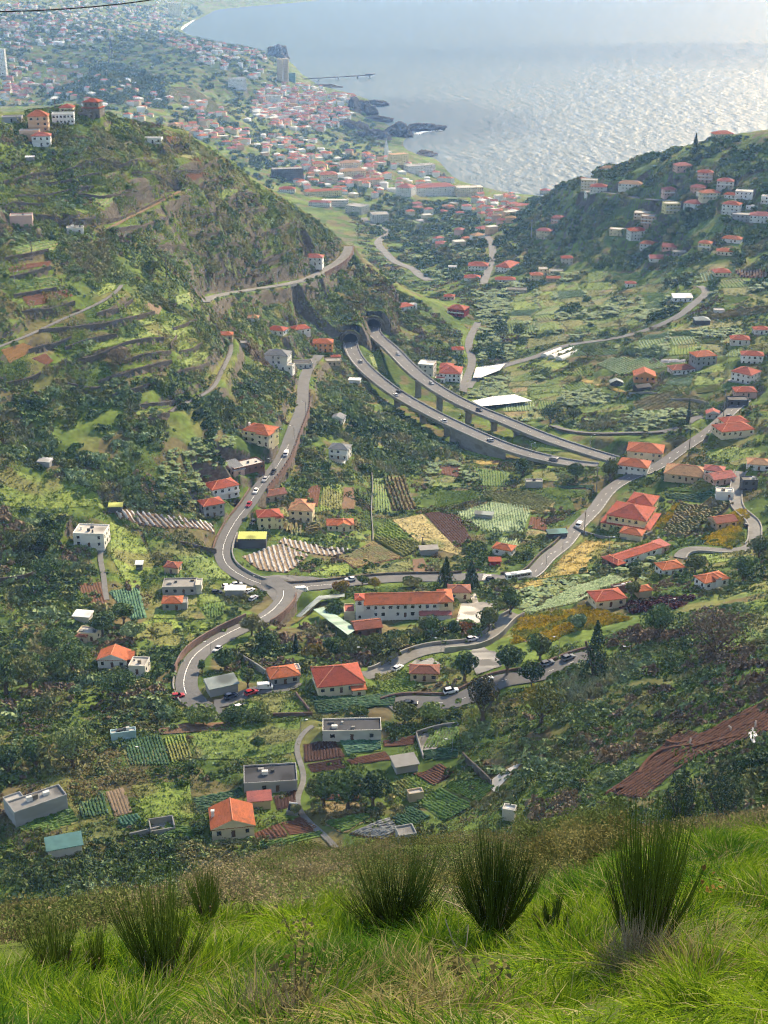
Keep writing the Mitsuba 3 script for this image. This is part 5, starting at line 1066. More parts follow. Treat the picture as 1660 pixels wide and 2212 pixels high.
def wall_line(pix, h, mat, lab, down=2.0, th=.35, step=2., zs=None, caps=False, cat_='wall'):
    k = fresh('wall')
    p = dense(np.array([hit(*q) for q in pix]) if zs is None else zs, step)
    p[:, 2] = gaussian_filter(p[:, 2], 2, mode='nearest')
    add(k, sweep(p, [(-th / 2, -down), (-th / 2, h), (th / 2, h), (th / 2, -down)], True), mat, label=lab, cat=cat_)
    return k, p
def road_wall(key, x0, x1, y0, y1, off, h, down, mat, lab, caps=0):
    p, w = ROADS[key]; X, Y = pxof(p)
    seg = offset_path(p[(X >= x0) & (X <= x1) & (Y >= y0) & (Y <= y1)], off)
    if len(seg) < 3: return
    k = fresh('wall')
    note(k, lab, 'wall')
    add(k + '__face' if caps else k, sweep(seg, [(-.25, -down), (-.25, h), (.25, h), (.25, -down)], True), mat)
    if caps:
        for i in range(0, len(seg) - 1, caps):
            M = frame(seg[i], math.degrees(math.atan2(*(seg[i + 1] - seg[i])[[1, 0]])))
            add(part(k, 'bollard'), put(box(-.45, .45, -.32, .32, h + .002, h + .75), M), mat)
road_wall('valley_road', 560, 665, 845, 1090, 4.1 * -1, .35, 8.5, 'mat_brown_wall', 'tall brown retaining wall with posts along the climbing road', caps=2)
road_wall('valley_road', 470, 560, 1040, 1200, 4.1, .7, 3.2, 'mat_brown_wall', 'brown wall on the outer side of the climbing road below the balcony house')
road_wall('valley_road', 480, 585, 1150, 1262, -4.3, .8, 1.5, 'mat_concrete', 'low wall and hedge inside the road bend beside the plastic rows')
road_wall('valley_road', 600, 1010, 1240, 1275, -4.2, .8, 2.0, 'mat_stone_wall', 'low stone wall along the straight road behind the school')
road_wall('valley_road', 1075, 1245, 1130, 1250, -4.3, 1.0, 2.5, 'mat_stone_wall', 'dark stone wall left of the rising road beside the white cottage')
road_wall('bend_road', 560, 625, 1280, 1345, 4.2 * -1, .8, 6.5, 'mat_brown_wall', 'brown retaining wall under the junction beside the green roof')
road_wall('bend_road', 396, 556, 1330, 1452, 4.6, 2.4, 2.0, 'mat_brown_wall', 'long brown wall on the outer side of the hairpin')
road_wall('bend_road', 396, 440, 1450, 1520, 4.4, .6, 2.0, 'mat_concrete', 'low pale kerb wall round the outside of the hairpin')
road_wall('walled_lane', 800, 1120, 1300, 1460, -3.2, 1.1, 2.0, 'mat_concrete', 'long concrete wall on the far side of the walled lane')
road_wall('walled_lane', 955, 1120, 1300, 1420, 3.2, 2.0, 1.6, 'mat_concrete', 'tall concrete wall on the near side of the walled lane')
road_wall('lower_road', 840, 1320, 1400, 1540, -5.2, .5, 1.4, 'mat_brown_wall', 'low brown pavement wall along the lower road')
road_wall('upper_road', 690, 760, 500, 590, 4.1, .6, 7.0, 'mat_brown_wall', 'brown retaining wall below the ridge road bend')
road_wall('upper_road', 440, 690, 580, 650, 4.0, .5, 1.6, 'mat_concrete', 'low parapet along the ridge road')
road_wall('service_road', 1190, 1440, 900, 950, 2.9, .9, 12.0, 'mat_stone_wall', 'high curved retaining wall above the motorway end')
road_wall('ridge_path', 350, 520, 730, 890, 1.3, .3, 4.0, 'mat_stone_wall', 'old terrace wall under the pale ridge path')
road_wall('winding_lane', 1460, 1640, 1010, 1215, 2.8, .7, 1.2, 'mat_concrete', 'pale concrete kerb wall along the winding lane')
road_wall('winding_lane', 1585, 1640, 1010, 1180, -2.8, .7, 1.2, 'mat_concrete', 'pale concrete wall on the inner side of the winding lane')
for pix, h, mat, lab in [([(640, 1505), (668, 1538)], 1.6, 'mat_brown_wall', 'brown wall at the right end of the mown meadow below the parked cars'),
                         ([(590, 1548), (676, 1545)], 1.2, 'mat_brown_wall', 'brown wall along the foot of the mown meadow'),
                         ([(513, 1420), (540, 1436), (580, 1463)], 2.2, 'mat_concrete', 'dark concrete garden wall in the hairpin trees'),
                         ([(676, 1180), (745, 1192), (800, 1180)], .8, 'mat_stone_wall', 'thin field wall below the orange roofed bungalow'),
                         ([(803, 1020), (805, 1060), (803, 1106), (806, 1150), (806, 1170)], 1.2, 'mat_concrete', 'wall of the narrow stream beside the centre fields'),
                         ([(900, 1590), (935, 1578), (990, 1567)], 1.4, 'mat_concrete', 'wall of the empty concrete yard in the lower centre'),
                         ([(900, 1592), (915, 1640)], 1.4, 'mat_concrete', 'left wall of the empty concrete yard'),
                         ([(1000, 1640), (1062, 1697)], 2.0, 'mat_stone_wall', 'dark wall behind the square bean plots'),
                         ([(0, 1262), (40, 1258), (80, 1247)], 3.0, 'mat_stone_wall', 'dark stone terrace wall at the left picture edge'),
                         ([(1240, 1140), (1290, 1160), (1350, 1165), (1410, 1152)], 1.2, 'mat_concrete', 'curved yard wall in front of the yellow villa'),
                         ([(390, 1175), (430, 1185), (468, 1196)], 1.8, 'mat_stone_wall', 'dark stone wall below the left plastic strip'),
                         ([(1360, 852), (1380, 850), (1420, 850)], 1.0, 'mat_concrete', 'pale wall in front of the orange chalet'),
                         ([(1450, 865), (1530, 872), (1560, 890)], .8, 'mat_concrete', 'pale garden wall left of the last red roof on the road'),
                         ([(280, 1810), (345, 1795)], 1.4, 'mat_concrete', 'wall of the roofless grey pen at lower left')]:
    wall_line(pix, h, mat, lab)
for pix, lab in [([(1330, 1712), (1400, 1672), (1470, 1630), (1540, 1606), (1664, 1566)], 'earth step along the brown terraces, lowest of three'), ([(1380, 1672), (1450, 1620), (1520, 1606), (1600, 1572), (1664, 1545)], 'earth step along the brown terraces, middle of three'), ([(1440, 1610), (1500, 1598), (1580, 1562), (1664, 1524)], 'earth step along the brown terraces, uppermost of three')]:
    wall_line(pix, .7, 'soil_redsoil', lab, th=.7)
for i, q in enumerate(WALLS):
    p = q.copy(); p[:, 2] = height(p[:, 0], p[:, 1]); p[:, 2] = gaussian_filter(p[:, 2], 3, mode='nearest')
    add(fresh('terrace_wall'), sweep(p, [(-.3, -STEP / 2 - 1.2), (-.3, STEP / 2 - .1), (.3, STEP / 2 - .1), (.3, -STEP / 2 - 1.2)], True), 'mat_stone_wall', label='dark stone wall holding a green bench of the terraced left hill', cat='terrace wall', group='terrace walls of the left hill')
# roofless pen
HP = frame(hit(353, 1800), 16)
k = fresh('roofless_pen'); note(k, 'roofless grey walled pen on the meadow at lower left', 'pen')
add(k + '__wall', put(cat([box(-3.2, 3.2, -.15, .15, -1, 1.3), box(-3.2, -2.9, .16, 4.2, -1, 1.8), box(2.9, 3.2, .16, 4.2, -1, 1.8), box(-3.2, 3.2, 4.21, 4.5, -1, 2.0)]), HP), 'mat_concrete')
add(k + '__floor', put(box(-2.88, 2.88, .17, 4.19, -.5, .1), HP), 'roof_slab')
# white court and covered walks beside the school, courtyard of the villa, empty yard
def slab(pix, dz, mat, name, lab, cat_, th=1.5, sl=None):
    P = np.array([hit(*q) for q in pix])
    z = P[:, 2].mean() if sl is None else None
    top = np.array([[q[0], q[1], (z if sl is None else q[2]) + dz] for q in P])
    n = len(top)
    V = np.vstack([top, top - [0, 0, th]])
    tri = trimesh.creation.triangulate_polygon(Polygon(top[:, :2]), engine='earcut')
    v2 = np.c_[tri[0], np.full(len(tri[0]), 0.)]
    m = trimesh.creation.extrude_polygon(Polygon(top[:, :2]), th, engine='earcut')
    vv = np.array(m.vertices); d, i = cKDTree(top[:, :2]).query(vv[:, :2])
    vv[:, 2] += top[i, 2] - th
    m = trimesh.Trimesh(vv, m.faces, process=False)
    return add(fresh(name), m, mat, label=lab, cat=cat_)
slab([(677, 1330), (700, 1325), (772, 1372), (752, 1386)], 2.8, 'roof_greensheet', 'canopy', 'long pale green sloping roof left of the rusty roof', 'canopy', .2, 1)
slab([(640, 1343), (688, 1300), (745, 1294), (745, 1301), (694, 1308), (650, 1346)], 2.6, 'roof_greysheet', 'walkway_roof', 'bent covered walkway leading to the left end of the school', 'walkway', .2, 1)
slab([(1022, 822), (1029, 800), (1060, 797), (1092, 792), (1080, 806), (1040, 822)], 2.4, 'mat_net', 'greenhouse', 'pale net greenhouse right of the road behind the bridges', 'greenhouse', .25, 1)
slab([(1020, 873), (1062, 864), (1112, 859), (1150, 873), (1090, 880), (1040, 885)], 2.4, 'mat_net', 'greenhouse', 'long flat white net roof beside the upper carriageway', 'greenhouse', .25, 1)
slab([(1615, 1605), (1625, 1592), (1644, 1600), (1630, 1612)], 1.3, 'roof_whitesheet', 'sheet', 'white sheet lying at the end of the brown terraces', 'sheet', .2)
# barrel vaulted greenhouses
for i, (x, y) in enumerate([(1176, 772), (1192, 775), (1208, 779)]):
    k = fresh('polytunnel'); note(k, ['white barrel vaulted polytunnel, left of three', 'white barrel vaulted polytunnel, middle of three', 'white barrel vaulted polytunnel, right of three'][i], 'greenhouse')
    M = frame(hit(x, y), -42)
    a = np.linspace(0, math.pi, 13)
    V = np.array([[3.0 * math.cos(q), yy, .6 + 2.4 * math.sin(q)] for yy in (0, 30) for q in a] + [[0, 0, .6], [0, 30, .6]])
    F = [[j, j + 1, j + 14] for j in range(12)] + [[j, j + 14, j + 13] for j in range(12)] + [[26, j + 1, j] for j in range(12)] + [[27, j + 13, j + 14] for j in range(12)]
    add(k + '__cover', put(trimesh.Trimesh(V, F, process=False), M), 'mat_net', smooth=40)
    add(k + '__side_wall', put(box(-3, 3, 0, 30, -2, .6), M), 'wall_grey')
# jetty, silos, headland rock, beach
k = fresh('jetty'); note(k, 'long thin cargo jetty on piles running out over the bay', 'jetty')
J0, J1 = at_z(655, 170, 9), at_z(805, 161, 9)
add(k + '__deck', cat([sweep(np.linspace(J0, J1, 12), [(-2.5, -1.5), (-2.5, 1), (2.5, 1), (2.5, -1.5)], True)]), 'wall_darkgrey')
for f in (.22, .5, .78, .96):
    q = J0 + (J1 - J0) * f; add(part(k, 'pile'), box(q[0] - 1.6, q[0] + 1.6, q[1] - 2.5, q[1] + 2.5, -4, 7.4), 'wall_grey')
q = J0 + (J1 - J0) * .965; add(k + '__head', box(q[0] - 14, q[0] + 14, q[1] - 8, q[1] + 8, 10.1, 13), 'wall_darkgrey')
k = fresh('silo'); note(k, 'pair of tall grey cement silos on the shore', 'silo')
for dx, hgt in ((606, 60), (618, 62)):
    q = hit(dx, 177); c = trimesh.creation.cylinder(8.5, hgt + 6, sections=20); c.apply_translation([q[0], q[1], q[2] + hgt / 2 - 3]); add(part(k, 'drum'), c, 'wall_tan', smooth=40)
q = hit(632, 176); add(fresh('warehouse'), box(q[0] - 9, q[0] + 9, q[1] - 8, q[1] + 8, -2, q[2] + 24), 'roof_tealsheet', label='green box building beside the grey silos', cat='building')
# church spire and hilltop monument
q = hit(835, 336); c = trimesh.creation.cone(5, 22, sections=4); c.apply_translation([q[0], q[1], q[2] + 10]); k = fresh('church'); note(k, 'church with a pointed white spire near the harbour', 'church')
add(k + '__tower', box(q[0] - 4, q[0] + 4, q[1] - 4, q[1] + 4, q[2] - 3, q[2] + 9.9), 'wall_white'); add(k + '__spire', c, 'wall_white')
q = hit(242, 138); k = fresh('monument'); note(k, 'slender dark mast on the conical hill at upper left', 'mast')
add(k, cat([tube(q + [dx, dy, -2], q + [0, 0, 62], .9, 5) for dx, dy in ((-8, -4), (8, -4), (0, 8))]), 'wall_darkgrey')

scene['mat_rock'] = diffuse(tone([.055, .052, .050], .35, 12., [.02, .02, .02], .1), .95, .1)
scene['mat_foam'] = diffuse(tone([.80, .82, .82], .1, 6.), .9, .1)
scene['mat_beach'] = diffuse(tone([.16, .155, .15], .2, 15.), .95, .1)
def rock(px, py, wpx, dpx, hpx, lab, seed, z=0.):
    c = at_z(px, py, z); s = dist(c) / FOC; m = trimesh.creation.icosphere(4, 1.0); v = np.array(m.vertices)
    r = 1 + 1.1 * (meshkit.fbm(v * 2.3 + seed * 5, 4, seed) - .5)
    v = v * r[:, None] * [wpx * s / 2, dpx, hpx * s * 1.6] + c - [0, 0, 2]
    add(fresh('sea_rock'), (v, m.faces), 'mat_rock', label=lab, cat='rock')
rock(808, 226, 60, 34, 7, 'dark rocky point running into the bay, farthest of the points', 1); rock(812, 262, 66, 26, 8, 'low dark rocky point below the headland quarter', 2); rock(780, 252, 70, 60, 22, 'dark sea cliff under the headland quarter', 3); rock(760, 285, 70, 50, 15, 'dark cliff at the harbour mouth', 7)
rock(915, 279, 84, 34, 9, 'dark rock islet beyond the harbour', 4); rock(862, 292, 56, 44, 15, 'dark cliff of the harbour rock, right part', 5); rock(806, 304, 84, 50, 16, 'dark cliff of the harbour rock, left part', 8); rock(920, 333, 46, 34, 5, 'flat rocky spit below the harbour rock', 6); rock(960, 392, 30, 24, 10, 'dark cliff below the white modern hotel', 9)
rock(690, 187, 90, 30, 4, 'pale flat shelf at the foot of the silos', 10); rock(600, 128, 46, 60, 20, 'dark sea cliff above the jetty', 11)
B0, B1 = at_z(376, 68, .6), at_z(446, 18, .6)
bp = dense(np.linspace(B0, B1, 8) + np.array([[0, 0, 0]] * 8), 60.)
add(fresh('beach'), sweep(bp, [(-95, 2), (-14, 1.2), (0, .5)]), 'mat_beach', label='grey beach at the far end of the bay', cat='beach', kind='structure')
add(fresh('surf'), sweep(bp, [(-12, 1.5), (22, .3)]), 'mat_foam', label='white surf breaking along the far beach', cat='surf', kind='structure')
bp = dense([at_z(638, 164, .5), at_z(660, 176, .5), at_z(690, 186, .5)], 20.); add(fresh('surf'), sweep(bp, [(-4, 1.2), (9, .3)]), 'mat_foam', label='white surf at the foot of the silos', cat='surf', kind='structure')
bp = dense([at_z(900, 290, .5), at_z(925, 283, .5), at_z(955, 281, .5)], 20.); add(fresh('surf'), sweep(bp, [(-6, .6), (8, .3)]), 'mat_foam', label='white surf round the rock islet', cat='surf', kind='structure')
EXCL = np.zeros_like(Z, bool)
MEADOW = []
def grid_poly(W, dz, step):
    P = Polygon(W).buffer(0)
    if P.geom_type != 'Polygon': P = max(P.geoms, key=lambda g_: g_.area)
    P = P.segmentize(step)
    x0, y0, x1, y1 = P.bounds
    v, f = trimesh.creation.triangulate_polygon(P, engine='earcut')
    m = trimesh.Trimesh(np.c_[v, 0 * v[:, 0]], f)
    v, f = trimesh.remesh.subdivide_to_size(m.vertices, m.faces, step, max_iter=12)
    v = v.copy(); v[:, 2] = height(v[:, 0], v[:, 1]) + dz
    return trimesh.Trimesh(v, f, process=False), P
def excl_poly(W):
    im = Image.new('L', (NW, NU))
    ImageDraw.Draw(im).polygon([((math.log(y) - W0) / (W1 - W0) * (NW - 1), (x / y - U0) / (U1 - U0) * (NU - 1)) for x, y in W], fill=1)
    EXCL[np.asarray(im) > 0] = True
FIELD_N = [0]
rf_ = random.Random(3)
def field(pix, mat, rows=None, kind='', lab=None, name='field'):
    """rows: (material, spacing, height, width, turn) of crop rows or furrows built as ridges"""
    W = world_poly(pix, Z)
    A = Polygon(W).buffer(0)
    if A.is_empty or A.area < 3: return
    rr = np.linalg.norm(np.array(W), axis=1)
    if rr.max() > 1.45 * rr.min(): print('spread field', lab, rr.round()); return
    s = dist(np.r_[A.centroid.coords[0], 200.])
    m, P = grid_poly(W, .22, max(2.0, s / 240, math.sqrt(A.area / 700)))
    k = fresh(name)
    add(k, m, mat, smooth=True, label=lab or 'patch of farmed ground', cat='field', kind='structure')
    excl_poly(W)
    if 'm' in kind: MEADOW.append((W, mat))
    if 'v' in kind: MEADOW.append((W, 'vine_gold'))
    if 'w' in kind: MEADOW.append((W, 'vine_red'))
    if rows:
        rm, sp, rh, rw, turn = rows
        sp = max(sp, s / 520)
        e = np.array(W); d = np.roll(e, -1, 0) - e; L = np.linalg.norm(d, axis=1); i = int(np.argmax(L))
        a = math.atan2(d[i, 1], d[i, 0]) + math.radians(turn) if not isinstance(turn, tuple) else math.atan2(*(hit(*turn[1]) - hit(*turn[0]))[[1, 0]])
        ca, sa = math.cos(a), math.sin(a)
        R = np.array([[ca, sa], [-sa, ca]])
        q = e @ R.T
        from shapely.geometry import LineString
        V, F = [], []
        Q = Polygon(q).buffer(0).buffer(-.3)
        y = q[:, 1].min() + sp * .6
        st = max(.7, s / 700)
        nb = 0
        while y < q[:, 1].max():
            seg = Q.intersection(LineString([(q[:, 0].min() - 1, y), (q[:, 0].max() + 1, y)]))
            for g_ in getattr(seg, 'geoms', [seg]):
                if g_.is_empty or g_.length < 1: continue
                x0, x1 = g_.bounds[0], g_.bounds[2]
                n = max(2, int((x1 - x0) / st))
                xs = np.linspace(x0, x1, n)
                jit = np.array([rf_.uniform(.55, 1.35) if rh > .25 else rf_.uniform(.85, 1.15) for _ in xs])
                lat = np.array([rf_.uniform(-.12, .12) for _ in xs]) * (rh > .25)
                for dy, dz in ((-rw / 2, .10), (-rw / 4, rh * .85), (rw / 4, rh), (rw / 2, .10)):
                    p = np.stack([xs, y + lat + dy * (jit if rh > .25 else 1)], 1) @ R
                    V.append(np.c_[p, height(p[:, 0], p[:, 1]) + .22 + (dz * jit if dz > .12 else dz)])
                j = np.arange(n - 1)
                for r in range(3):
                    a0, b0 = nb + r * n, nb + (r + 1) * n
                    F.append(np.stack([a0 + j, a0 + j + 1, b0 + j + 1], 1)); F.append(np.stack([a0 + j, b0 + j + 1, b0 + j], 1))
                nb += 4 * n
            y += sp
        if V: add(k + '__crop_rows', trimesh.Trimesh(np.vstack(V), np.vstack(F), process=False), rm, kind='stuff')
    return k
for f_ in FIELDS: field(*f_)
field([(985, 1345), (1000, 1300), (1028, 1282), (1034, 1302), (1076, 1304), (1072, 1325), (1050, 1345)], 'roof_paleslab', None, '', 'pale paved court at the right end of the school', 'court')
field([(903, 1590), (935, 1580), (988, 1568), (990, 1575), (935, 1625), (915, 1640)], 'roof_slab', None, '', 'empty concrete yard in the lower centre', 'yard')
field([(1050, 1695), (1110, 1655), (1128, 1650), (1090, 1690), (1068, 1712)], 'roof_paleslab', None, '', 'sloping pale concrete ramp right of the bean plots', 'yard')
field([(1005, 1420), (1030, 1402), (1075, 1412), (1085, 1440), (1030, 1458)], 'roof_slab', None, '', 'grey paved yard below the walled lane', 'yard')
field([(880, 1440), (900, 1425), (935, 1422), (960, 1440), (950, 1450)], 'roof_slab', None, '', 'rounded terrace behind the dull red roof by the lane', 'yard')
field([(540, 1250), (600, 1243), (705, 1250), (705, 1270), (664, 1278), (642, 1302), (604, 1318), (586, 1292), (560, 1272)], 'mat_asphalt', None, '', 'wide asphalt apron of the junction left of the school', 'junction')
# ------------------------------------------------------------------ plants
scene['leaf_dark'] = leafy([0.040, 0.074, 0.026], [0.110, 0.172, 0.048], [0.131, 0.151, 0.044], 2.6, 0)
scene['leaf_olive'] = leafy([0.090, 0.128, 0.036], [0.198, 0.253, 0.065], [0.234, 0.224, 0.090], 3.0, 0)
scene['leaf_grey'] = leafy([0.112, 0.168, 0.075], [0.235, 0.305, 0.140], [0.188, 0.236, 0.075], 3.0, 0)
scene['leaf_reed'] = leafy([0.156, 0.174, 0.084], [0.276, 0.282, 0.144], [0.204, 0.180, 0.084], 3.0, 0)
scene['leaf_brown'] = leafy([0.139, 0.098, 0.065], [0.244, 0.179, 0.101], [0.146, 0.146, 0.057], 3.0, 0)
scene['leaf_banana'] = leafy([0.046, 0.092, 0.034], [0.190, 0.270, 0.121], [0.149, 0.196, 0.057], .8, 0)
scene['leaf_gold'] = leafy([0.208, 0.169, 0.029], [0.338, 0.260, 0.039], [0.143, 0.156, 0.033], 2.0, 0)
scene['leaf_rust'] = leafy([.22, .09, .02], [.34, .17, .03], [.20, .16, .03], 2.0, 0)
scene['leaf_wine'] = leafy([0.045, 0.051, 0.024], [0.098, 0.083, 0.036], [0.128, 0.045, 0.045], 2.0, 0)
scene['leaf_conifer'] = leafy([0.019, 0.042, 0.019], [0.054, 0.090, 0.035], None, 1.6, 0)
scene['bark'] = diffuse(tone([.11, .085, .06], .3, .3), .95, .1)
def leaves(P, N, size, rng, jitter=.8, aspect=1.0):
    """leaf clumps: one small folded face at each point of P, turned roughly along N"""
    n = len(P)
    d = N + rng.normal(0, jitter, (n, 3)); d /= np.linalg.norm(d, axis=1, keepdims=True) + 1e-9
    a = np.cross(d, rng.normal(0, 1, (n, 3))); a /= np.linalg.norm(a, axis=1, keepdims=True) + 1e-9
    b = np.cross(d, a)
    s = (size * rng.uniform(.6, 1.35, n))[:, None]
    fold = d * s * .3
    q = np.stack([P - a * s - b * s * .2 * aspect, P - b * s * .55 * aspect + fold, P + a * s, P + b * s * .55 * aspect + fold], 1)
    k = np.arange(n)[:, None] * 4
    f = np.concatenate([k + [0, 1, 2], k + [0, 2, 3]])
    return trimesh.Trimesh(q.reshape(-1, 3), f, process=False)
def bush_mesh(seed, n=46, size=.34, lobes=4, flat=.75):
    rng = np.random.default_rng(seed)
    P, N = [], []
    C = [np.array([0, 0, .35])] + [np.array([rng.uniform(-.6, .6), rng.uniform(-.6, .6), rng.uniform(.15, .6)]) for _ in range(lobes - 1)]
    for c in C:
        r = rng.uniform(.4, .62)
        d = rng.normal(0, 1, (n // lobes, 3)); d[:, 2] = abs(d[:, 2]) * 1.1 - .25; d /= np.linalg.norm(d, axis=1, keepdims=True)
        P.append(c * [1, 1, flat] + d * r * [1, 1, flat]); N.append(d)
    return leaves(np.vstack(P), np.vstack(N), size, rng, .55)
def blades_mesh(seed, n=16, h=1.0, lean=.5, w=.05, spread=.35, seg=2, droop=.3):
    rng = np.random.default_rng(seed)
    V, F = [], []
    for i in range(n):
        a = rng.uniform(0, 2 * math.pi); o = np.array([rng.normal(0, spread), rng.normal(0, spread), -.05])
        d = np.array([math.cos(a), math.sin(a), 0]); L = h * rng.uniform(.6, 1.1); ln = lean * rng.uniform(.3, 1.2)
        side = np.array([-d[1], d[0], 0]) * w * rng.uniform(.7, 1.3)
        b = len(V)
        for k in range(seg + 1):
            t = k / seg; c = o + d * L * ln * t ** 1.5 + np.array([0, 0, L * (t - droop * t * t * ln)])
            if k < seg: V += [c - side * (1 - t * .5), c + side * (1 - t * .5)]
            else: V += [c]
        for k in range(seg - 1): F += [[b + 2 * k, b + 2 * k + 1, b + 2 * k + 3], [b + 2 * k, b + 2 * k + 3, b + 2 * k + 2]]
        e = b + 2 * (seg - 1); F += [[e, e + 1, e + 2]]
    return trimesh.Trimesh(np.array(V), F, process=False)
def banana_mesh(seed):
    rng = np.random.default_rng(seed); V, F = [], []
    for i in range(9):
        a = i * 2.4 + rng.uniform(-.3, .3); d = np.array([math.cos(a), math.sin(a), 0]); s = np.array([-d[1], d[0], 0]) * .16
        L, up = rng.uniform(.55, .85), rng.uniform(.35, .7); b = len(V)
        for t, w in ((0, .3), (.35, 1), (.7, .9), (1, .15)):
            c = np.array([0, 0, .45]) + d * L * t + np.array([0, 0, up * t - .75 * up * t * t * 1.3])
            V += [c - s * w, c + s * w]
        for k in range(3): F += [[b + 2 * k, b + 2 * k + 1, b + 2 * k + 3], [b + 2 * k, b + 2 * k + 3, b + 2 * k + 2]]
    st = trimesh.creation.cylinder(.06, segment=[[0, 0, -.1], [0, 0, .5]], sections=4)
    return cat([trimesh.Trimesh(np.array(V), F, process=False), st])
EDGE = {}
def proto(name, mesh, mat, smooth=False):
    scene[name] = {'type': 'shapegroup', 'leaves': mikit.ply(mesh, mat, smooth=smooth)}
PROT = {}
for kind, mat in (('dark', 'leaf_dark'), ('olive', 'leaf_olive'), ('grey', 'leaf_grey'), ('brown', 'leaf_brown')):
    PROT[kind] = []
    for s in range(2):
        proto(f'proto_bush_{kind}_{s}', bush_mesh(100 + s * 7 + len(kind)), mat); PROT[kind].append(f'proto_bush_{kind}_{s}')
for kind, mat in (('reed', 'leaf_reed'),):
    PROT[kind] = []
    for s in range(2):
        proto(f'proto_reed_{s}', blades_mesh(40 + s, 20, 1.0, .5, .09, .3, 2), mat); PROT[kind].append(f'proto_reed_{s}')
PROT['banana'] = []
for s in range(2):
    proto(f'proto_banana_{s}', banana_mesh(s + 5), 'leaf_banana'); PROT['banana'].append(f'proto_banana_{s}')
for kind in ('turf_bright', 'turf_mid', 'turf_olive', 'turf_dry', 'turf_gold'):
    PROT[kind] = []
    proto(f'proto_{kind}', blades_mesh(70, 14, .55, .9, .13, .55, 2), kind); PROT[kind].append(f'proto_{kind}')
for kind, mat in (('lump', 'leaf_dark'), ('lump_olive', 'leaf_olive')):
    proto(f'proto_{kind}', bush_mesh(300 + len(kind), 40, .4, 3), mat); PROT[kind] = [f'proto_{kind}']
proto('proto_vine_gold', bush_mesh(511, 36, .36, 4, .6), 'vine_gold'); PROT['vine_gold'] = ['proto_vine_gold']
proto('proto_vine_red', bush_mesh(513, 36, .36, 4, .6), 'vine_red'); PROT['vine_red'] = ['proto_vine_red']
def patch_mesh(seed, n=16, R=3.2):
    rng = np.random.default_rng(seed); ms = []
    for i in range(n):
        b = blades_mesh(seed * 50 + i, 6, .42, .9, .10, .32, 2); sc_ = rng.uniform(.6, 1.7); b.apply_scale(sc_)
        a, r = rng.uniform(0, 6.3), R * math.sqrt(rng.uniform(0, 1)); b.apply_translation([r * math.cos(a), r * math.sin(a), 0]); ms.append(b)
    return cat(ms)
for kind in ('turf_bright', 'turf_mid', 'turf_olive', 'turf_dry'):
    proto(f'proto_patch_{kind}', patch_mesh(len(kind) + 3), kind); PROT['patch_' + kind[5:]] = [f'proto_patch_{kind}']
def bush_patch(seed, n=8, R=3.6):
    rng = np.random.default_rng(seed); ms = []
    for i in range(n):
        b = bush_mesh(seed * 60 + i, 20, .42, 2, .8); b.apply_scale(rng.uniform(.45, 1.15)); a, r = rng.uniform(0, 6.3), R * math.sqrt(rng.uniform(0, 1)); b.apply_translation([r * math.cos(a), r * math.sin(a), 0]); ms.append(b)
    return cat(ms)
for kind in ('dark', 'olive', 'grey', 'brown'):
    proto(f'proto_scrub_{kind}', bush_patch(len(kind)), 'leaf_' + kind); PROT['scrub_' + kind] = [f'proto_scrub_{kind}']
proto('proto_scrub_green', bush_patch(9), 'turf_mid'); PROT['scrub_green'] = ['proto_scrub_green']
SU, SW = np.gradient(Z)
ZX_ = SU / ((uu[1] - uu[0]) * YY); ZY_ = SW / ((ww[1] - ww[0]) * YY) - ZX_ * UU      # slopes of the ground along x and y
ZXs, ZYs = gaussian_filter(ZX_, .8), gaussian_filter(ZY_, .8)
STEEP = np.hypot(ZX_, ZY_)
# where nothing may grow: roads and houses
for key, (p, w) in ROADS.items():
    lo, hi = p.min(0) - 8, p.max(0) + 8
    sel = np.nonzero((XX > lo[0]) & (XX < hi[0]) & (YY > lo[1]) & (YY < hi[1]))
    d, _ = cKDTree(dense(p, 1.)[:, :2]).query(np.stack([XX[sel], YY[sel]], 1))
    EXCL[sel[0][d < w / 2 + 1.0], sel[1][d < w / 2 + 1.0]] = True
WIDE = EXCL.copy()
for key, (p, w) in ROADS.items():
    lo, hi = p.min(0) - 12, p.max(0) + 12
    sel = np.nonzero((XX > lo[0]) & (XX < hi[0]) & (YY > lo[1]) & (YY < hi[1]))
    d, _ = cKDTree(dense(p, 1.)[:, :2]).query(np.stack([XX[sel], YY[sel]], 1))
    WIDE[sel[0][d < w / 2 + 5.2], sel[1][d < w / 2 + 5.2]] = True
BUILT = np.zeros_like(EXCL)
for h in HOUSES:
    lc, r = h['M'][:2, 3], math.hypot(h['W'], h['D']) / 2 + 3
    sel = np.nonzero((abs(XX - lc[0]) < r) & (abs(YY - lc[1]) < r))
    q = (np.stack([XX[sel], YY[sel]], 1) - lc) @ h['M'][:2, :2]
    k = np.maximum(abs(q[:, 0]) - h['W'] / 2, abs(q[:, 1]) - h['D'] / 2) < 1.2
    BUILT[sel[0][k], sel[1][k]] = True
EXCL |= BUILT; WIDE |= BUILT
AREA = YY ** 2 * (uu[1] - uu[0]) * (ww[1] - ww[0])
CLUMPS = [meshkit.fbm(P3 / 16. + 31 * q_, 3, q_) for q_ in range(3)]
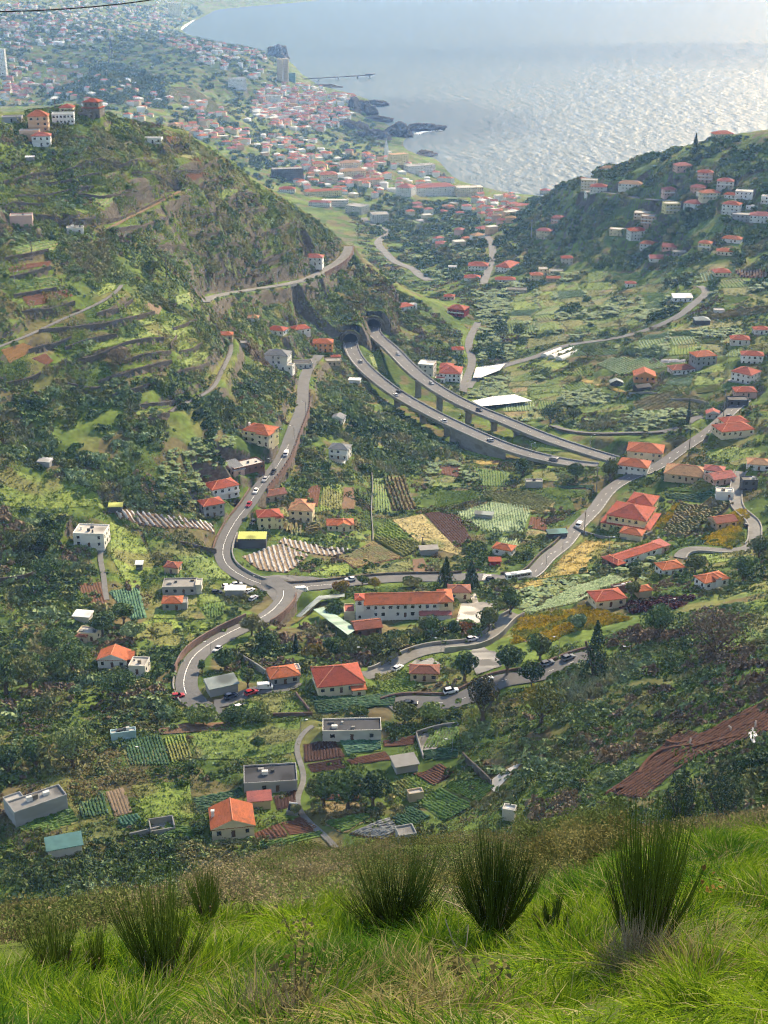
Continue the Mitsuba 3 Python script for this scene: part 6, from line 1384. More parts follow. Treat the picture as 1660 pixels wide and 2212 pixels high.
def scatter(name, poly, mix_, density, size, seed, lab, hgt=1.0, allow_fields=False, clump=0., cat_='plants', world=None, steep=0, follow=False, bench=None):
    """plants of the kinds in mix_ {kind: share}, so many to the square metre, strewn in patches over the area"""
    rng = np.random.default_rng(seed)
    W = world_poly(poly, Z) if world is None else world
    im = Image.new('L', (NW, NU))
    ImageDraw.Draw(im).polygon([((math.log(y) - W0) / (W1 - W0) * (NW - 1), (x / y - U0) / (U1 - U0) * (NU - 1)) for x, y in W], fill=1)
    m = (np.asarray(im) > 0) & ~(BUILT if allow_fields else WIDE if follow else EXCL) & (Z > 3)
    if not m.any(): return
    wgt = AREA * m
    if clump: wgt = wgt * np.clip((CLUMPS[seed % 3] - .5) * 6 * clump + .5, 0.02, 1)
    if steep: wgt = wgt * (np.clip((STEEP - .45) * 3, .12, 1) if steep > 0 else np.clip((.8 - STEEP) * 3, .02, 1))
    if bench is not None: wgt = wgt * np.where(BENCH, bench[0], bench[1])
    tot = (AREA * m).sum(); n = int(tot * density)
    if n < 1: return
    i = rng.choice(wgt.size, n, p=(wgt / wgt.sum()).ravel())
    iu, iw = np.unravel_index(i, wgt.shape)
    u = uu[iu] + rng.uniform(-.5, .5, n) * (uu[1] - uu[0]); w = ww[iw] + rng.uniform(-.5, .5, n) * (ww[1] - ww[0])
    y = np.exp(w); x = u * y; z = height(x, y)
    kinds = list(mix_); pr = np.array([mix_[k] for k in kinds], float)
    # kinds lie in drifts
    dr_ = meshkit.fbm(np.stack([x / 20, y / 20, 0 * x + seed], -1), 2, seed + 9)
    ki = np.searchsorted(np.cumsum(pr / pr.sum()), np.clip((dr_ - .5) * 2.6 + .5 + rng.normal(0, .12, n), 0, .9999))
    s = rng.uniform(*size, n) * rng.choice([1, 1, 1.35], n)
    k0 = fresh(name)
    gx_, gy_ = (ZXs[iu, iw], ZYs[iu, iw]) if follow else (np.zeros(n), np.zeros(n))
    for a in range(n):
        ps = PROT[kinds[ki[a]]]
        th = rng.uniform(0, 2 * math.pi); c, sn = math.cos(th) * s[a], math.sin(th) * s[a]
        hz = s[a] * hgt * rng.uniform(.8, 1.2)
        scene[f'{k0}__{a + 1:03d}'] = {'type': 'instance', 'g': {'type': 'ref', 'id': ps[int(rng.integers(len(ps)))]},
                                       'to_world': np.array([[c, -sn, 0, x[a]], [sn, c, 0, y[a]], [gx_[a] * c + gy_[a] * sn, gy_[a] * c - gx_[a] * sn, hz, z[a] - .04 * hz], [0, 0, 0, 1.]])}
    labels[k0] = {'label': lab, 'category': cat_, 'kind': 'stuff'}
    return n
WILD = {'olive': 3.4, 'dark': 1.5, 'grey': 2.2, 'reed': 1.3, 'brown': .5, 'turf_olive': 1.2}
tot = 0
def S(*a, **k):
    global tot
    tot += scatter(*a, **k) or 0
S('hill_scrub', [(-30, 300), (60, 250), (200, 228), (350, 295), (520, 370), (600, 428), (735, 520), (752, 545), (560, 622), (450, 640), (-30, 640)], WILD, .085, (.8, 2.3), 1, 'scrub and cane covering the upper left hillside', clump=.8, bench=(.12, 1))
S('hill_scrub', [(-30, 640), (450, 640), (560, 640), (545, 700), (500, 730), (480, 860), (-30, 860)], WILD, .06, (.7, 1.7), 2, 'scrub between the green benches of the left hill', clump=.6, bench=(.06, 1))
S('hill_scrub', [(400, 380), (520, 400), (600, 440), (725, 535), (650, 590), (480, 600), (390, 520)], {'olive': 3, 'grey': 1.5, 'brown': .8, 'turf_olive': 1.5}, .10, (1.0, 2.4), 60, 'olive scrub on the steep flank of the left ridge', clump=.3)
S('cane', [(122, 510), (200, 505), (262, 520), (255, 600), (235, 632), (150, 600)], {'reed': 3, 'olive': 1}, .16, (1.4, 2.4), 62, 'pale cane growing beside the brown plots of the left hill')
S('cane', [(85, 345), (215, 340), (225, 420), (100, 432)], {'reed': 2, 'olive': 1}, .07, (1.4, 2.4), 63, 'rows of pale cane on the upper left hill')
S('cane', [(95, 790), (185, 760), (195, 830), (110, 850)], {'reed': 3, 'grey': 1}, .15, (1.6, 2.6), 64, 'tall grey cane below the orange brown plot')
S('dark_thicket', [(-30, 860), (470, 860), (560, 830), (600, 900), (520, 930), (500, 1000), (440, 1090), (380, 1100), (240, 1080), (140, 1030), (-30, 1000)], {'dark': 2.2, 'grey': 3, 'olive': 2, 'reed': .5}, .10, (1.2, 2.8), 3, 'dark thicket filling the hollow at left', clump=.6)
S('banana_plants', [(360, 980), (480, 940), (520, 960), (510, 1010), (440, 1080), (330, 1070)], {'banana': 1}, .10, (2.0, 3.2), 4, 'banana plants on the slope left of the climbing road', hgt=1.)
S('dark_thicket', [(-30, 1090), (150, 1110), (225, 1190), (230, 1300), (330, 1340), (390, 1400), (395, 1530), (260, 1590), (230, 1700), (-30, 1720)], {'dark': 3, 'grey': 2.2, 'olive': 2.2, 'brown': .4}, .075, (1.1, 2.8), 5, 'dark trees and scrub filling the lower left valley', clump=.8)
S('slope_scrub', [(500, 650), (740, 560), (800, 580), (930, 665), (1000, 720), (990, 770), (900, 760), (800, 700), (760, 730), (620, 690), (560, 680)], WILD, .085, (1.2, 2.8), 6, 'scrub on the rocky spur above the tunnels', clump=.5)
S('slope_scrub', [(560, 690), (620, 700), (740, 760), (800, 850), (780, 880), (680, 870), (660, 790), (600, 790)], WILD, .06, (1.0, 2.2), 7, 'gardens and scrub between the road head and the lower carriageway', clump=.7)
S('slope_scrub', [(560, 800), (645, 820), (650, 870), (610, 930), (560, 890), (490, 880)], {'olive': 3, 'grey': 2, 'brown': 1}, .10, (1.0, 2.2), 8, 'olive scrub left of the climbing road', clump=.4)
S('gully_trees', [(665, 880), (780, 880), (920, 925), (930, 1000), (880, 1020), (800, 1025), (770, 1000), (760, 960), (690, 940), (660, 930)], {'dark': 3, 'olive': 2, 'reed': .7}, .12, (1.6, 3.6), 9, 'dense trees in the gully under the motorway')
S('gully_trees', [(600, 1000), (660, 930), (700, 960), (700, 1010), (770, 1030), (760, 1050), (680, 1050), (640, 1070), (610, 1060)], {'dark': 3, 'olive': 2, 'grey': 1}, .10, (1.2, 2.6), 10, 'garden shrubs below the white villa', clump=.4)
S('slope_scrub', [(830, 860), (1000, 900), (1080, 980), (930, 970), (830, 900)], {'dark': 2, 'olive': 2, 'grey': 1}, .08, (1.4, 3.), 11, 'scrub under the motorway piers')
S('orchard', [(900, 770), (1000, 750), (1010, 840), (1000, 880), (900, 800)], {'dark': 2, 'olive': 2, 'banana': 1}, .05, (1.4, 3.), 12, 'trees between the bridges and the road behind')
# the plantations
S('banana_plants', [(1030, 650), (1200, 625), (1480, 640), (1470, 668), (1390, 706), (1300, 728), (1150, 720), (1040, 740)], {'banana': 4, 'dark': .3}, .075, (2.4, 3.6), 20, 'wide banana plantation in the middle of the right valley', clump=.9)
S('banana_plants', [(1010, 625), (1200, 590), (1540, 590), (1500, 625), (1250, 620), (1040, 650)], {'banana': 2, 'dark': 1, 'olive': 1}, .035, (2.6, 4.2), 21, 'banana plants and trees at the head of the plantations', clump=.9)
S('banana_plants', [(1040, 740), (1150, 725), (1130, 760), (1100, 785), (1050, 795), (1020, 780)], {'banana': 2, 'dark': 1}, .06, (2.2, 3.4), 22, 'banana plants left of the diagonal road', clump=.6)
S('banana_plants', [(1055, 818), (1110, 812), (1182, 820), (1170, 835), (1130, 852), (1050, 864), (1012, 856)], {'banana': 1}, .13, (2.2, 3.2), 23, 'dark banana block behind the white net roof')
S('banana_plants', [(1165, 858), (1206, 832), (1273, 832), (1338, 862), (1330, 872), (1273, 878), (1190, 876)], {'banana': 1}, .13, (2.2, 3.2), 24, 'oval banana block in the middle of the valley')
S('banana_plants', [(1240, 914), (1373, 890), (1523, 876), (1530, 888), (1470, 912), (1400, 928), (1330, 930), (1256, 929)], {'banana': 2, 'reed': 1}, .13, (2., 2.8), 25, 'pale banana rows above the curved retaining wall')
S('banana_plants', [(1080, 895), (1173, 880), (1180, 905), (1100, 908)], {'banana': 1}, .12, (2., 3.), 26, 'banana plants beside the upper carriageway')
S('banana_plants', [(1400, 742), (1426, 722), (1500, 712), (1606, 713), (1573, 740), (1500, 752), (1439, 755)], {'banana': 1}, .10, (2.2, 3.4), 27, 'dark banana block above the grey two storey house')
S('banana_plants', [(1525, 638), (1536, 613), (1670, 606), (1670, 628)], {'banana': 1, 'dark': .6}, .08, (2.4, 3.8), 28, 'dark banana block below the ploughed hill field')
S('banana_plants', [(1330, 750), (1400, 744), (1445, 758), (1440, 768), (1380, 766)], {'banana': 1, 'grey': 1}, .08, (2., 3.), 29, 'pale banana plants right of the green field')
S('banana_plants', [(916, 1003), (986, 996), (1036, 1036), (1003, 1052), (926, 1052)], {'banana': 1}, .16, (1.6, 2.4), 30, 'round banana garden below the motorway')
S('banana_plants', [(1108, 1284), (1140, 1266), (1220, 1258), (1290, 1240), (1225, 1278), (1124, 1316)], {'banana': 1}, .16, (1.6, 2.6), 31, 'banana garden below the golden meadow')
S('banana_plants', [(1330, 1235), (1400, 1205), (1450, 1208), (1380, 1235)], {'banana': 1}, .14, (1.6, 2.4), 32, 'banana plants below the very long red roof')
S('valley_scrub', [(1020, 600), (1720, 590), (1720, 930), (1200, 930), (1050, 880), (1020, 800)], {'dark': .7, 'olive': 2, 'grey': 1, 'turf_bright': 2}, .006, (1., 2.4), 33, 'single shrubs dotted over the right valley', clump=.9)
# far right hill and valley
S('hill_woods', [(1090, 470), (1160, 425), (1240, 388), (1330, 360), (1480, 318), (1660, 295), (1760, 300), (1760, 590), (1400, 590), (1100, 590), (1060, 540)], {'lump': 3, 'lump_olive': 1}, .016, (2.4, 5.5), 40, 'dark scrub covering the right hill', clump=.6)
S('valley_woods', [(760, 460), (850, 430), (1010, 435), (1060, 540), (1040, 610), (900, 600), (830, 520)], {'lump': 2, 'lump_olive': 1.4, 'banana': .6}, .012, (3, 6), 41, 'trees and plantations of the far valley floor', clump=.7)
S('valley_woods', [(560, 240), (840, 230), (840, 440), (600, 400), (380, 290), (360, 250)], {'lump': 1.4, 'lump_olive': 1.4}, .0022, (4, 7), 42, 'trees between the houses of the seaside town', clump=.6)
S('hill_woods', [(-20, 10), (420, 10), (600, 120), (620, 200), (500, 250), (350, 270), (200, 220), (-20, 230)], {'lump': 1.4, 'lump_olive': 1.4}, .0009, (4, 9), 43, 'dark hazy trees on the far hills', clump=1.)
S('hill_woods', [(100, 215), (230, 140), (260, 140), (370, 200), (360, 235), (220, 225)], {'lump': 1}, .008, (5, 9), 44, 'dark wood on the conical hill')
# centre and lower parts
S('garden_shrubs', [(540, 1085), (800, 1050), (1080, 1050), (1180, 1060), (1140, 1250), (640, 1262), (500, 1250)], {'dark': 2, 'olive': 2, 'grey': 1, 'turf_bright': 2, 'brown': .6}, .022, (.8, 1.9), 50, 'shrubs on the banks between the centre fields', clump=1.)
S('garden_shrubs', [(930, 1000), (1250, 1000), (1300, 1060), (1200, 1110), (930, 1110)], {'dark': 1.5, 'olive': 2, 'turf_bright': 3, 'brown': .5}, .03, (.8, 1.8), 51, 'shrubs and weeds below the motorway', clump=1.)
S('garden_shrubs', [(1400, 900), (1670, 850), (1670, 1260), (1400, 1300), (1280, 1250)], {'dark': 2, 'olive': 2, 'turf_bright': 1, 'banana': .5}, .02, (.8, 2.2), 52, 'garden shrubs between the houses at the right', clump=1.)
S('garden_trees', [(505, 1420), (640, 1340), (760, 1385), (1000, 1350), (1090, 1335), (1010, 1385), (860, 1425), (780, 1450), (600, 1450), (540, 1430)], {'dark': 4, 'olive': 1.5, 'brown': .5}, .08, (1.3, 3.0), 53, 'dark trees and shrubs below the school', clump=.5)
S('garden_shrubs', [(500, 1440), (1100, 1420), (1250, 1390), (1250, 1430), (1000, 1560), (680, 1600), (430, 1560)], {'dark': 2, 'olive': 1, 'turf_mid': 2}, .02, (.7, 1.8), 54, 'shrubs around the houses of the lower road', clump=1.)
S('meadow_shrubs', [(230, 1110), (480, 1170), (560, 1290), (520, 1350), (400, 1440), (320, 1400), (230, 1280)], {'olive': 2, 'turf_bright': 3, 'grey': 1, 'dark': .7}, .045, (.6, 1.5), 55, 'weeds and shrubs on the left meadow', clump=.8)
S('slope_scrub', [(940, 1640), (1090, 1520), (1300, 1410), (1420, 1340), (1670, 1300), (1670, 1500), (1500, 1580), (1310, 1710), (1240, 1770), (1080, 1790), (1060, 1700)], {'grey': 4, 'olive': 2.4, 'dark': .5, 'turf_mid': 1.8, 'brown': .4}, .15, (.7, 1.9), 56, 'grey green scrub on the slope at lower right', clump=.6)
S('slope_scrub', [(1310, 1722), (1400, 1732), (1450, 1690), (1510, 1650), (1670, 1590), (1670, 1800), (1480, 1800), (1300, 1790)], {'dark': 2, 'grey': 3, 'brown': 1.4, 'olive': 1, 'patch_mid': .6}, .22, (.7, 1.7), 61, 'scrub below the brown terraces', clump=.3)
S('reed_clump', [(1205, 1500), (1250, 1455), (1340, 1430), (1370, 1440), (1300, 1500), (1230, 1530)], {'reed': 1}, .35, (1.8, 2.8), 57, 'pale dry cane on the slope right of the conifer')
S('low_shrubs', [(-20, 1580), (260, 1580), (500, 1540), (1000, 1560), (1060, 1690), (1080, 1800), (700, 1860), (-20, 1880)], {'olive': 2, 'turf_mid': 3, 'dark': 1, 'brown': .4}, .03, (.5, 1.5), 58, 'shrubs and weeds between the lower fields', clump=1.)
S('low_shrubs', [(-20, 1790), (250, 1820), (500, 1815), (760, 1830), (1000, 1800), (1300, 1720), (1300, 1800), (1000, 1880), (-20, 2000)], {'olive': 3, 'turf_olive': 3, 'dark': .6, 'reed': .9, 'brown': .5}, .06, (.6, 1.6), 59, 'rough scrub on the slope below the viewpoint', clump=.6)
UC = {'scrub_olive': 3, 'scrub_grey': 2.2, 'scrub_green': 3, 'scrub_dark': .9, 'scrub_brown': .4}
for j, (poly, den, lab) in enumerate([([(-30, 300), (60, 250), (200, 228), (350, 295), (520, 370), (735, 520), (752, 545), (560, 640), (540, 700), (480, 860), (-30, 880)], .030, 'low scrub on the left hill'),
      ([(500, 650), (740, 560), (1000, 720), (990, 770), (760, 760), (820, 860), (640, 930), (480, 900)], .030, 'low scrub on the spur'), ([(1000, 600), (1720, 590), (1720, 930), (1200, 940), (1000, 850)], .009, 'hedges and low growth between the plantations'),
      ([(480, 1060), (900, 960), (1300, 1000), (1720, 950), (1720, 1260), (1300, 1320), (600, 1250)], .022, 'low growth between the centre fields'), ([(-30, 980), (480, 1060), (560, 1290), (400, 1440), (500, 1560), (-30, 1600)], .030, 'low growth at left'),
      ([(-30, 1560), (500, 1440), (1250, 1390), (1720, 1260), (1720, 1560), (1200, 1800), (700, 1860), (-30, 1880)], .017, 'low growth in the lower valley'), ([(-30, 1790), (700, 1800), (1300, 1720), (1720, 1600), (1720, 1800), (1000, 1880), (-30, 2000)], .03, 'low growth on the slope below the viewpoint'),
      ([(760, 460), (1010, 430), (1060, 540), (1040, 620), (830, 600)], .012, 'low growth on the far valley floor')]):
    S('low_scrub', poly, UC, den, (.8, 1.5), 800 + j, lab, clump=.25, follow=True, bench=(.08, 1) if j == 0 else None)
GR = [([(-30, 300), (60, 250), (200, 228), (350, 295), (520, 370), (735, 520), (752, 545), (560, 640), (540, 700), (480, 860), (-30, 880)], {'patch_mid': 2, 'patch_bright': 2.4, 'patch_olive': 1.6}, .042, 0, 'grass on the benches of the left hill'),
      ([(500, 650), (740, 560), (1000, 720), (990, 770), (760, 760), (820, 860), (640, 930), (480, 900)], {'patch_mid': 1, 'patch_olive': 2, 'patch_dry': .6}, .035, 0, 'grass on the spur'),
      ([(1000, 600), (1720, 590), (1720, 930), (1200, 940), (1000, 850)], {'patch_mid': 2.4, 'patch_bright': 2, 'patch_olive': 1.2}, .028, 0, 'grass between the plantations'),
      ([(480, 1060), (900, 960), (1300, 1000), (1720, 950), (1720, 1260), (1300, 1320), (600, 1250)], {'patch_mid': 2, 'patch_bright': 1.6, 'patch_olive': 2, 'patch_dry': .5}, .035, 0, 'grass between the centre fields'),
      ([(-30, 980), (480, 1060), (560, 1290), (400, 1440), (500, 1560), (-30, 1600)], {'patch_mid': 2, 'patch_bright': 1.2, 'patch_olive': 2}, .035, 0, 'grass between the thickets at left'),
      ([(-30, 1560), (500, 1440), (1250, 1390), (1720, 1260), (1720, 1560), (1200, 1800), (700, 1860), (-30, 1880)], {'patch_mid': 3, 'patch_bright': 2, 'patch_olive': 1.6}, .06, 0, 'grass in the lower valley'),
      ([(-30, 1790), (700, 1800), (1300, 1720), (1300, 1800), (1000, 1880), (-30, 2000)], {'patch_mid': 2, 'patch_olive': 2.4, 'patch_dry': .6}, .07, 0, 'rough grass on the slope below the viewpoint'),
      ([(1090, 440), (1660, 300), (1760, 300), (1760, 590), (1100, 590)], {'patch_mid': 1, 'patch_olive': 1}, .008, 0, 'grass on the right hill')]
for j, (poly, mx, den, st_, lab) in enumerate(GR): S('grass', poly, mx, den, (.8, 1.5), 700 + j, lab, clump=.5, cat_='grass', follow=True, bench=(1, .12) if j == 0 else None)
# grass on the meadows
tuft = {'soil': None}
for j, (W, mat) in enumerate(MEADOW):
    s = np.linalg.norm(np.mean(W, 0))
    den = .6 if mat[:4] == 'vine' else .55 if s < 450 else .35 if s < 750 else .16
    tot += scatter('grass', None, {mat: 1}, den, (.8, 1.7), 500 + j, 'vine leaves covering the vineyard' if mat[:4] == 'vine' else 'rough grass growing on the meadow', allow_fields=True, cat_='vines' if mat[:4] == 'vine' else 'grass', world=W) or 0
print('plants', tot)
# ------------------------------------------------------------------ single trees
TR = random.Random(77)
def crown_mesh(seed, R, Hh, kind, size):
    rng = np.random.default_rng(seed); P, N = [], []
    if kind == 'cone':
        n = int(1000); t = rng.uniform(0, 1, n) ** .75; a = rng.uniform(0, 2 * math.pi, n)
        rr = R * t * (.8 + .25 * np.sin(a * 5 + t * 9)) * rng.uniform(.7, 1.05, n)
        P = np.stack([rr * np.cos(a), rr * np.sin(a), Hh * (1 - t) + rng.normal(0, .15, n)], 1); N = np.stack([np.cos(a), np.sin(a), .5 + 0 * a], 1)
        return leaves(P, N, size, rng, .5)
    if kind == 'feather':             # several pointed plumes side by side
        for i in range(9):
            a = i * 2.4; q = .62 * R * math.sqrt(i / 9); top = Hh * (1 - .4 * (i / 9)) * rng.uniform(.85, 1.05); m = 260
            t = rng.uniform(0, 1, m) ** .8; b = rng.uniform(0, 6.3, m); rr = R * .42 * (t * (1.25 - .55 * t)) * rng.uniform(.5, 1.1, m)
            P.append(np.stack([q * math.cos(a) + rr * np.cos(b), q * math.sin(a) + rr * np.sin(b), top * (1 - t * .95) + rng.normal(0, .1, m)], 1)); N.append(np.stack([np.cos(b), np.sin(b), .9 + 0 * b], 1))
        return leaves(np.vstack(P), np.vstack(N), size * .55, rng, .5, .7)
    nl = 13 if kind == 'round' else 10
    for i in range(nl):
        a = i * 2.4; q = rng.uniform(.1, .72) if i else 0
        c = np.array([q * R * math.cos(a), q * R * math.sin(a), Hh * (.5 + (.38 * (1 - q) * rng.uniform(-.6, 1.05)))])
        r = R * rng.uniform(.32, .5); m = 90
        d = rng.normal(0, 1, (m, 3)); d /= np.linalg.norm(d, axis=1, keepdims=True)
        P.append(c + d * r * [1, 1, min(1.0, Hh / (2 * R) * 1.05)]); N.append(d)
    return leaves(np.vstack(P), np.vstack(N), size, rng, .6)
def trunk_mesh(seed, h, R, ht):
    rng = np.random.default_rng(seed); r0 = max(.12, .045 * ht)
    ms = [trimesh.creation.cone(r0 * 1.5, h * 1.9, sections=7)]
    ms[0].apply_translation([0, 0, -.4])
    for i in range(5):
        a = i * 1.3 + rng.uniform(0, .5); e = np.array([math.cos(a) * R * .55, math.sin(a) * R * .55, h + (ht - h) * rng.uniform(.3, .6)])
        ms.append(tube([0, 0, h * rng.uniform(.55, .9)], e, r0 * .4, 5))
    return cat(ms)
NT = [0]
def tree(px, py, hp, wp, kind, lab, name='tree', ymin=0):
    p = hit(px, py, None, ymin); s = dist(p); ht, R = hp * s / FOC / .9, wp * s / FOC / 2
    k = fresh(name); note(k, lab, 'tree'); NT[0] += 1; sd = 900 + NT[0]
    M = frame(p, TR.uniform(0, 360))
    if kind == 'palm':
        t = tube([0, 0, -.5], [.2, .1, ht * .86], .22, 7); add(k + '__trunk', put(t, M), 'bark')
        for i in range(14):
            a = i * 2.399; L = R * TR.uniform(.85, 1.15); up = TR.uniform(.1, 1.0); d = np.array([math.cos(a), math.sin(a), 0]); sd_ = np.array([-d[1], d[0], 0])
            V, Fc = [], []
            for t_, w_ in ((0, .1), (.3, .3), (.65, .28), (1, .04)):
                c = np.array([.2, .1, ht * .86]) + d * L * t_ + np.array([0, 0, L * (up * t_ - 1.15 * t_ * t_ * (.4 + up * .5))]); V += [c - sd_ * w_ * L * .4, c + sd_ * w_ * L * .4]
            for j in range(3): Fc += [[2 * j, 2 * j + 1, 2 * j + 3], [2 * j, 2 * j + 3, 2 * j + 2]]
            add(part(k, 'frond'), put(trimesh.Trimesh(np.array(V), Fc, process=False), M), 'leaf_dark')
        return
    mat = {'dark': 'leaf_dark', 'round': 'leaf_dark', 'olive': 'leaf_olive', 'grey': 'leaf_grey', 'gold': 'leaf_gold', 'rust': 'leaf_rust', 'wine': 'leaf_wine', 'cone': 'leaf_conifer', 'feather': 'leaf_conifer', 'brown': 'leaf_brown', 'banana': 'leaf_banana'}[kind]
    h0 = .05 * ht if kind in ('cone', 'brown', 'feather') else .22 * ht
    add(k + '__trunk', put(trunk_mesh(sd, max(h0, .5), R, ht), M), 'bark')
    c = crown_mesh(sd, R, ht - h0, kind if kind in ('cone', 'feather') else 'round', max(.16, min(.55, R * .16)))
    c.apply_translation([0, 0, h0])
    add(k + '__crown', put(c, M), mat)
for a in [(964, 1270, 66, 50, 'cone', 'dark conifer behind the school, left of two', 'conifer'), (1018, 1272, 62, 44, 'cone', 'dark conifer behind the school, right of two', 'conifer'),
          (737, 1287, 32, 36, 'rust', 'golden brown autumn tree at the left end of the school'), (783, 1266, 24, 28, 'olive', 'small grey green tree beside the straight road behind the school'),
          (810, 1272, 22, 26, 'gold', 'yellow green shrub tree beside the small roadside tree'), (890, 1268, 18, 44, 'olive', 'low light bush along the back of the school'),
          (726, 1336, 34, 48, 'dark', 'dark rounded tree left of the school front'), (930, 1380, 46, 62, 'dark', 'dark tree in front of the right half of the school'), (980, 1376, 34, 34, 'dark', 'small dark tree below the pale court'),
          (1008, 1368, 22, 40, 'rust', 'reddish shrub below the pale court'), (1056, 1362, 46, 54, 'dark', 'dark round tree at the corner of the pale court'), (1103, 1328, 56, 46, 'dark', 'tall dark tree above the bend of the walled lane'),
          (725, 1422, 46, 50, 'dark', 'dark tree in the row below the school, leftmost'), (768, 1424, 50, 52, 'dark', 'dark tree in the row below the school, second from left'), (815, 1422, 52, 54, 'dark', 'dark tree in the row below the school, third from left'), (862, 1414, 52, 52, 'olive', 'dark tree in the row below the school, rightmost'),
          (680, 1420, 28, 48, 'rust', 'orange autumn shrub in the trees left of the big red roof'), (640, 1410, 40, 22, 'cone', 'narrow dark conifer left of the orange shrub', 'conifer'),
          (1004, 1470, 60, 56, 'dark', 'dark tree at the paved yard below the walled lane'), (1096, 1458, 62, 58, 'dark', 'slim trunked dark tree beside the lower road'), (1167, 1428, 60, 62, 'dark', 'dark spreading tree beside two parked grey cars'),
          (1150, 1482, 48, 60, 'dark', 'dark round tree on the near verge of the lower road'), (1043, 1557, 92, 86, 'wine', 'broad tree with reddish leaves on the near verge of the lower road'), (1170, 1562, 82, 112, 'gold', 'broad golden green tree below the lower road'),
          (1284, 1470, 128, 88, 'cone', 'tall dark conifer standing at the end of the lower road', 'conifer'), (1424, 1380, 76, 84, 'dark', 'very dark tree above the brown shrub on the right slope'), (1546, 1410, 92, 146, 'brown', 'big rounded brown shrub on the right slope'),
          (1250, 1362, 34, 46, 'grey', 'grey green tree in the middle of the yellow vineyard'), (1364, 1292, 34, 34, 'dark', 'dark tree between two orange roofs by the vineyard'), (1374, 1262, 42, 28, 'dark', 'dark tree in front of the very long red roof'),
          (1502, 1238, 40, 44, 'dark', 'dark tree right of the bright orange roof'), (1640, 1204, 42, 52, 'dark', 'dark tree at the right edge beside the winding lane'), (1606, 1258, 48, 62, 'dark', 'dark tree right of the lowest orange roof'),
          (1488, 985, 64, 44, 'palm', 'palm tree beside the right road', 'palm'), (1485, 930, 66, 16, 'cone', 'slender dark tree behind the palm', 'conifer'), (1470, 935, 30, 36, 'dark', 'dark bush at the foot of the slender tree'),
          (1130, 1030, 40, 44, 'dark', 'dark tree left of the white house at the underpass', 'tree'), (1318, 1038, 44, 40, 'dark', 'tall dark tree hugging the white house at the underpass'), (1245, 1040, 36, 40, 'dark', 'dark tree in the green fields below the motorway end'),
          (1190, 915, 36, 50, 'dark', 'dark tree between the upper carriageway and the bananas'), (1240, 908, 26, 30, 'dark', 'small dark bush tree left of the pale banana rows'), (1120, 735, 34, 46, 'dark', 'dark tree clump left of the diagonal road'), (1086, 738, 34, 40, 'dark', 'dark tree clump beside the road behind the bridges'),
          (1270, 770, 24, 60, 'olive', 'broad tree right of the polytunnels'),
          (700, 1742, 74, 76, 'dark', 'big dark tree beside the street lamp, left of three'), (752, 1748, 82, 86, 'dark', 'big dark tree beside the bean plots, middle of three'), (806, 1742, 76, 80, 'dark', 'big dark tree beside the bean plots, right of three'),
          (640, 1755 + 5, 22, 26, 'olive', 'small bushy tree right of the nearest farmhouse'), (430, 1800, 26, 36, 'dark', 'dark shrub left of the nearest farmhouse'), (558, 1620, 28, 28, 'dark', 'little dark tree alone on the lower meadow'),
          (875, 1560, 40, 62, 'dark', 'dark tree right of the long dark flat roof'), (935, 1555, 34, 60, 'olive', 'olive tree below the lower road, left of the reddish tree'), (775, 1545, 20, 46, 'dark', 'dark bush behind the long dark flat roof'),
          (440, 1566, 34, 76, 'olive', 'olive bush in front of the end of the hairpin road, left one'), (505, 1562, 30, 70, 'dark', 'dark bush in front of the end of the hairpin road, right one'), (560, 1556, 24, 56, 'olive', 'low olive bush below the white parked car'),
          (30, 1196, 52, 40, 'dark', 'dark tree at the left edge above the old wall'), (66, 1200, 46, 50, 'dark', 'dark tree left of the white flat roofed house, outer one'), (100, 1196, 50, 56, 'dark', 'dark tree left of the white flat roofed house, inner one'), (104, 1272, 74, 54, 'dark', 'tall dark tree at the end of the old stone wall'),
          (118, 1414, 58, 62, 'dark', 'dark tree left of the cream hut'), (158, 1456, 76, 84, 'dark', 'large dark tree left of the orange cross roofed farmhouse'), (222, 1372, 48, 60, 'dark', 'dark tree right of the white sheet shed'), (268, 1348, 46, 52, 'dark', 'dark tree below the blue green cabbages'), (286, 1386, 40, 54, 'grey', 'grey green tree above the white annex'),
          (254, 1520, 76, 86, 'dark', 'large dark tree below the orange cross roofed farmhouse'), (66, 1492, 80, 92, 'dark', 'dark wood edge tree at the lower left, upper one'), (14, 1500, 90, 70, 'dark', 'dark tree cut by the left picture edge'),
          (437, 1452, 26, 22, 'dark', 'small dark tree on the kerb inside the hairpin'), (487, 1448, 44, 52, 'dark', 'tree behind the ribbed grey green shed'), (536, 1487, 46, 32, 'dark', 'thin dark tree beside the red parked car'), (575, 1408, 46, 54, 'dark', 'dark tree inside the hairpin above the shed'), (545, 1372, 44, 50, 'olive', 'olive tree inside the hairpin under the road'),
          (158, 1658, 80, 88, 'grey', 'pale grey green leafy tree at lower left'), (80, 1664, 68, 72, 'dark', 'dark tree left of the pale leafy tree'), (20, 1680, 70, 60, 'dark', 'dark tree above the long concrete barn at the left edge'), (360, 1556, 30, 46, 'banana', 'spiky palm like shrub left of the bare brown strip'),
          (1503, 316, 24, 14, 'cone', 'lone conifer standing on the skyline of the right hill', 'conifer'), (260, 790, 38, 52, 'brown', 'bare greyish shrub amid the green terraces'), (500, 905, 22, 30, 'dark', 'agave like dark shrub left of the cream house'), (460, 600, 34, 56, 'olive', 'grey olive tree above the ridge road'),
          (330, 590, 26, 40, 'dark', 'dark tree on the left hill beside the pale path'), (10, 968, 56, 60, 'dark', 'very dark tree at the left edge above the meadow')]:
    tree(*a)
tree(1468, 1785, 140, 104, 'feather', 'feathery dark evergreen at lower right, left of two')
tree(1562, 1785, 146, 120, 'feather', 'feathery dark evergreen at lower right, right of two')

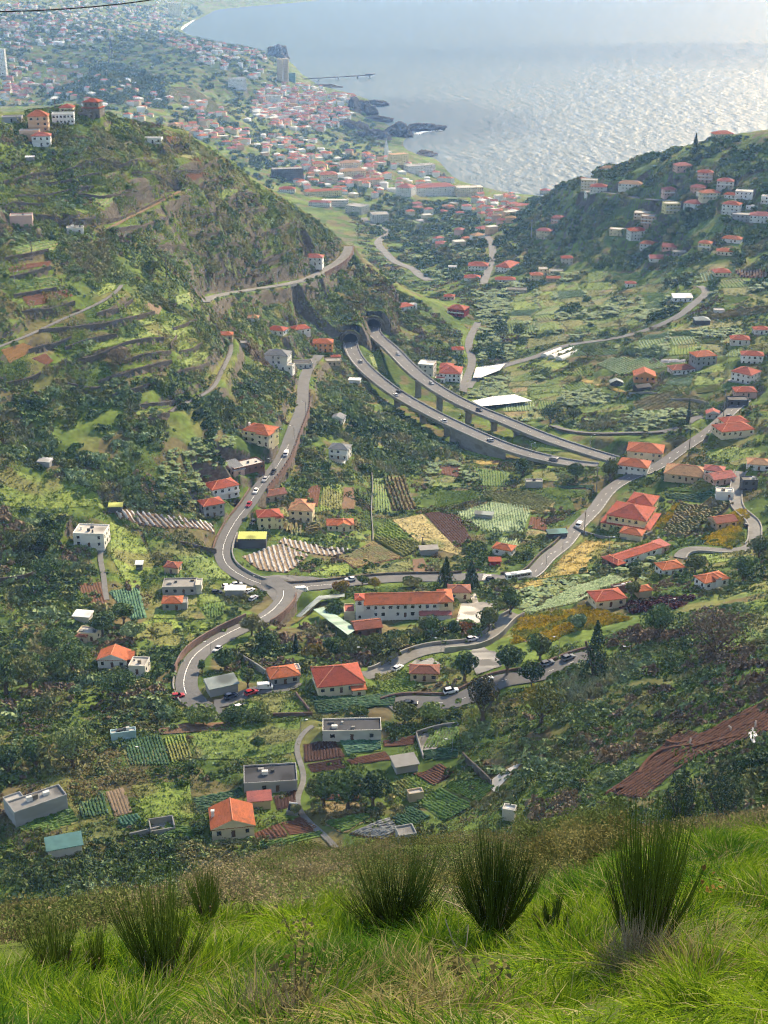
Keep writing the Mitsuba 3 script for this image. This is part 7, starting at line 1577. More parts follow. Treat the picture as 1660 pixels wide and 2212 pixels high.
# ------------------------------------------------------------------ vehicles
for k_, c_ in {'white': [.72, .72, .71], 'silver': [.42, .43, .45], 'grey': [.14, .145, .155], 'black': [.018, .018, .020], 'red': [.34, .018, .02], 'navy': [.025, .035, .07]}.items():
    scene['car_' + k_] = {'type': 'twosided', 'bsdf': {'type': 'principled', 'base_color': {'type': 'rgb', 'value': c_}, 'roughness': .3, 'specular': .5, 'clearcoat': .6, 'clearcoat_gloss': .9}}
scene['mat_tyre'] = diffuse([.02, .02, .02], .9, .2)
scene['mat_headlight'] = diffuse([.75, .75, .72], .2, .5)
scene['mat_taillight'] = diffuse([.35, .02, .015], .3, .5)
def hull(pts): return trimesh.convex.convex_hull(np.array(pts, float))
def loft(xs, hw, z0, z1):
    """closed body from stations along x: half widths, lower and upper heights, chamfered"""
    V = []
    for x, w, a, b in zip(xs, hw, z0, z1):
        c = min(.12, (b - a) * .3)
        V.append([[x, -w + c, a], [x, w - c, a], [x, w, a + c], [x, w, b - c], [x, w - c * .8, b], [x, -w + c * .8, b], [x, -w, b - c], [x, -w, a + c]])
    V = np.array(V); n = len(xs); m = 8
    i, j = np.meshgrid(np.arange(n - 1), np.arange(m), indexing='ij'); k = (j + 1) % m
    q = np.stack([i * m + j, i * m + k, (i + 1) * m + k, (i + 1) * m + j], -1).reshape(-1, 4)
    f = np.vstack([q[:, [0, 1, 2]], q[:, [0, 2, 3]]])[:, ::-1]
    a = np.arange(1, m - 1)
    f = np.vstack([f, np.stack([0 * a, a, a + 1], 1), np.stack([0 * a, a + 1, a], 1) + (n - 1) * m])
    return trimesh.Trimesh(V.reshape(-1, 3), f, process=False)
SHAPES_ = {}
def car_parts(style):
    if style in SHAPES_: return SHAPES_[style]
    if style == 'van':
        L, Hh = 2.3, 1.85
        body = loft([-2.3, -2.2, 1.25, 1.45, 2.15, 2.3], [.86, .92, .92, .92, .9, .8], [.3, .25, .25, .25, .25, .35], [1.78, Hh, Hh, 1.1, .98, .85])
        cab = loft([.55, 1.0, 1.32, 1.75], [.935, .935, .9, .8], [1.0, 1.0, 1.0, 1.02], [1.6, 1.62, 1.62, 1.1]); top = None
    else:
        h = 1.62 if style == 'suv' else 1.45
        body = loft([-2.1, -2.0, -1.2, .9, 1.9, 2.1], [.74, .85, .88, .88, .84, .7], [.34, .24, .22, .22, .24, .34], [.86, .95, .98, .98, .84, .7])
        cab = loft([-1.95, -1.4, .05, .95], [.72, .74, .74, .68], [.93, .93, .93, .93], [.98, h - .07, h - .05, 1.0])
        top = loft([-1.5, -1.3, .0, .15], [.6, .68, .68, .6], [h - .08, h - .08, h - .07, h - .08], [h - .03, h, h, h - .03])
    SHAPES_[style] = body, cab, top
    return SHAPES_[style]
def on_road(px, py):
    best = None
    for key, (p, w) in ROADS.items():
        q = np.array(pxof(p)).T; d = np.abs(q - [px, py]); dd = np.hypot(d[:, 0], d[:, 1] * 1.3); i = int(np.argmin(dd))
        if best is None or dd[i] < best[0]: best = (dd[i], key, i)
    dd, key, i = best
    p = ROADS[key][0]; i = min(max(i, 1), len(p) - 2)
    return dd, key, p[i], p[i + 1] - p[i - 1]
def vehicle(px, py, style, col, lab, flip=False, yaw=None, off=False, cat_='car'):
    dd, key, c, t = on_road(px, py)
    q = at_z(px, py, c[2] + .02) if not off else hit(px, py) + [0, 0, .25]
    a = math.degrees(math.atan2(t[1], t[0])) if yaw is None else yaw
    pitch_ = math.atan2(t[2], np.hypot(t[0], t[1])) if yaw is None else 0
    M = frame(q, a + (180 if flip else 0))
    R = np.eye(4); sg = -1 if flip else 1
    R[0, 0] = R[2, 2] = math.cos(pitch_); R[2, 0] = math.sin(pitch_) * sg; R[0, 2] = -math.sin(pitch_) * sg
    M = M @ R @ np.diag([1.15, 1.15, 1.12, 1.])
    k = fresh('van' if style == 'van' else 'car'); note(k, lab, 'van' if style == 'van' else cat_)
    body, cab, top = car_parts(style)
    add(k + '__body', put(body, M), 'car_' + col, smooth=35)
    add(k + '__window', put(cab, M), 'mat_pane')
    if top is not None: add(k + '__roof', put(top, M), 'car_' + col)
    for x in (-1.3, 1.3):
        for y in (-.8, .8):
            w = tube([x, y - .1, .32], [x, y + .1, .32], .32, 12); add(part(k, 'wheel'), put(w, M), 'mat_tyre')
    if dist(q) < 800:
        f = 2.1 if style != 'van' else 2.3
        for y in (-.55, .55):
            add(part(k, 'headlight'), put(box(f - .12, f + .02, y - .16, y + .16, .6, .74), M), 'mat_headlight')
            add(part(k, 'taillight'), put(box(-f - .02, -f + .12, y - .12, y + .12, .68, .84), M), 'mat_taillight')
for a in [(652, 1277, 'van', 'white', 'white van on the junction left of the school', False), (757, 1254, 'hatch', 'white', 'white car half hidden behind the golden brown tree', True), (1062, 1254, 'hatch', 'black', 'dark car waiting at the crossing beside the bus', False), (1251, 1137, 'van', 'white', 'white van driving on the rising right road', True),
          (975, 1496, 'suv', 'white', 'white car parked on the lower road', False), (887, 1523, 'hatch', 'black', 'black car at the left end of the lower road', False), (1183, 1436, 'hatch', 'grey', 'dark grey car parked on the lower road, left of two', False), (1228, 1424, 'suv', 'grey', 'grey car parked on the lower road beside the conifer, right of two', False), (1052, 1472, 'hatch', 'white', 'white car half hidden behind the reddish tree', False),
          (1020, 1383, 'hatch', 'silver', 'silver car driving up the walled lane', False), (860, 1446, 'hatch', 'white', 'white car at the lower end of the walled lane', False), (953, 1434, 'hatch', 'black', 'black car beside the wall fork of the lane', False),
          (499, 1507, 'suv', 'navy', 'dark blue car parked inside the hairpin', False), (543, 1499, 'hatch', 'red', 'red car parked between dark blue car and white van', False), (573, 1487, 'van', 'white', 'white van parked left of the grey orange roofed house', False), (519, 1530, 'hatch', 'white', 'white car below the dark blue parked car', False), (470, 1406, 'hatch', 'silver', 'silver car in the curve under the hairpin wall', False),
          (618, 983, 'van', 'white', 'white pickup like van on the climbing road', False), (591, 1021, 'hatch', 'black', 'black car on the climbing road, above the pale green car', False), (573, 1038, 'hatch', 'silver', 'pale car on the climbing road beside the tall brown wall', False), (553, 1063, 'hatch', 'white', 'white car on the climbing road above the yellow house', False), (538, 1092, 'hatch', 'red', 'dark red car on the climbing road beside the balcony house', False), (547, 1130, 'hatch', 'black', 'black car turning beside the yellow green shed', False),
          (1551, 918, 'suv', 'black', 'dark car parked on the right road, lowest of three', False), (1565, 909, 'hatch', 'black', 'dark car parked on the right road, middle of three', False), (1575, 900, 'suv', 'grey', 'dark car parked on the right road, topmost of three', False), (1612, 1137, 'hatch', 'black', 'dark car on the winding lane loop', False),
          (779, 782, 'hatch', 'silver', 'silver car just out of the near tunnel on the lower carriageway', True), (861, 766, 'hatch', 'silver', 'silver car on the upper carriageway near its tunnel', False), (855, 854, 'hatch', 'white', 'white car side by side with a dark car on the lower carriageway', True), (862, 847, 'hatch', 'black', 'dark car side by side with a white car on the lower carriageway', True), (933, 829, 'hatch', 'silver', 'silver car in the middle of the upper carriageway', False),
          (959, 911, 'suv', 'white', 'white car with black roof in the middle of the lower carriageway', True), (1036, 887, 'hatch', 'black', 'black car near the white net roof on the upper carriageway', False), (1060, 952, 'hatch', 'silver', 'silver car on the near part of the lower carriageway', True), (1196, 995, 'van', 'grey', 'dark van at the end of the lower carriageway', True)]:
    vehicle(*a)
vehicle(384, 1508, 'hatch', 'red', 'dark red car standing outside the hairpin at left', yaw=20, off=True)
for i, (x, y, c, yw, l) in enumerate([(492, 1270, 'white', 10, 'white scrap car in the junkyard, left of two at the back'), (512, 1266, 'silver', 20, 'silver scrap car in the junkyard, right of two at the back'), (540, 1280, 'white', 50, 'white scrap car at the junkyard corner'), (468, 1283, 'black', 15, 'black scrap car left of the white sheet roof'), (548, 1296, 'silver', 60, 'silver scrap car beside the road at the junkyard')]):
    vehicle(x, y, 'hatch', c, l, yaw=yw, off=True)
# the bus
dd, key, c, t = on_road(1118, 1247)
q = at_z(1120, 1250, c[2] + .02); t = t if t[0] > 0 else -t
M = frame(q, math.degrees(math.atan2(t[1], t[0])))
k = fresh('bus'); note(k, 'white bus standing at the crossing below the rising road', 'bus')
body = loft([-5.8, -5.7, 5.6, 5.8], [1.15, 1.25, 1.25, 1.15], [.45, .35, .35, .45], [2.95, 3.05, 3.05, 2.95]); add(k + '__body', put(body, M), 'car_white')
for s in (-1, 1):
    for i in range(7): add(part(k, 'window'), put(box(-5.3 + i * 1.5, -3.95 + i * 1.5, s * 1.26 - .02, s * 1.26 + .02, 1.45, 2.5), M), 'mat_pane')
add(k + '__windscreen', put(box(5.74, 5.84, -1.1, 1.1, 1.3, 2.7), M), 'mat_pane'); add(k + '__rear_window', put(box(-5.84, -5.74, -1.0, 1.0, 1.6, 2.6), M), 'mat_pane')
add(k + '__roof_unit', put(box(-3.6, -.8, -.8, .8, 3.06, 3.3), M), 'car_silver')
for x in (-3.4, 3.6):
    for y in (-1.1, 1.1): add(part(k, 'wheel'), put(tube([x, y - .15, .48], [x, y + .15, .48], .48, 14), M), 'mat_tyre')

# ------------------------------------------------------------------ poles, lamps, wires
def lamp(px, py, hp, side, lab):
    p = hit(px, py); s = dist(p); h = max(4.5, min(9, hp * s / FOC / .88)); r = max(.07, s * .00016)
    k = fresh('street_lamp'); note(k, lab, 'street lamp')
    add(k + '__pole', cat([tube(p - [0, 0, .5], p + [0, 0, h], r, 6), tube(p + [0, 0, h], p + [side * 1.6, 0, h + .25], r * .7, 5)]), 'mat_metal')
    add(k + '__lamp_head', box(p[0] + min(side * 1.5, side * 2.3), p[0] + max(side * 1.5, side * 2.3), p[1] - .16, p[1] + .16, p[2] + h + .2, p[2] + h + .38), 'mat_headlight')
for a in [(953, 1414, 34, -1, 'street lamp beside the walled lane'), (787, 1440, 40, -1, 'street lamp right of the big red roof'), (456, 1422, 34, -1, 'street lamp at the hairpin wall'), (693, 1746, 34, -1, 'street lamp at the big dark tree'), (650, 1592, 36, 1, 'street lamp at the top of the thin path'),
          (1208, 1420, 42, -1, 'street lamp at two grey parked cars'), (661, 896, 26, -1, 'street lamp on the climbing road, uppermost'), (636, 950, 28, -1, 'street lamp on the climbing road, second from top'), (590, 1022, 28, -1, 'street lamp on the climbing road above the balcony house'), (1276, 972, 38, 1, 'tall lamp at the end of the upper carriageway'),
          (1180, 1228, 30, 1, 'street lamp on the rising road, nearest the bus'), (1215, 1208, 34, 1, 'street lamp on the rising road, second from the bus'), (1412, 1182, 18, 1, 'small lamp above the very long red roof'), (1148, 990, 34, 1, 'lamp post on the median at the motorway end'), (560, 1330 - 58, 26, -1, 'lamp post on the junction island'), (1316, 1190, 28, 1, 'lamp in the golden meadow'),
          (32, 612, 22, 1, 'lamp on the ridge road left part'), (600, 617, 24, -1, 'lamp on the ridge road above the orange house'), (660, 600, 24, -1, 'lamp on the ridge road at the bend'), (1360, 1495 - 60, 36, -1, 'lamp on the slope above the pale cane'), (1444, 1320, 24, 1, 'lamp beside the dark red vineyard'), (313, 1655, 40, -1, 'lamp in the striped vegetable plot'), (978, 1628, 30, -1, 'lamp at the empty concrete yard')]:
    lamp(*a)
POLE = {}
def pole(name, px, py, hp, lab, mat='mat_wood_pole'):
    p = hit(px, py); s = dist(p); h = hp * s / FOC / .9
    k = fresh('utility_pole'); note(k, lab, 'utility pole')
    add(k + '__post', tube(p - [0, 0, .6], p + [0, 0, h], max(.12, s * .0003), 6), mat)
    add(k + '__crossarm', box(p[0] - .9, p[0] + .9, p[1] - .08, p[1] + .08, p[2] + h - .5, p[2] + h - .35), mat)
    POLE[name] = p + [0, 0, h - .3]
pole('a', 1288, 1074, 62, 'tall utility pole beside the villa road', 'mat_concrete'); pole('b', 1563, 902, 56, 'utility pole by the parked dark cars', 'mat_concrete'); pole('c', 1262, 1164, 56, 'utility pole on the rising road'); pole('d', 602, 1474, 44, 'wooden pole beside the grey orange roofed house')
pole('e', 576, 1478, 40, 'wooden pole beside the parked white van'); pole('f', 1148, 520, 40, 'lattice like pole on the dark slope', 'mat_metal'); pole('g', 70, 560, 34, 'pole on the left hill at the brown plots'); pole('h', 360, 600, 40, 'pole on the left hill above the ridge path'); pole('i', 913, 1180, 20, 'pole beside the vineyard hut'); pole('j', 120, 240, 22, 'pole between the ridge houses')
def wire(a, b, sag, lab, r=None):
    a, b = np.asarray(a), np.asarray(b); t = np.linspace(0, 1, 14)[:, None]
    p = a + (b - a) * t - np.array([0, 0, 1]) * sag * 4 * t * (1 - t)
    r = r or max(.02, dist((a + b) / 2) * .00010)
    add(fresh('power_line'), cat([tube(p[i], p[i + 1], r, 4) for i in range(13)]), 'mat_tyre', label=lab, cat='power line')
wire(POLE['a'], POLE['b'], 4, 'sagging wire between the villa pole and the pole at the dark cars'); wire(POLE['a'], POLE['i'], 5, 'long wire from the villa pole to the vineyard hut'); wire(POLE['a'], POLE['c'], 2, 'wire between the villa pole and the rising road')
wire(at_s(-120, 24, 60), at_s(420, -16, 64), .25, 'dark cable crossing the top left corner', .024)

# ------------------------------------------------------------------ people at work on the brown terraces
scene['cloth_pale'] = diffuse([.62, .60, .54], .9, .2); scene['skin'] = diffuse([.42, .25, .17], .6, .3); scene['cloth_dark'] = diffuse([.08, .08, .10], .9, .2)
import manifold3d as m3
def bones(J, B, ref=.03):
    M = m3.Manifold()
    for a, b in B:
        pa_, ra = np.array(J[a][:3]), J[a][3]; pb_, rb = np.array(J[b][:3]), J[b][3]
        M = M + m3.Manifold.batch_hull([m3.Manifold.sphere(ra, 12).translate(pa_.tolist()), m3.Manifold.sphere(rb, 12).translate(pb_.tolist())])
    g_ = M.refine_to_length(ref).to_mesh()
    m = trimesh.Trimesh(g_.vert_properties[:, :3], g_.tri_verts, process=True); trimesh.smoothing.filter_taubin(m, iterations=6); return m
def person(px, py, yaw, bend, lab):
    M = frame(hit(px, py) + [0, 0, .35], yaw); k = fresh('person'); note(k, lab, 'person')
    dx = math.sin(bend) * .5; zc = .95 + math.cos(bend) * .48
    J = {'pel': (0, 0, .95, .14), 'che': (dx, 0, zc, .15), 'nek': (dx * 1.25, 0, zc + .2 * math.cos(bend), .06), 'hd': (dx * 1.45 + .02, 0, zc + .36 * math.cos(bend), .10)}
    for s, n in ((-1, 'l'), (1, 'r')):
        J[n + 'h'] = (0, s * .09, .92, .095); J[n + 'k'] = (.05 * s, s * .11, .5, .065); J[n + 'a'] = (.08 * s - .02, s * .12, .08, .045); J[n + 't'] = (.08 * s + .14, s * .13, .04, .04)
        J[n + 's'] = (dx, s * .19, zc + .08, .065); J[n + 'e'] = (dx + .12, s * .25, zc - .2, .05); J[n + 'w'] = (dx + .3, s * .2, zc - .38, .035); J[n + 'f'] = (dx + .36, s * .19, zc - .45, .035)
    B = [('pel', 'che'), ('che', 'nek'), ('nek', 'hd')] + [(n + a, n + b) for n in 'lr' for a, b in (('h', 'k'), ('k', 'a'), ('a', 't'), ('s', 'e'), ('e', 'w'), ('w', 'f'))] + [('pel', 'lh'), ('pel', 'rh'), ('che', 'ls'), ('che', 'rs')]
    add(k + '__body', put(bones(J, B), M), 'skin', smooth=True)
    J2 = {a: (*v[:3], v[3] + .03) for a, v in J.items()}
    add(k + '__shirt', put(bones(J2, [('pel', 'che'), ('che', 'ls'), ('che', 'rs'), ('ls', 'le'), ('rs', 're')]), M), 'cloth_pale', smooth=True)
    add(k + '__trousers', put(bones(J2, [('pel', 'lh'), ('pel', 'rh'), ('lh', 'lk'), ('rh', 'rk'), ('lk', 'la'), ('rk', 'ra')]), M), 'cloth_pale', smooth=True)
    hd = np.array(J['hd'][:3]); hat = trimesh.creation.cone(.16, .14, sections=12); hat.apply_translation(hd + [0, 0, .07]); add(k + '__hat', put(hat, M), 'cloth_pale')
person(1491, 1612, 30, .1, 'person in pale clothes standing on the brown terraces, nearest of three')
person(1579, 1582, 200, .8, 'person in pale clothes bending over the brown terraces, middle of three')
person(1632, 1575, 120, .1, 'person in pale clothes standing on the brown terraces, farthest right')
# small yard things
k = fresh('satellite_dish'); q = hit(776, 1498); note(k, 'white round dish beside the big red roofed house', 'dish')
c = trimesh.creation.icosphere(2, 1.0); c.apply_scale([1.9, 1.9, .35]); c.apply_translation(q + [0, 0, 2.2]); add(k + '__dish', c, 'roof_whitesheet', smooth=True); add(k + '__post', tube(q, q + [0, 0, 2.0], .12), 'mat_metal')
k = fresh('solar_heater'); q = hit(633, 1757); note(k, 'solar water heater with white tank on the block beside the thin path', 'water heater')
M = frame(q + [0, 0, 1.2], -12); add(k + '__stand', put(box(-1.5, 1.5, -1.2, 1.2, -2, 0), M), 'roof_slab'); P_ = box(-1.2, 1.2, -1, .8, 0, .1); P_.apply_transform(trimesh.transformations.rotation_matrix(.6, [1, 0, 0])); P_.apply_translation([0, 0, .7]); add(k + '__panel', put(P_, M), 'mat_pane'); add(k + '__tank', put(tube([-1.2, .9, 1.35], [1.2, .9, 1.35], .28, 10), M), 'roof_whitesheet')
# ------------------------------------------------------------------ the near slope with grass and broom
FG = [(x, 2330, 8.6) for x in (-300, 200, 830, 1400, 2000)] + [(-300, 2212, 11.5), (100, 2212, 11), (500, 2212, 10.8), (830, 2212, 10.6), (1200, 2212, 10.2), (1600, 2212, 9.8), (2000, 2212, 9.5), (-300, 2100, 15), (100, 2110, 14), (500, 2100, 13.2), (830, 2100, 13), (1200, 2100, 12.4), (1600, 2100, 11.8), (2000, 2100, 11.5),
     (-300, 2050, 19), (60, 2060, 17), (250, 2040, 16.5), (420, 2000, 17), (600, 1990, 17), (800, 2000, 16.5), (1000, 2000, 16), (1200, 2000, 15), (1400, 2000, 14.2), (1600, 2000, 13.8), (2000, 2000, 13.5), (450, 1962, 19), (700, 1955, 19.5), (850, 1965, 19.5), (1000, 1960, 19.5), (1150, 1930, 19.5), (1250, 1900, 19.5), (1400, 1900, 17.5), (1600, 1900, 16.8), (2000, 1900, 16.5),
     (1330, 1850, 23), (1450, 1820, 22.5), (1600, 1800, 22.5), (1660, 1793, 22.5), (2000, 1780, 22), (-300, 2060, 28), (50, 2045, 24), (200, 2030, 23), (330, 1992, 22), (600, 1900, 27), (750, 1900, 27), (600, 1872, 34), (950, 1885, 29), (1150, 1856, 33), (1250, 1820, 36), (1380, 1800, 33), (1550, 1785, 29), (1660, 1775, 29), (2000, 1765, 28), (50, 1998, 34), (250, 1985, 32), (400, 1940, 34), (750, 1858, 40), (-300, 2030, 36), (1150, 1830, 40)]
fp = np.array([at_s(*c) for c in FG])
fp = np.vstack([fp, [[-4, 1, 447.2], [4, 1, 447.4], [-12, 1, 447], [12, 1, 447.6], [-4, -3, 449.4], [4, -3, 449.6], [-12, -3, 449], [12, -3, 450]], [[x, 46, 450 - 46 * .83 - 6 - .1 * abs(x)] for x in (-26, -16, -8, 0, 8, 16, 26)]])
rb2 = RBFInterpolator(fp[:, :2], fp[:, 2], kernel='thin_plate_spline', smoothing=.05, neighbors=40)
gx, gy = np.arange(-28, 28.01, .25), np.arange(-3, 50.01, .25)
GX, GY = np.meshgrid(gx, gy, indexing='ij')
GZ = rb2(np.stack([GX[::2, ::2].ravel(), GY[::2, ::2].ravel()], 1)).reshape(GX[::2, ::2].shape)
GZ = map_coordinates(GZ, [(GX + 28) / .5, (GY + 3) / .5], order=1, mode='nearest')
GZ = gaussian_filter(GZ, 1.5) + (meshkit.fbm(np.stack([GX, GY, 0 * GX], -1) / 1.3, 3, 5) - .5) * .35
def near_z(x, y): return map_coordinates(GZ, [(np.asarray(x, float) + 28) / .25, (np.asarray(y, float) + 3) / .25], order=1, mode='nearest')
n1, n2 = GX.shape
i, j = np.meshgrid(np.arange(n1 - 1), np.arange(n2 - 1), indexing='ij'); a = (i * n2 + j).ravel()
q = np.stack([a, a + n2, a + n2 + 1, a + 1], 1)
scene['mat_near_soil'] = diffuse(mikit.proc(lambda p, n, uv: mix([.030, .048, .010], [.07, .095, .02], fbm(p.x / .5, p.y / .5, p.z / .5, 3))), .95, .1)
add('hillside', (np.stack([GX, GY, GZ], -1).reshape(-1, 3), q), 'mat_near_soil', smooth=True, label='grassy slope falling away below the viewpoint', cat='hillside', kind='structure')
def near_hit(px, py):
    d = ray(px, py); t = np.linspace(7, 70, 2500); P = np.array([0, 0, EYE]) + d * t[:, None]
    z = near_z(P[:, 0], P[:, 1]); i = int(np.argmax(z >= P[:, 2])); return P[i]
def blade_field(X, Y, L, Wd, az, lean, seed, seg=3, hgt=0):
    """one curved tapering blade per point"""
    n = len(X); rng = np.random.default_rng(seed)
    b = np.stack([X, Y, near_z(X, Y) - .03], 1); d = np.stack([np.cos(az), np.sin(az), 0 * az], 1); s = np.stack([-d[:, 1], d[:, 0], 0 * az], 1)
    tw = rng.normal(0, .7, n)[:, None]; s = s * np.cos(tw) + d * np.sin(tw)
    V = []
    for k in range(seg + 1):
        t = k / seg
        c = b + d * (L * lean * t ** 1.8)[:, None] + np.array([0, 0, 1]) * (L * (t - .45 * lean * t * t))[:, None]
        w = Wd * (1 - t) ** .6
        V += [c - s * w[:, None], c + s * w[:, None]] if k < seg else [c]
    V = np.stack(V, 1); m = V.shape[1]; f = []
    for k in range(seg - 1): f += [[2 * k, 2 * k + 1, 2 * k + 3], [2 * k, 2 * k + 3, 2 * k + 2]]
    f.append([2 * seg - 2, 2 * seg - 1, 2 * seg])
    return trimesh.Trimesh(V.reshape(-1, 3), (np.arange(n)[:, None, None] * m + np.array(f)).reshape(-1, 3), process=False)
scene['grass_lush'] = leafy([.085, .165, .010], [.185, .275, .018], [.17, .215, .025], .55, .5)
scene['grass_deep'] = leafy([.050, .125, .012], [.10, .20, .018], None, .5, .5)
scene['grass_straw'] = leafy([.19, .165, .065], [.30, .255, .11], [.16, .18, .04], .5, .35)
rg = np.random.default_rng(8)
def near_points(n, y0, y1, f):
    y = np.sqrt(rg.uniform(y0 ** 2, y1 ** 2, n)); x = rg.uniform(-.40, .40, n) * y
    P = np.stack([x, y, near_z(x, y)], 1); X, Y = pxof(P); k = f(X, Y); return x[k], y[k]
EDGE_X = [-400, 0, 100, 230, 330, 420, 560, 700, 850, 1000, 1100, 1200, 1260, 1330, 1400, 1480, 1600, 1660, 2100]
EDGE_Y = [2130, 2110, 2090, 2060, 2030, 1985, 1975, 1962, 1975, 1985, 1960, 1925, 1890, 1862, 1835, 1815, 1797, 1790, 1770]
def is_grass(X, Y): return Y > np.interp(X, EDGE_X, EDGE_Y)
x, y = near_points(300000, 5.5, 25, is_grass)
tus = meshkit.fbm(np.stack([x, y, 0 * x], -1) / .55, 2, 3); drift = meshkit.fbm(np.stack([x, y, 0 * x], -1) / 1.6, 3, 13)
keep = rg.uniform(0, 1, len(x)) < np.clip((tus - .1) * 2.4, .45, 1); x, y, tus, drift = x[keep], y[keep], tus[keep], drift[keep]
az = meshkit.fbm(np.stack([x, y, 0 * x], -1) / 1.1, 2, 23) * 14 + rg.normal(0, .7, len(x))
L = (.14 + .30 * tus) * rg.uniform(.55, 1.25, len(x)); lean = np.clip(rg.normal(.85, .3, len(x)), .2, 1.5); wd = rg.uniform(.004, .0085, len(x))
px_ = pxof(np.stack([x, y, near_z(x, y)], 1))
dry = meshkit.fbm(np.stack([x, y, 0 * x], -1) / 1.0, 3, 33) + .16 * np.clip((px_[1] - 2080) / 110, 0, 1) * (np.abs(px_[0] - 650) < 480) + rg.normal(0, .13, len(x))
kind_ = np.where(dry > .80, 2, np.where(drift + rg.normal(0, .08, len(x)) > .56, 1, 0))
TINT = {0: ([.070, .150, .010], [.235, .330, .020]), 1: ([.030, .090, .010], [.100, .200, .018]), 2: ([.150, .130, .050], [.360, .310, .140])}
scene['grass_blade'] = {'type': 'principledthin', 'base_color': {'type': 'mesh_attribute', 'name': 'vertex_color'}, 'roughness': .45, 'diff_trans': .6, 'spec_trans': 0.0, 'eta': 1.35}
for kk, (nm, lb) in enumerate([('grass', 'bright yellow green grass of the foreground slope'), ('grass', 'deeper green grass patches of the foreground slope'), ('grass', 'dry straw mixed into the foreground grass')]):
    m = kind_ == kk
    b_ = blade_field(x[m], y[m], L[m] * (1.1 if kk == 2 else 1), wd[m], az[m], lean[m], 60 + kk)
    t_ = rg.uniform(0, 1, m.sum())[:, None] ** 1.3; lo_c, hi_c = np.array(TINT[kk][0]), np.array(TINT[kk][1])
    col = lo_c + (hi_c - lo_c) * t_; pale = rg.uniform(0, 1, m.sum()) < .08; col[pale] = [.36, .34, .16]
    scene_key = fresh(nm)
    scene[scene_key] = mikit.ply(b_, 'grass_blade', color=np.repeat(col, len(b_.vertices) // m.sum(), axis=0)); note(scene_key, lb, 'grass', 'stuff')
# rough dry growth beyond the grass edge
scene['dry_leaf'] = leafy([.14, .122, .07], [.26, .225, .135], [.12, .14, .05], .7, .3)
scene['scrub_leaf'] = leafy([.070, .100, .035], [.150, .190, .065], [.16, .15, .06], .7, .3)
def scrub(nm, poly, n, hh, share, seed, lab, size=.05):
    rng = np.random.default_rng(seed); P = Polygon(poly)
    from shapely import contains_xy
    x, y = near_points(n * 14, 13, 47, lambda X, Y: contains_xy(P, X, Y))
    x, y = x[:n], y[:n]
    b = meshkit.fbm(np.stack([x, y, 0 * x], -1) / 1.1, 3, seed)
    z = near_z(x, y) + hh * np.clip(b * 1.6 - .15, .1, 1.2) * rng.uniform(0, 1, len(x)) ** .6
    Q = np.stack([x, y, z], 1); Nn = np.tile([0, 0, .6], (len(x), 1)); sel = (meshkit.fbm(Q / 1.0 + 7, 2, seed + 1) + rng.normal(0, .06, len(x))) < share
    k = fresh(nm); note(k, lab, 'scrub', 'stuff')
    add(k + '__dry', leaves(Q[~sel], Nn[~sel], size, rng, 1.0, 1.0), 'dry_leaf', kind='stuff'); add(k + '__green', leaves(Q[sel], Nn[sel], size * 1.15, rng, 1.0), 'scrub_leaf', kind='stuff')
    xs, ys = x[::22], y[::22]; m = len(xs)
    add(k + '__stems', blade_field(xs, ys, hh * rng.uniform(.5, 1.3, m), np.full(m, .006), rng.uniform(0, 6.3, m), rng.uniform(.1, .7, m), seed + 5), 'dry_leaf', kind='stuff')
scrub('dry_scrub', [(380, 1850), (760, 1830), (790, 1960), (700, 1965), (560, 1985), (400, 1990)], 52000, .6, .5, 1, 'tangle of dry brambles behind the grass edge', .024)
scrub('dry_scrub', [(760, 1830), (1120, 1800), (1260, 1890), (1200, 1940), (980, 1990), (780, 1970)], 40000, .6, .6, 2, 'half dry growth between the broom bushes', .024)
scrub('leafy_scrub', [(1090, 1770), (1290, 1745), (1360, 1840), (1250, 1890), (1120, 1870)], 42000, .95, .82, 3, 'dense small leaved bushes beyond the grass at right', .032)
scrub('dry_scrub', [(1330, 1800), (1660, 1775), (1700, 1800), (1480, 1825), (1340, 1850)], 26000, .45, .45, 4, 'brown dry brambles along the right grass edge', .026)
scrub('dry_scrub', [(-30, 1990), (340, 1970), (420, 1985), (330, 2040), (100, 2100), (-30, 2120)], 46000, .7, .6, 5, 'grey and tan growth at the left grass edge', .026)
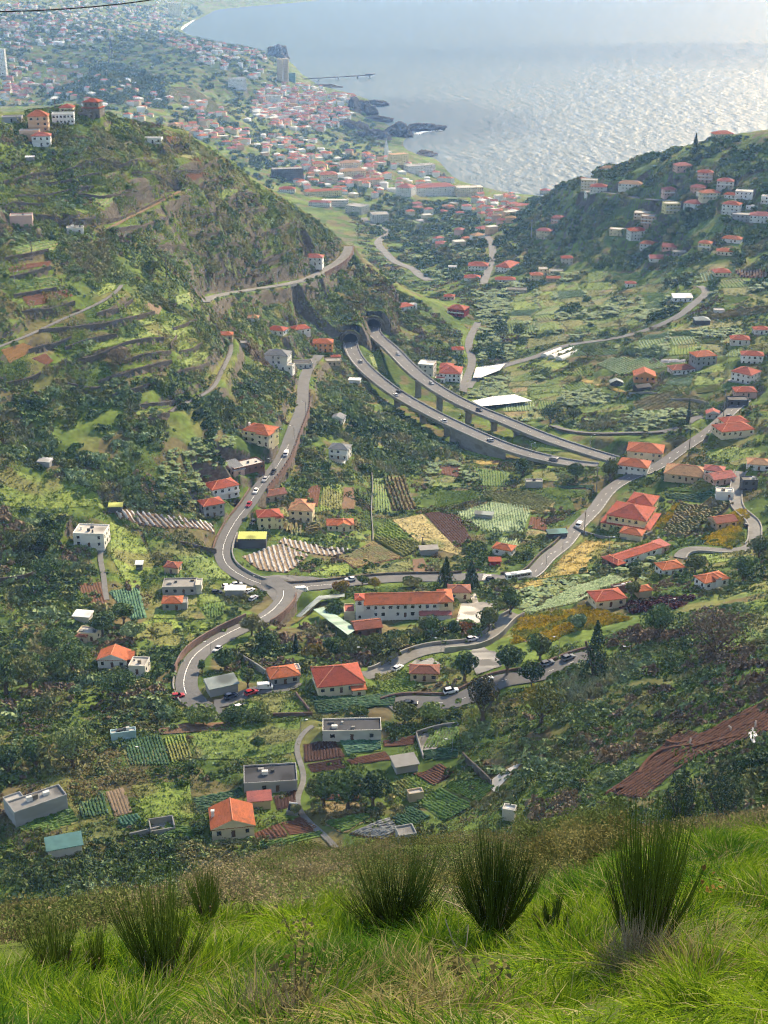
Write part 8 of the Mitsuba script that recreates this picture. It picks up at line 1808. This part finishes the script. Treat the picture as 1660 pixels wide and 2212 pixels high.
# broom bushes
scene['broom_stem'] = leafy([.045, .075, .012], [.095, .138, .020], None, .4, 0)
scene['dead_stem'] = diffuse(tone([.36, .30, .22], .25, .2), .9, .1)
def stems_mesh(base, n, Hh, Wd, seed, r=.0036, lift=.25, fork=3):
    rng = np.random.default_rng(seed); ms_v, ms_f, nb = [], [], 0
    def ribbon(pts, r0):
        nonlocal nb
        m = len(pts); ang = rng.uniform(0, 6.3)
        R = np.array([[math.cos(ang + k * 2.094), math.sin(ang + k * 2.094), 0] for k in range(3)])
        V = np.concatenate([pts[:, None] + R[None] * (r0 * np.linspace(1, .35, m))[:, None, None]]).reshape(-1, 3)
        i, j = np.meshgrid(np.arange(m - 1), np.arange(3), indexing='ij'); k = (j + 1) % 3
        q = np.stack([i * 3 + j, i * 3 + k, (i + 1) * 3 + k, (i + 1) * 3 + j], -1).reshape(-1, 4) + nb
        ms_v.append(V); ms_f.append(np.vstack([q[:, [0, 1, 2]], q[:, [0, 2, 3]]])); nb += len(V)
    for i in range(n):
        a = rng.uniform(0, 2 * math.pi); ro = Wd * math.sqrt(rng.uniform(0, 1)); top = Hh * (1 - .30 * (ro / Wd) ** 1.5) * rng.uniform(.55, 1.08)
        t = np.linspace(0, 1, 7)
        out = ro * (.06 + .94 * (1 - (1 - t) ** 1.45)) + rng.normal(0, .015, 7).cumsum() * .5
        p = np.stack([math.cos(a) * out, math.sin(a) * out * .8, top * t ** 1.12], 1)
        ribbon(base + p, r)
        for _ in range(fork):
            k = int(rng.integers(2, 5)); L = (top - p[k, 2]) * rng.uniform(.45, .9); b = rng.uniform(0, 6.3); u = np.linspace(0, 1, 5)
            qd = p[k] + np.stack([math.cos(b) * .11 * u ** .7 * L * 1.6, math.sin(b) * .11 * u ** .7 * L * 1.6, L * u], 1)
            ribbon(base + qd, r * .75)
    return trimesh.Trimesh(np.vstack(ms_v), np.vstack(ms_f), process=False)
def plumes_mesh(base, n, Hh, Wd, seed, r=.0036):
    """several plumes fanning out from one foot, each a sheaf of fine upright stems"""
    rng = np.random.default_rng(seed); V_, F_, nb = [], [], 0
    npl = max(7, int(n / 14)); t = np.linspace(0, 1, 8)
    for q in range(npl):
        a = q * 2.399 + rng.uniform(-.3, .3); ro = Wd * math.sqrt((q + .4) / npl) * rng.uniform(.85, 1.1); top = Hh * rng.uniform(.72, 1.0) * (1 - .22 * (ro / Wd) ** 2)
        axis = lambda u: np.stack([math.cos(a) * ro * (1 - np.maximum(1 - u, 0) ** 1.25), math.sin(a) * ro * .8 * (1 - np.maximum(1 - u, 0) ** 1.25), top * u ** 1.25], -1)
        for j in range(int(n * 2.6 / npl)):
            t0 = rng.uniform(.0, .5) if rng.uniform() < .85 else 0.; t1 = rng.uniform(.72, 1.06); u = t0 + (t1 - t0) * t
            b = rng.uniform(0, 6.3); sp = Wd * rng.uniform(.04, .27) * np.maximum((u - t0) / (1 - t0 + .01), 0) ** .8
            p = base + axis(u) + np.stack([math.cos(b) * sp, math.sin(b) * sp, 0 * u], 1) + rng.normal(0, .004, (8, 3)).cumsum(0)
            ang = rng.uniform(0, 6.3); R = np.array([[math.cos(ang + k * 2.094), math.sin(ang + k * 2.094), 0] for k in range(3)])
            V_.append((p[:, None] + R[None] * (r * rng.uniform(.8, 1.25) * np.linspace(1, .4, 8))[:, None, None]).reshape(-1, 3))
            i_, j_ = np.meshgrid(np.arange(7), np.arange(3), indexing='ij'); k_ = (j_ + 1) % 3
            qd = np.stack([i_ * 3 + j_, i_ * 3 + k_, (i_ + 1) * 3 + k_, (i_ + 1) * 3 + j_], -1).reshape(-1, 4) + nb
            F_.append(np.vstack([qd[:, [0, 1, 2]], qd[:, [0, 2, 3]]])); nb += 24
    return trimesh.Trimesh(np.vstack(V_), np.vstack(F_), process=False)
def broom(px, py, hp, wp, n, lab, seed, dead=0):
    b = near_hit(px, py); s = dist(b); h, w = hp * s / FOC / .80, wp * s / FOC / 2 * 1.3
    k = fresh('broom_bush'); note(k, lab, 'shrub')
    add(k + '__stems', plumes_mesh(b - [0, 0, .05], n, h * .95, w * .82, seed), 'broom_stem')
    t = [tube(b - [0, 0, .1], b + np.array([math.cos(a) * w * .35, math.sin(a) * w * .3, h * .33]), .012, 5) for a in (0.3, 1.7, 2.9, 4.1, 5.3)]
    add(k + '__trunk', cat(t), 'bark')
    if dead: add(k + '__dead_twigs', stems_mesh(b, dead, h * .55, w * .9, seed + 50, .0035, fork=2), 'dead_stem', kind='stuff')
broom(352, 2125, 262, 175, 200, 'tall dark broom bush at the left of the foreground', 1, 20)
broom(448, 1995, 132, 84, 110, 'smaller broom bush behind the tall left one', 2)
broom(122, 2112, 150, 150, 120, 'low olive broom bush at the far left', 3, 20)
broom(212, 2100, 105, 60, 60, 'little broom bush between far left bush and the tall left one', 4)
broom(855, 2022, 196, 236, 300, 'wide dark broom bush in the middle of the foreground', 5, 16)
broom(1068, 2022, 236, 196, 300, 'dark broom bush right of the middle one', 6, 24)
broom(1190, 2030, 118, 76, 90, 'small yellowish broom tuft leaning on the right dark bush', 7)
broom(1395, 2068, 360, 185, 260, 'tallest broom bush standing alone at the right', 8, 30)
broom(550, 1990, 50, 70, 50, 'very small broom bush at the grass edge left of the centre', 9)
# brown dead undergrowth below the right broom, twigs, weeds
b = near_hit(1370, 2105); k = fresh('dead_shrub')
add(k, stems_mesh(b, 110, .62, .38, 91, .003, fork=4), 'dead_stem', label='tangled brown dead shrub under the tallest broom bush', cat='shrub')
b = near_hit(640, 2205); add(fresh('dead_shrub'), stems_mesh(b, 60, .45, .5, 92, .0028, fork=3), 'dead_stem', label='dry stalks at the bottom edge left of the centre', cat='shrub')
b = near_hit(560, 2212); add(fresh('dead_shrub'), stems_mesh(b, 60, .5, .4, 93, .0028, fork=3), 'dead_stem', label='dry stalks at the bottom edge below the grass hollow', cat='shrub')
for i, (p0, p1, p2, lab) in enumerate([((1012, 1998), (1000, 2060), (962, 1985), 'pale forked dead twig in front of the right dark broom'), ((960, 1945), (1040, 1985), (1075, 2010), 'bundle of pale dead twigs between the two middle brooms'), ((1205, 1865), (1260, 1935), (1300, 1990), 'thin dark twig arching left of the tallest broom'), ((1640 - 205, 2020), (1440, 2060), (1420, 2110), 'dark bent twig right of the dead shrub')]):
    qs = [near_hit(*p1), near_hit(*p1)]; s0 = dist(qs[0]) * .985
    P_ = np.array([at_s(*p, s0) for p in (p0, p1, p2)]); d_ = dense(P_, .1)
    add(fresh('dead_twig'), cat([tube(d_[i_], d_[i_ + 1], .006, 5) for i_ in range(len(d_) - 1)]), 'dead_stem' if i < 2 else 'bark', label=lab, cat='twig')
def weed(px, py, hp, n, lab, seed, mat='scrub_leaf', size=.03):
    rng = np.random.default_rng(seed); b = near_hit(px, py); s = dist(b); h = hp * s / FOC / .8
    k = fresh('weed'); note(k, lab, 'weed')
    st, P_, N_ = [], [], []
    for i in range(4):
        a = rng.uniform(0, 6.3); e = b + np.array([math.cos(a) * h * .35, math.sin(a) * h * .35, h * rng.uniform(.7, 1.05)]); st.append(tube(b - [0, 0, .03], e, .004, 4))
        for _ in range(n // 4):
            t = rng.uniform(.3, 1.05); c = b + (e - b) * t + rng.normal(0, .05, 3); P_.append(c); N_.append([math.cos(a) * .3, -.4, .8])
    add(k + '__stem', cat(st), 'bark'); add(k + '__leaves', leaves(np.array(P_), np.array(N_), size, rng, .4, 1.3), mat, kind='stuff')
weed(645, 2050, 70, 36, 'leafy weed in the bright grass left of the middle broom', 11); weed(640, 2200, 110, 90, 'tall leafy weed at the bottom edge left of the centre', 12, size=.028); weed(970, 2140, 66, 40, 'broad leaved weed in the dark grass hollow', 13, size=.035)
weed(1055, 2150, 70, 30, 'pale leaved weed right of the grass hollow', 14); weed(1544, 1945, 44, 24, 'small seedling with orange red leaves in the right grass', 15, 'leaf_rust', .03); weed(480, 2170, 60, 24, 'drying leafy weed in the lower left grass', 16, 'dry_leaf', .022); weed(830, 2205, 60, 30, 'brownish leaved weed at the bottom edge', 17, 'dry_leaf', .022)
# ------------------------------------------------------------------ fair weather clouds overhead, out of the picture, that shade the near valley and part of the sea
scene['cloud_air'] = {'type': 'homogeneous', 'albedo': {'type': 'rgb', 'value': [.999, .999, .999]}, 'sigma_t': {'type': 'rgb', 'value': [.0022, .0022, .0022]}, 'phase': {'type': 'hg', 'g': .75}}
def cloud(G, size, zc, seed, lab):
    c = np.array(G) + np.array(SUN) * (zc - G[2]) / SUN[2]
    m = trimesh.creation.icosphere(5, 1.0); v = np.array(m.vertices)
    r = 1 + .5 * (meshkit.fbm(v * 2.2 + seed, 4, seed) - .5) * 2
    v = v * r[:, None] * size + c
    k = fresh('cloud')
    scene[k] = {**mikit.ply((v, m.faces), {'type': 'null'}, smooth=True), 'interior': {'type': 'ref', 'id': 'cloud_air'}}
    note(k, lab, 'cloud', 'structure')
cloud((20, 252, 225), (320, 160, 60), 950, 3, 'thin white cloud over the near valley')
cloud((1250, 5200, 0), (1500, 520, 60), 1500, 5, 'long thin cloud over the sea')
cloud((-900, 4000, 140), (850, 1100, 150), 1400, 6, 'broad cloud over the far hills')
cloud((-40, 3480, 40), (420, 480, 140), 1400, 7, 'cloud over the headland quarter')
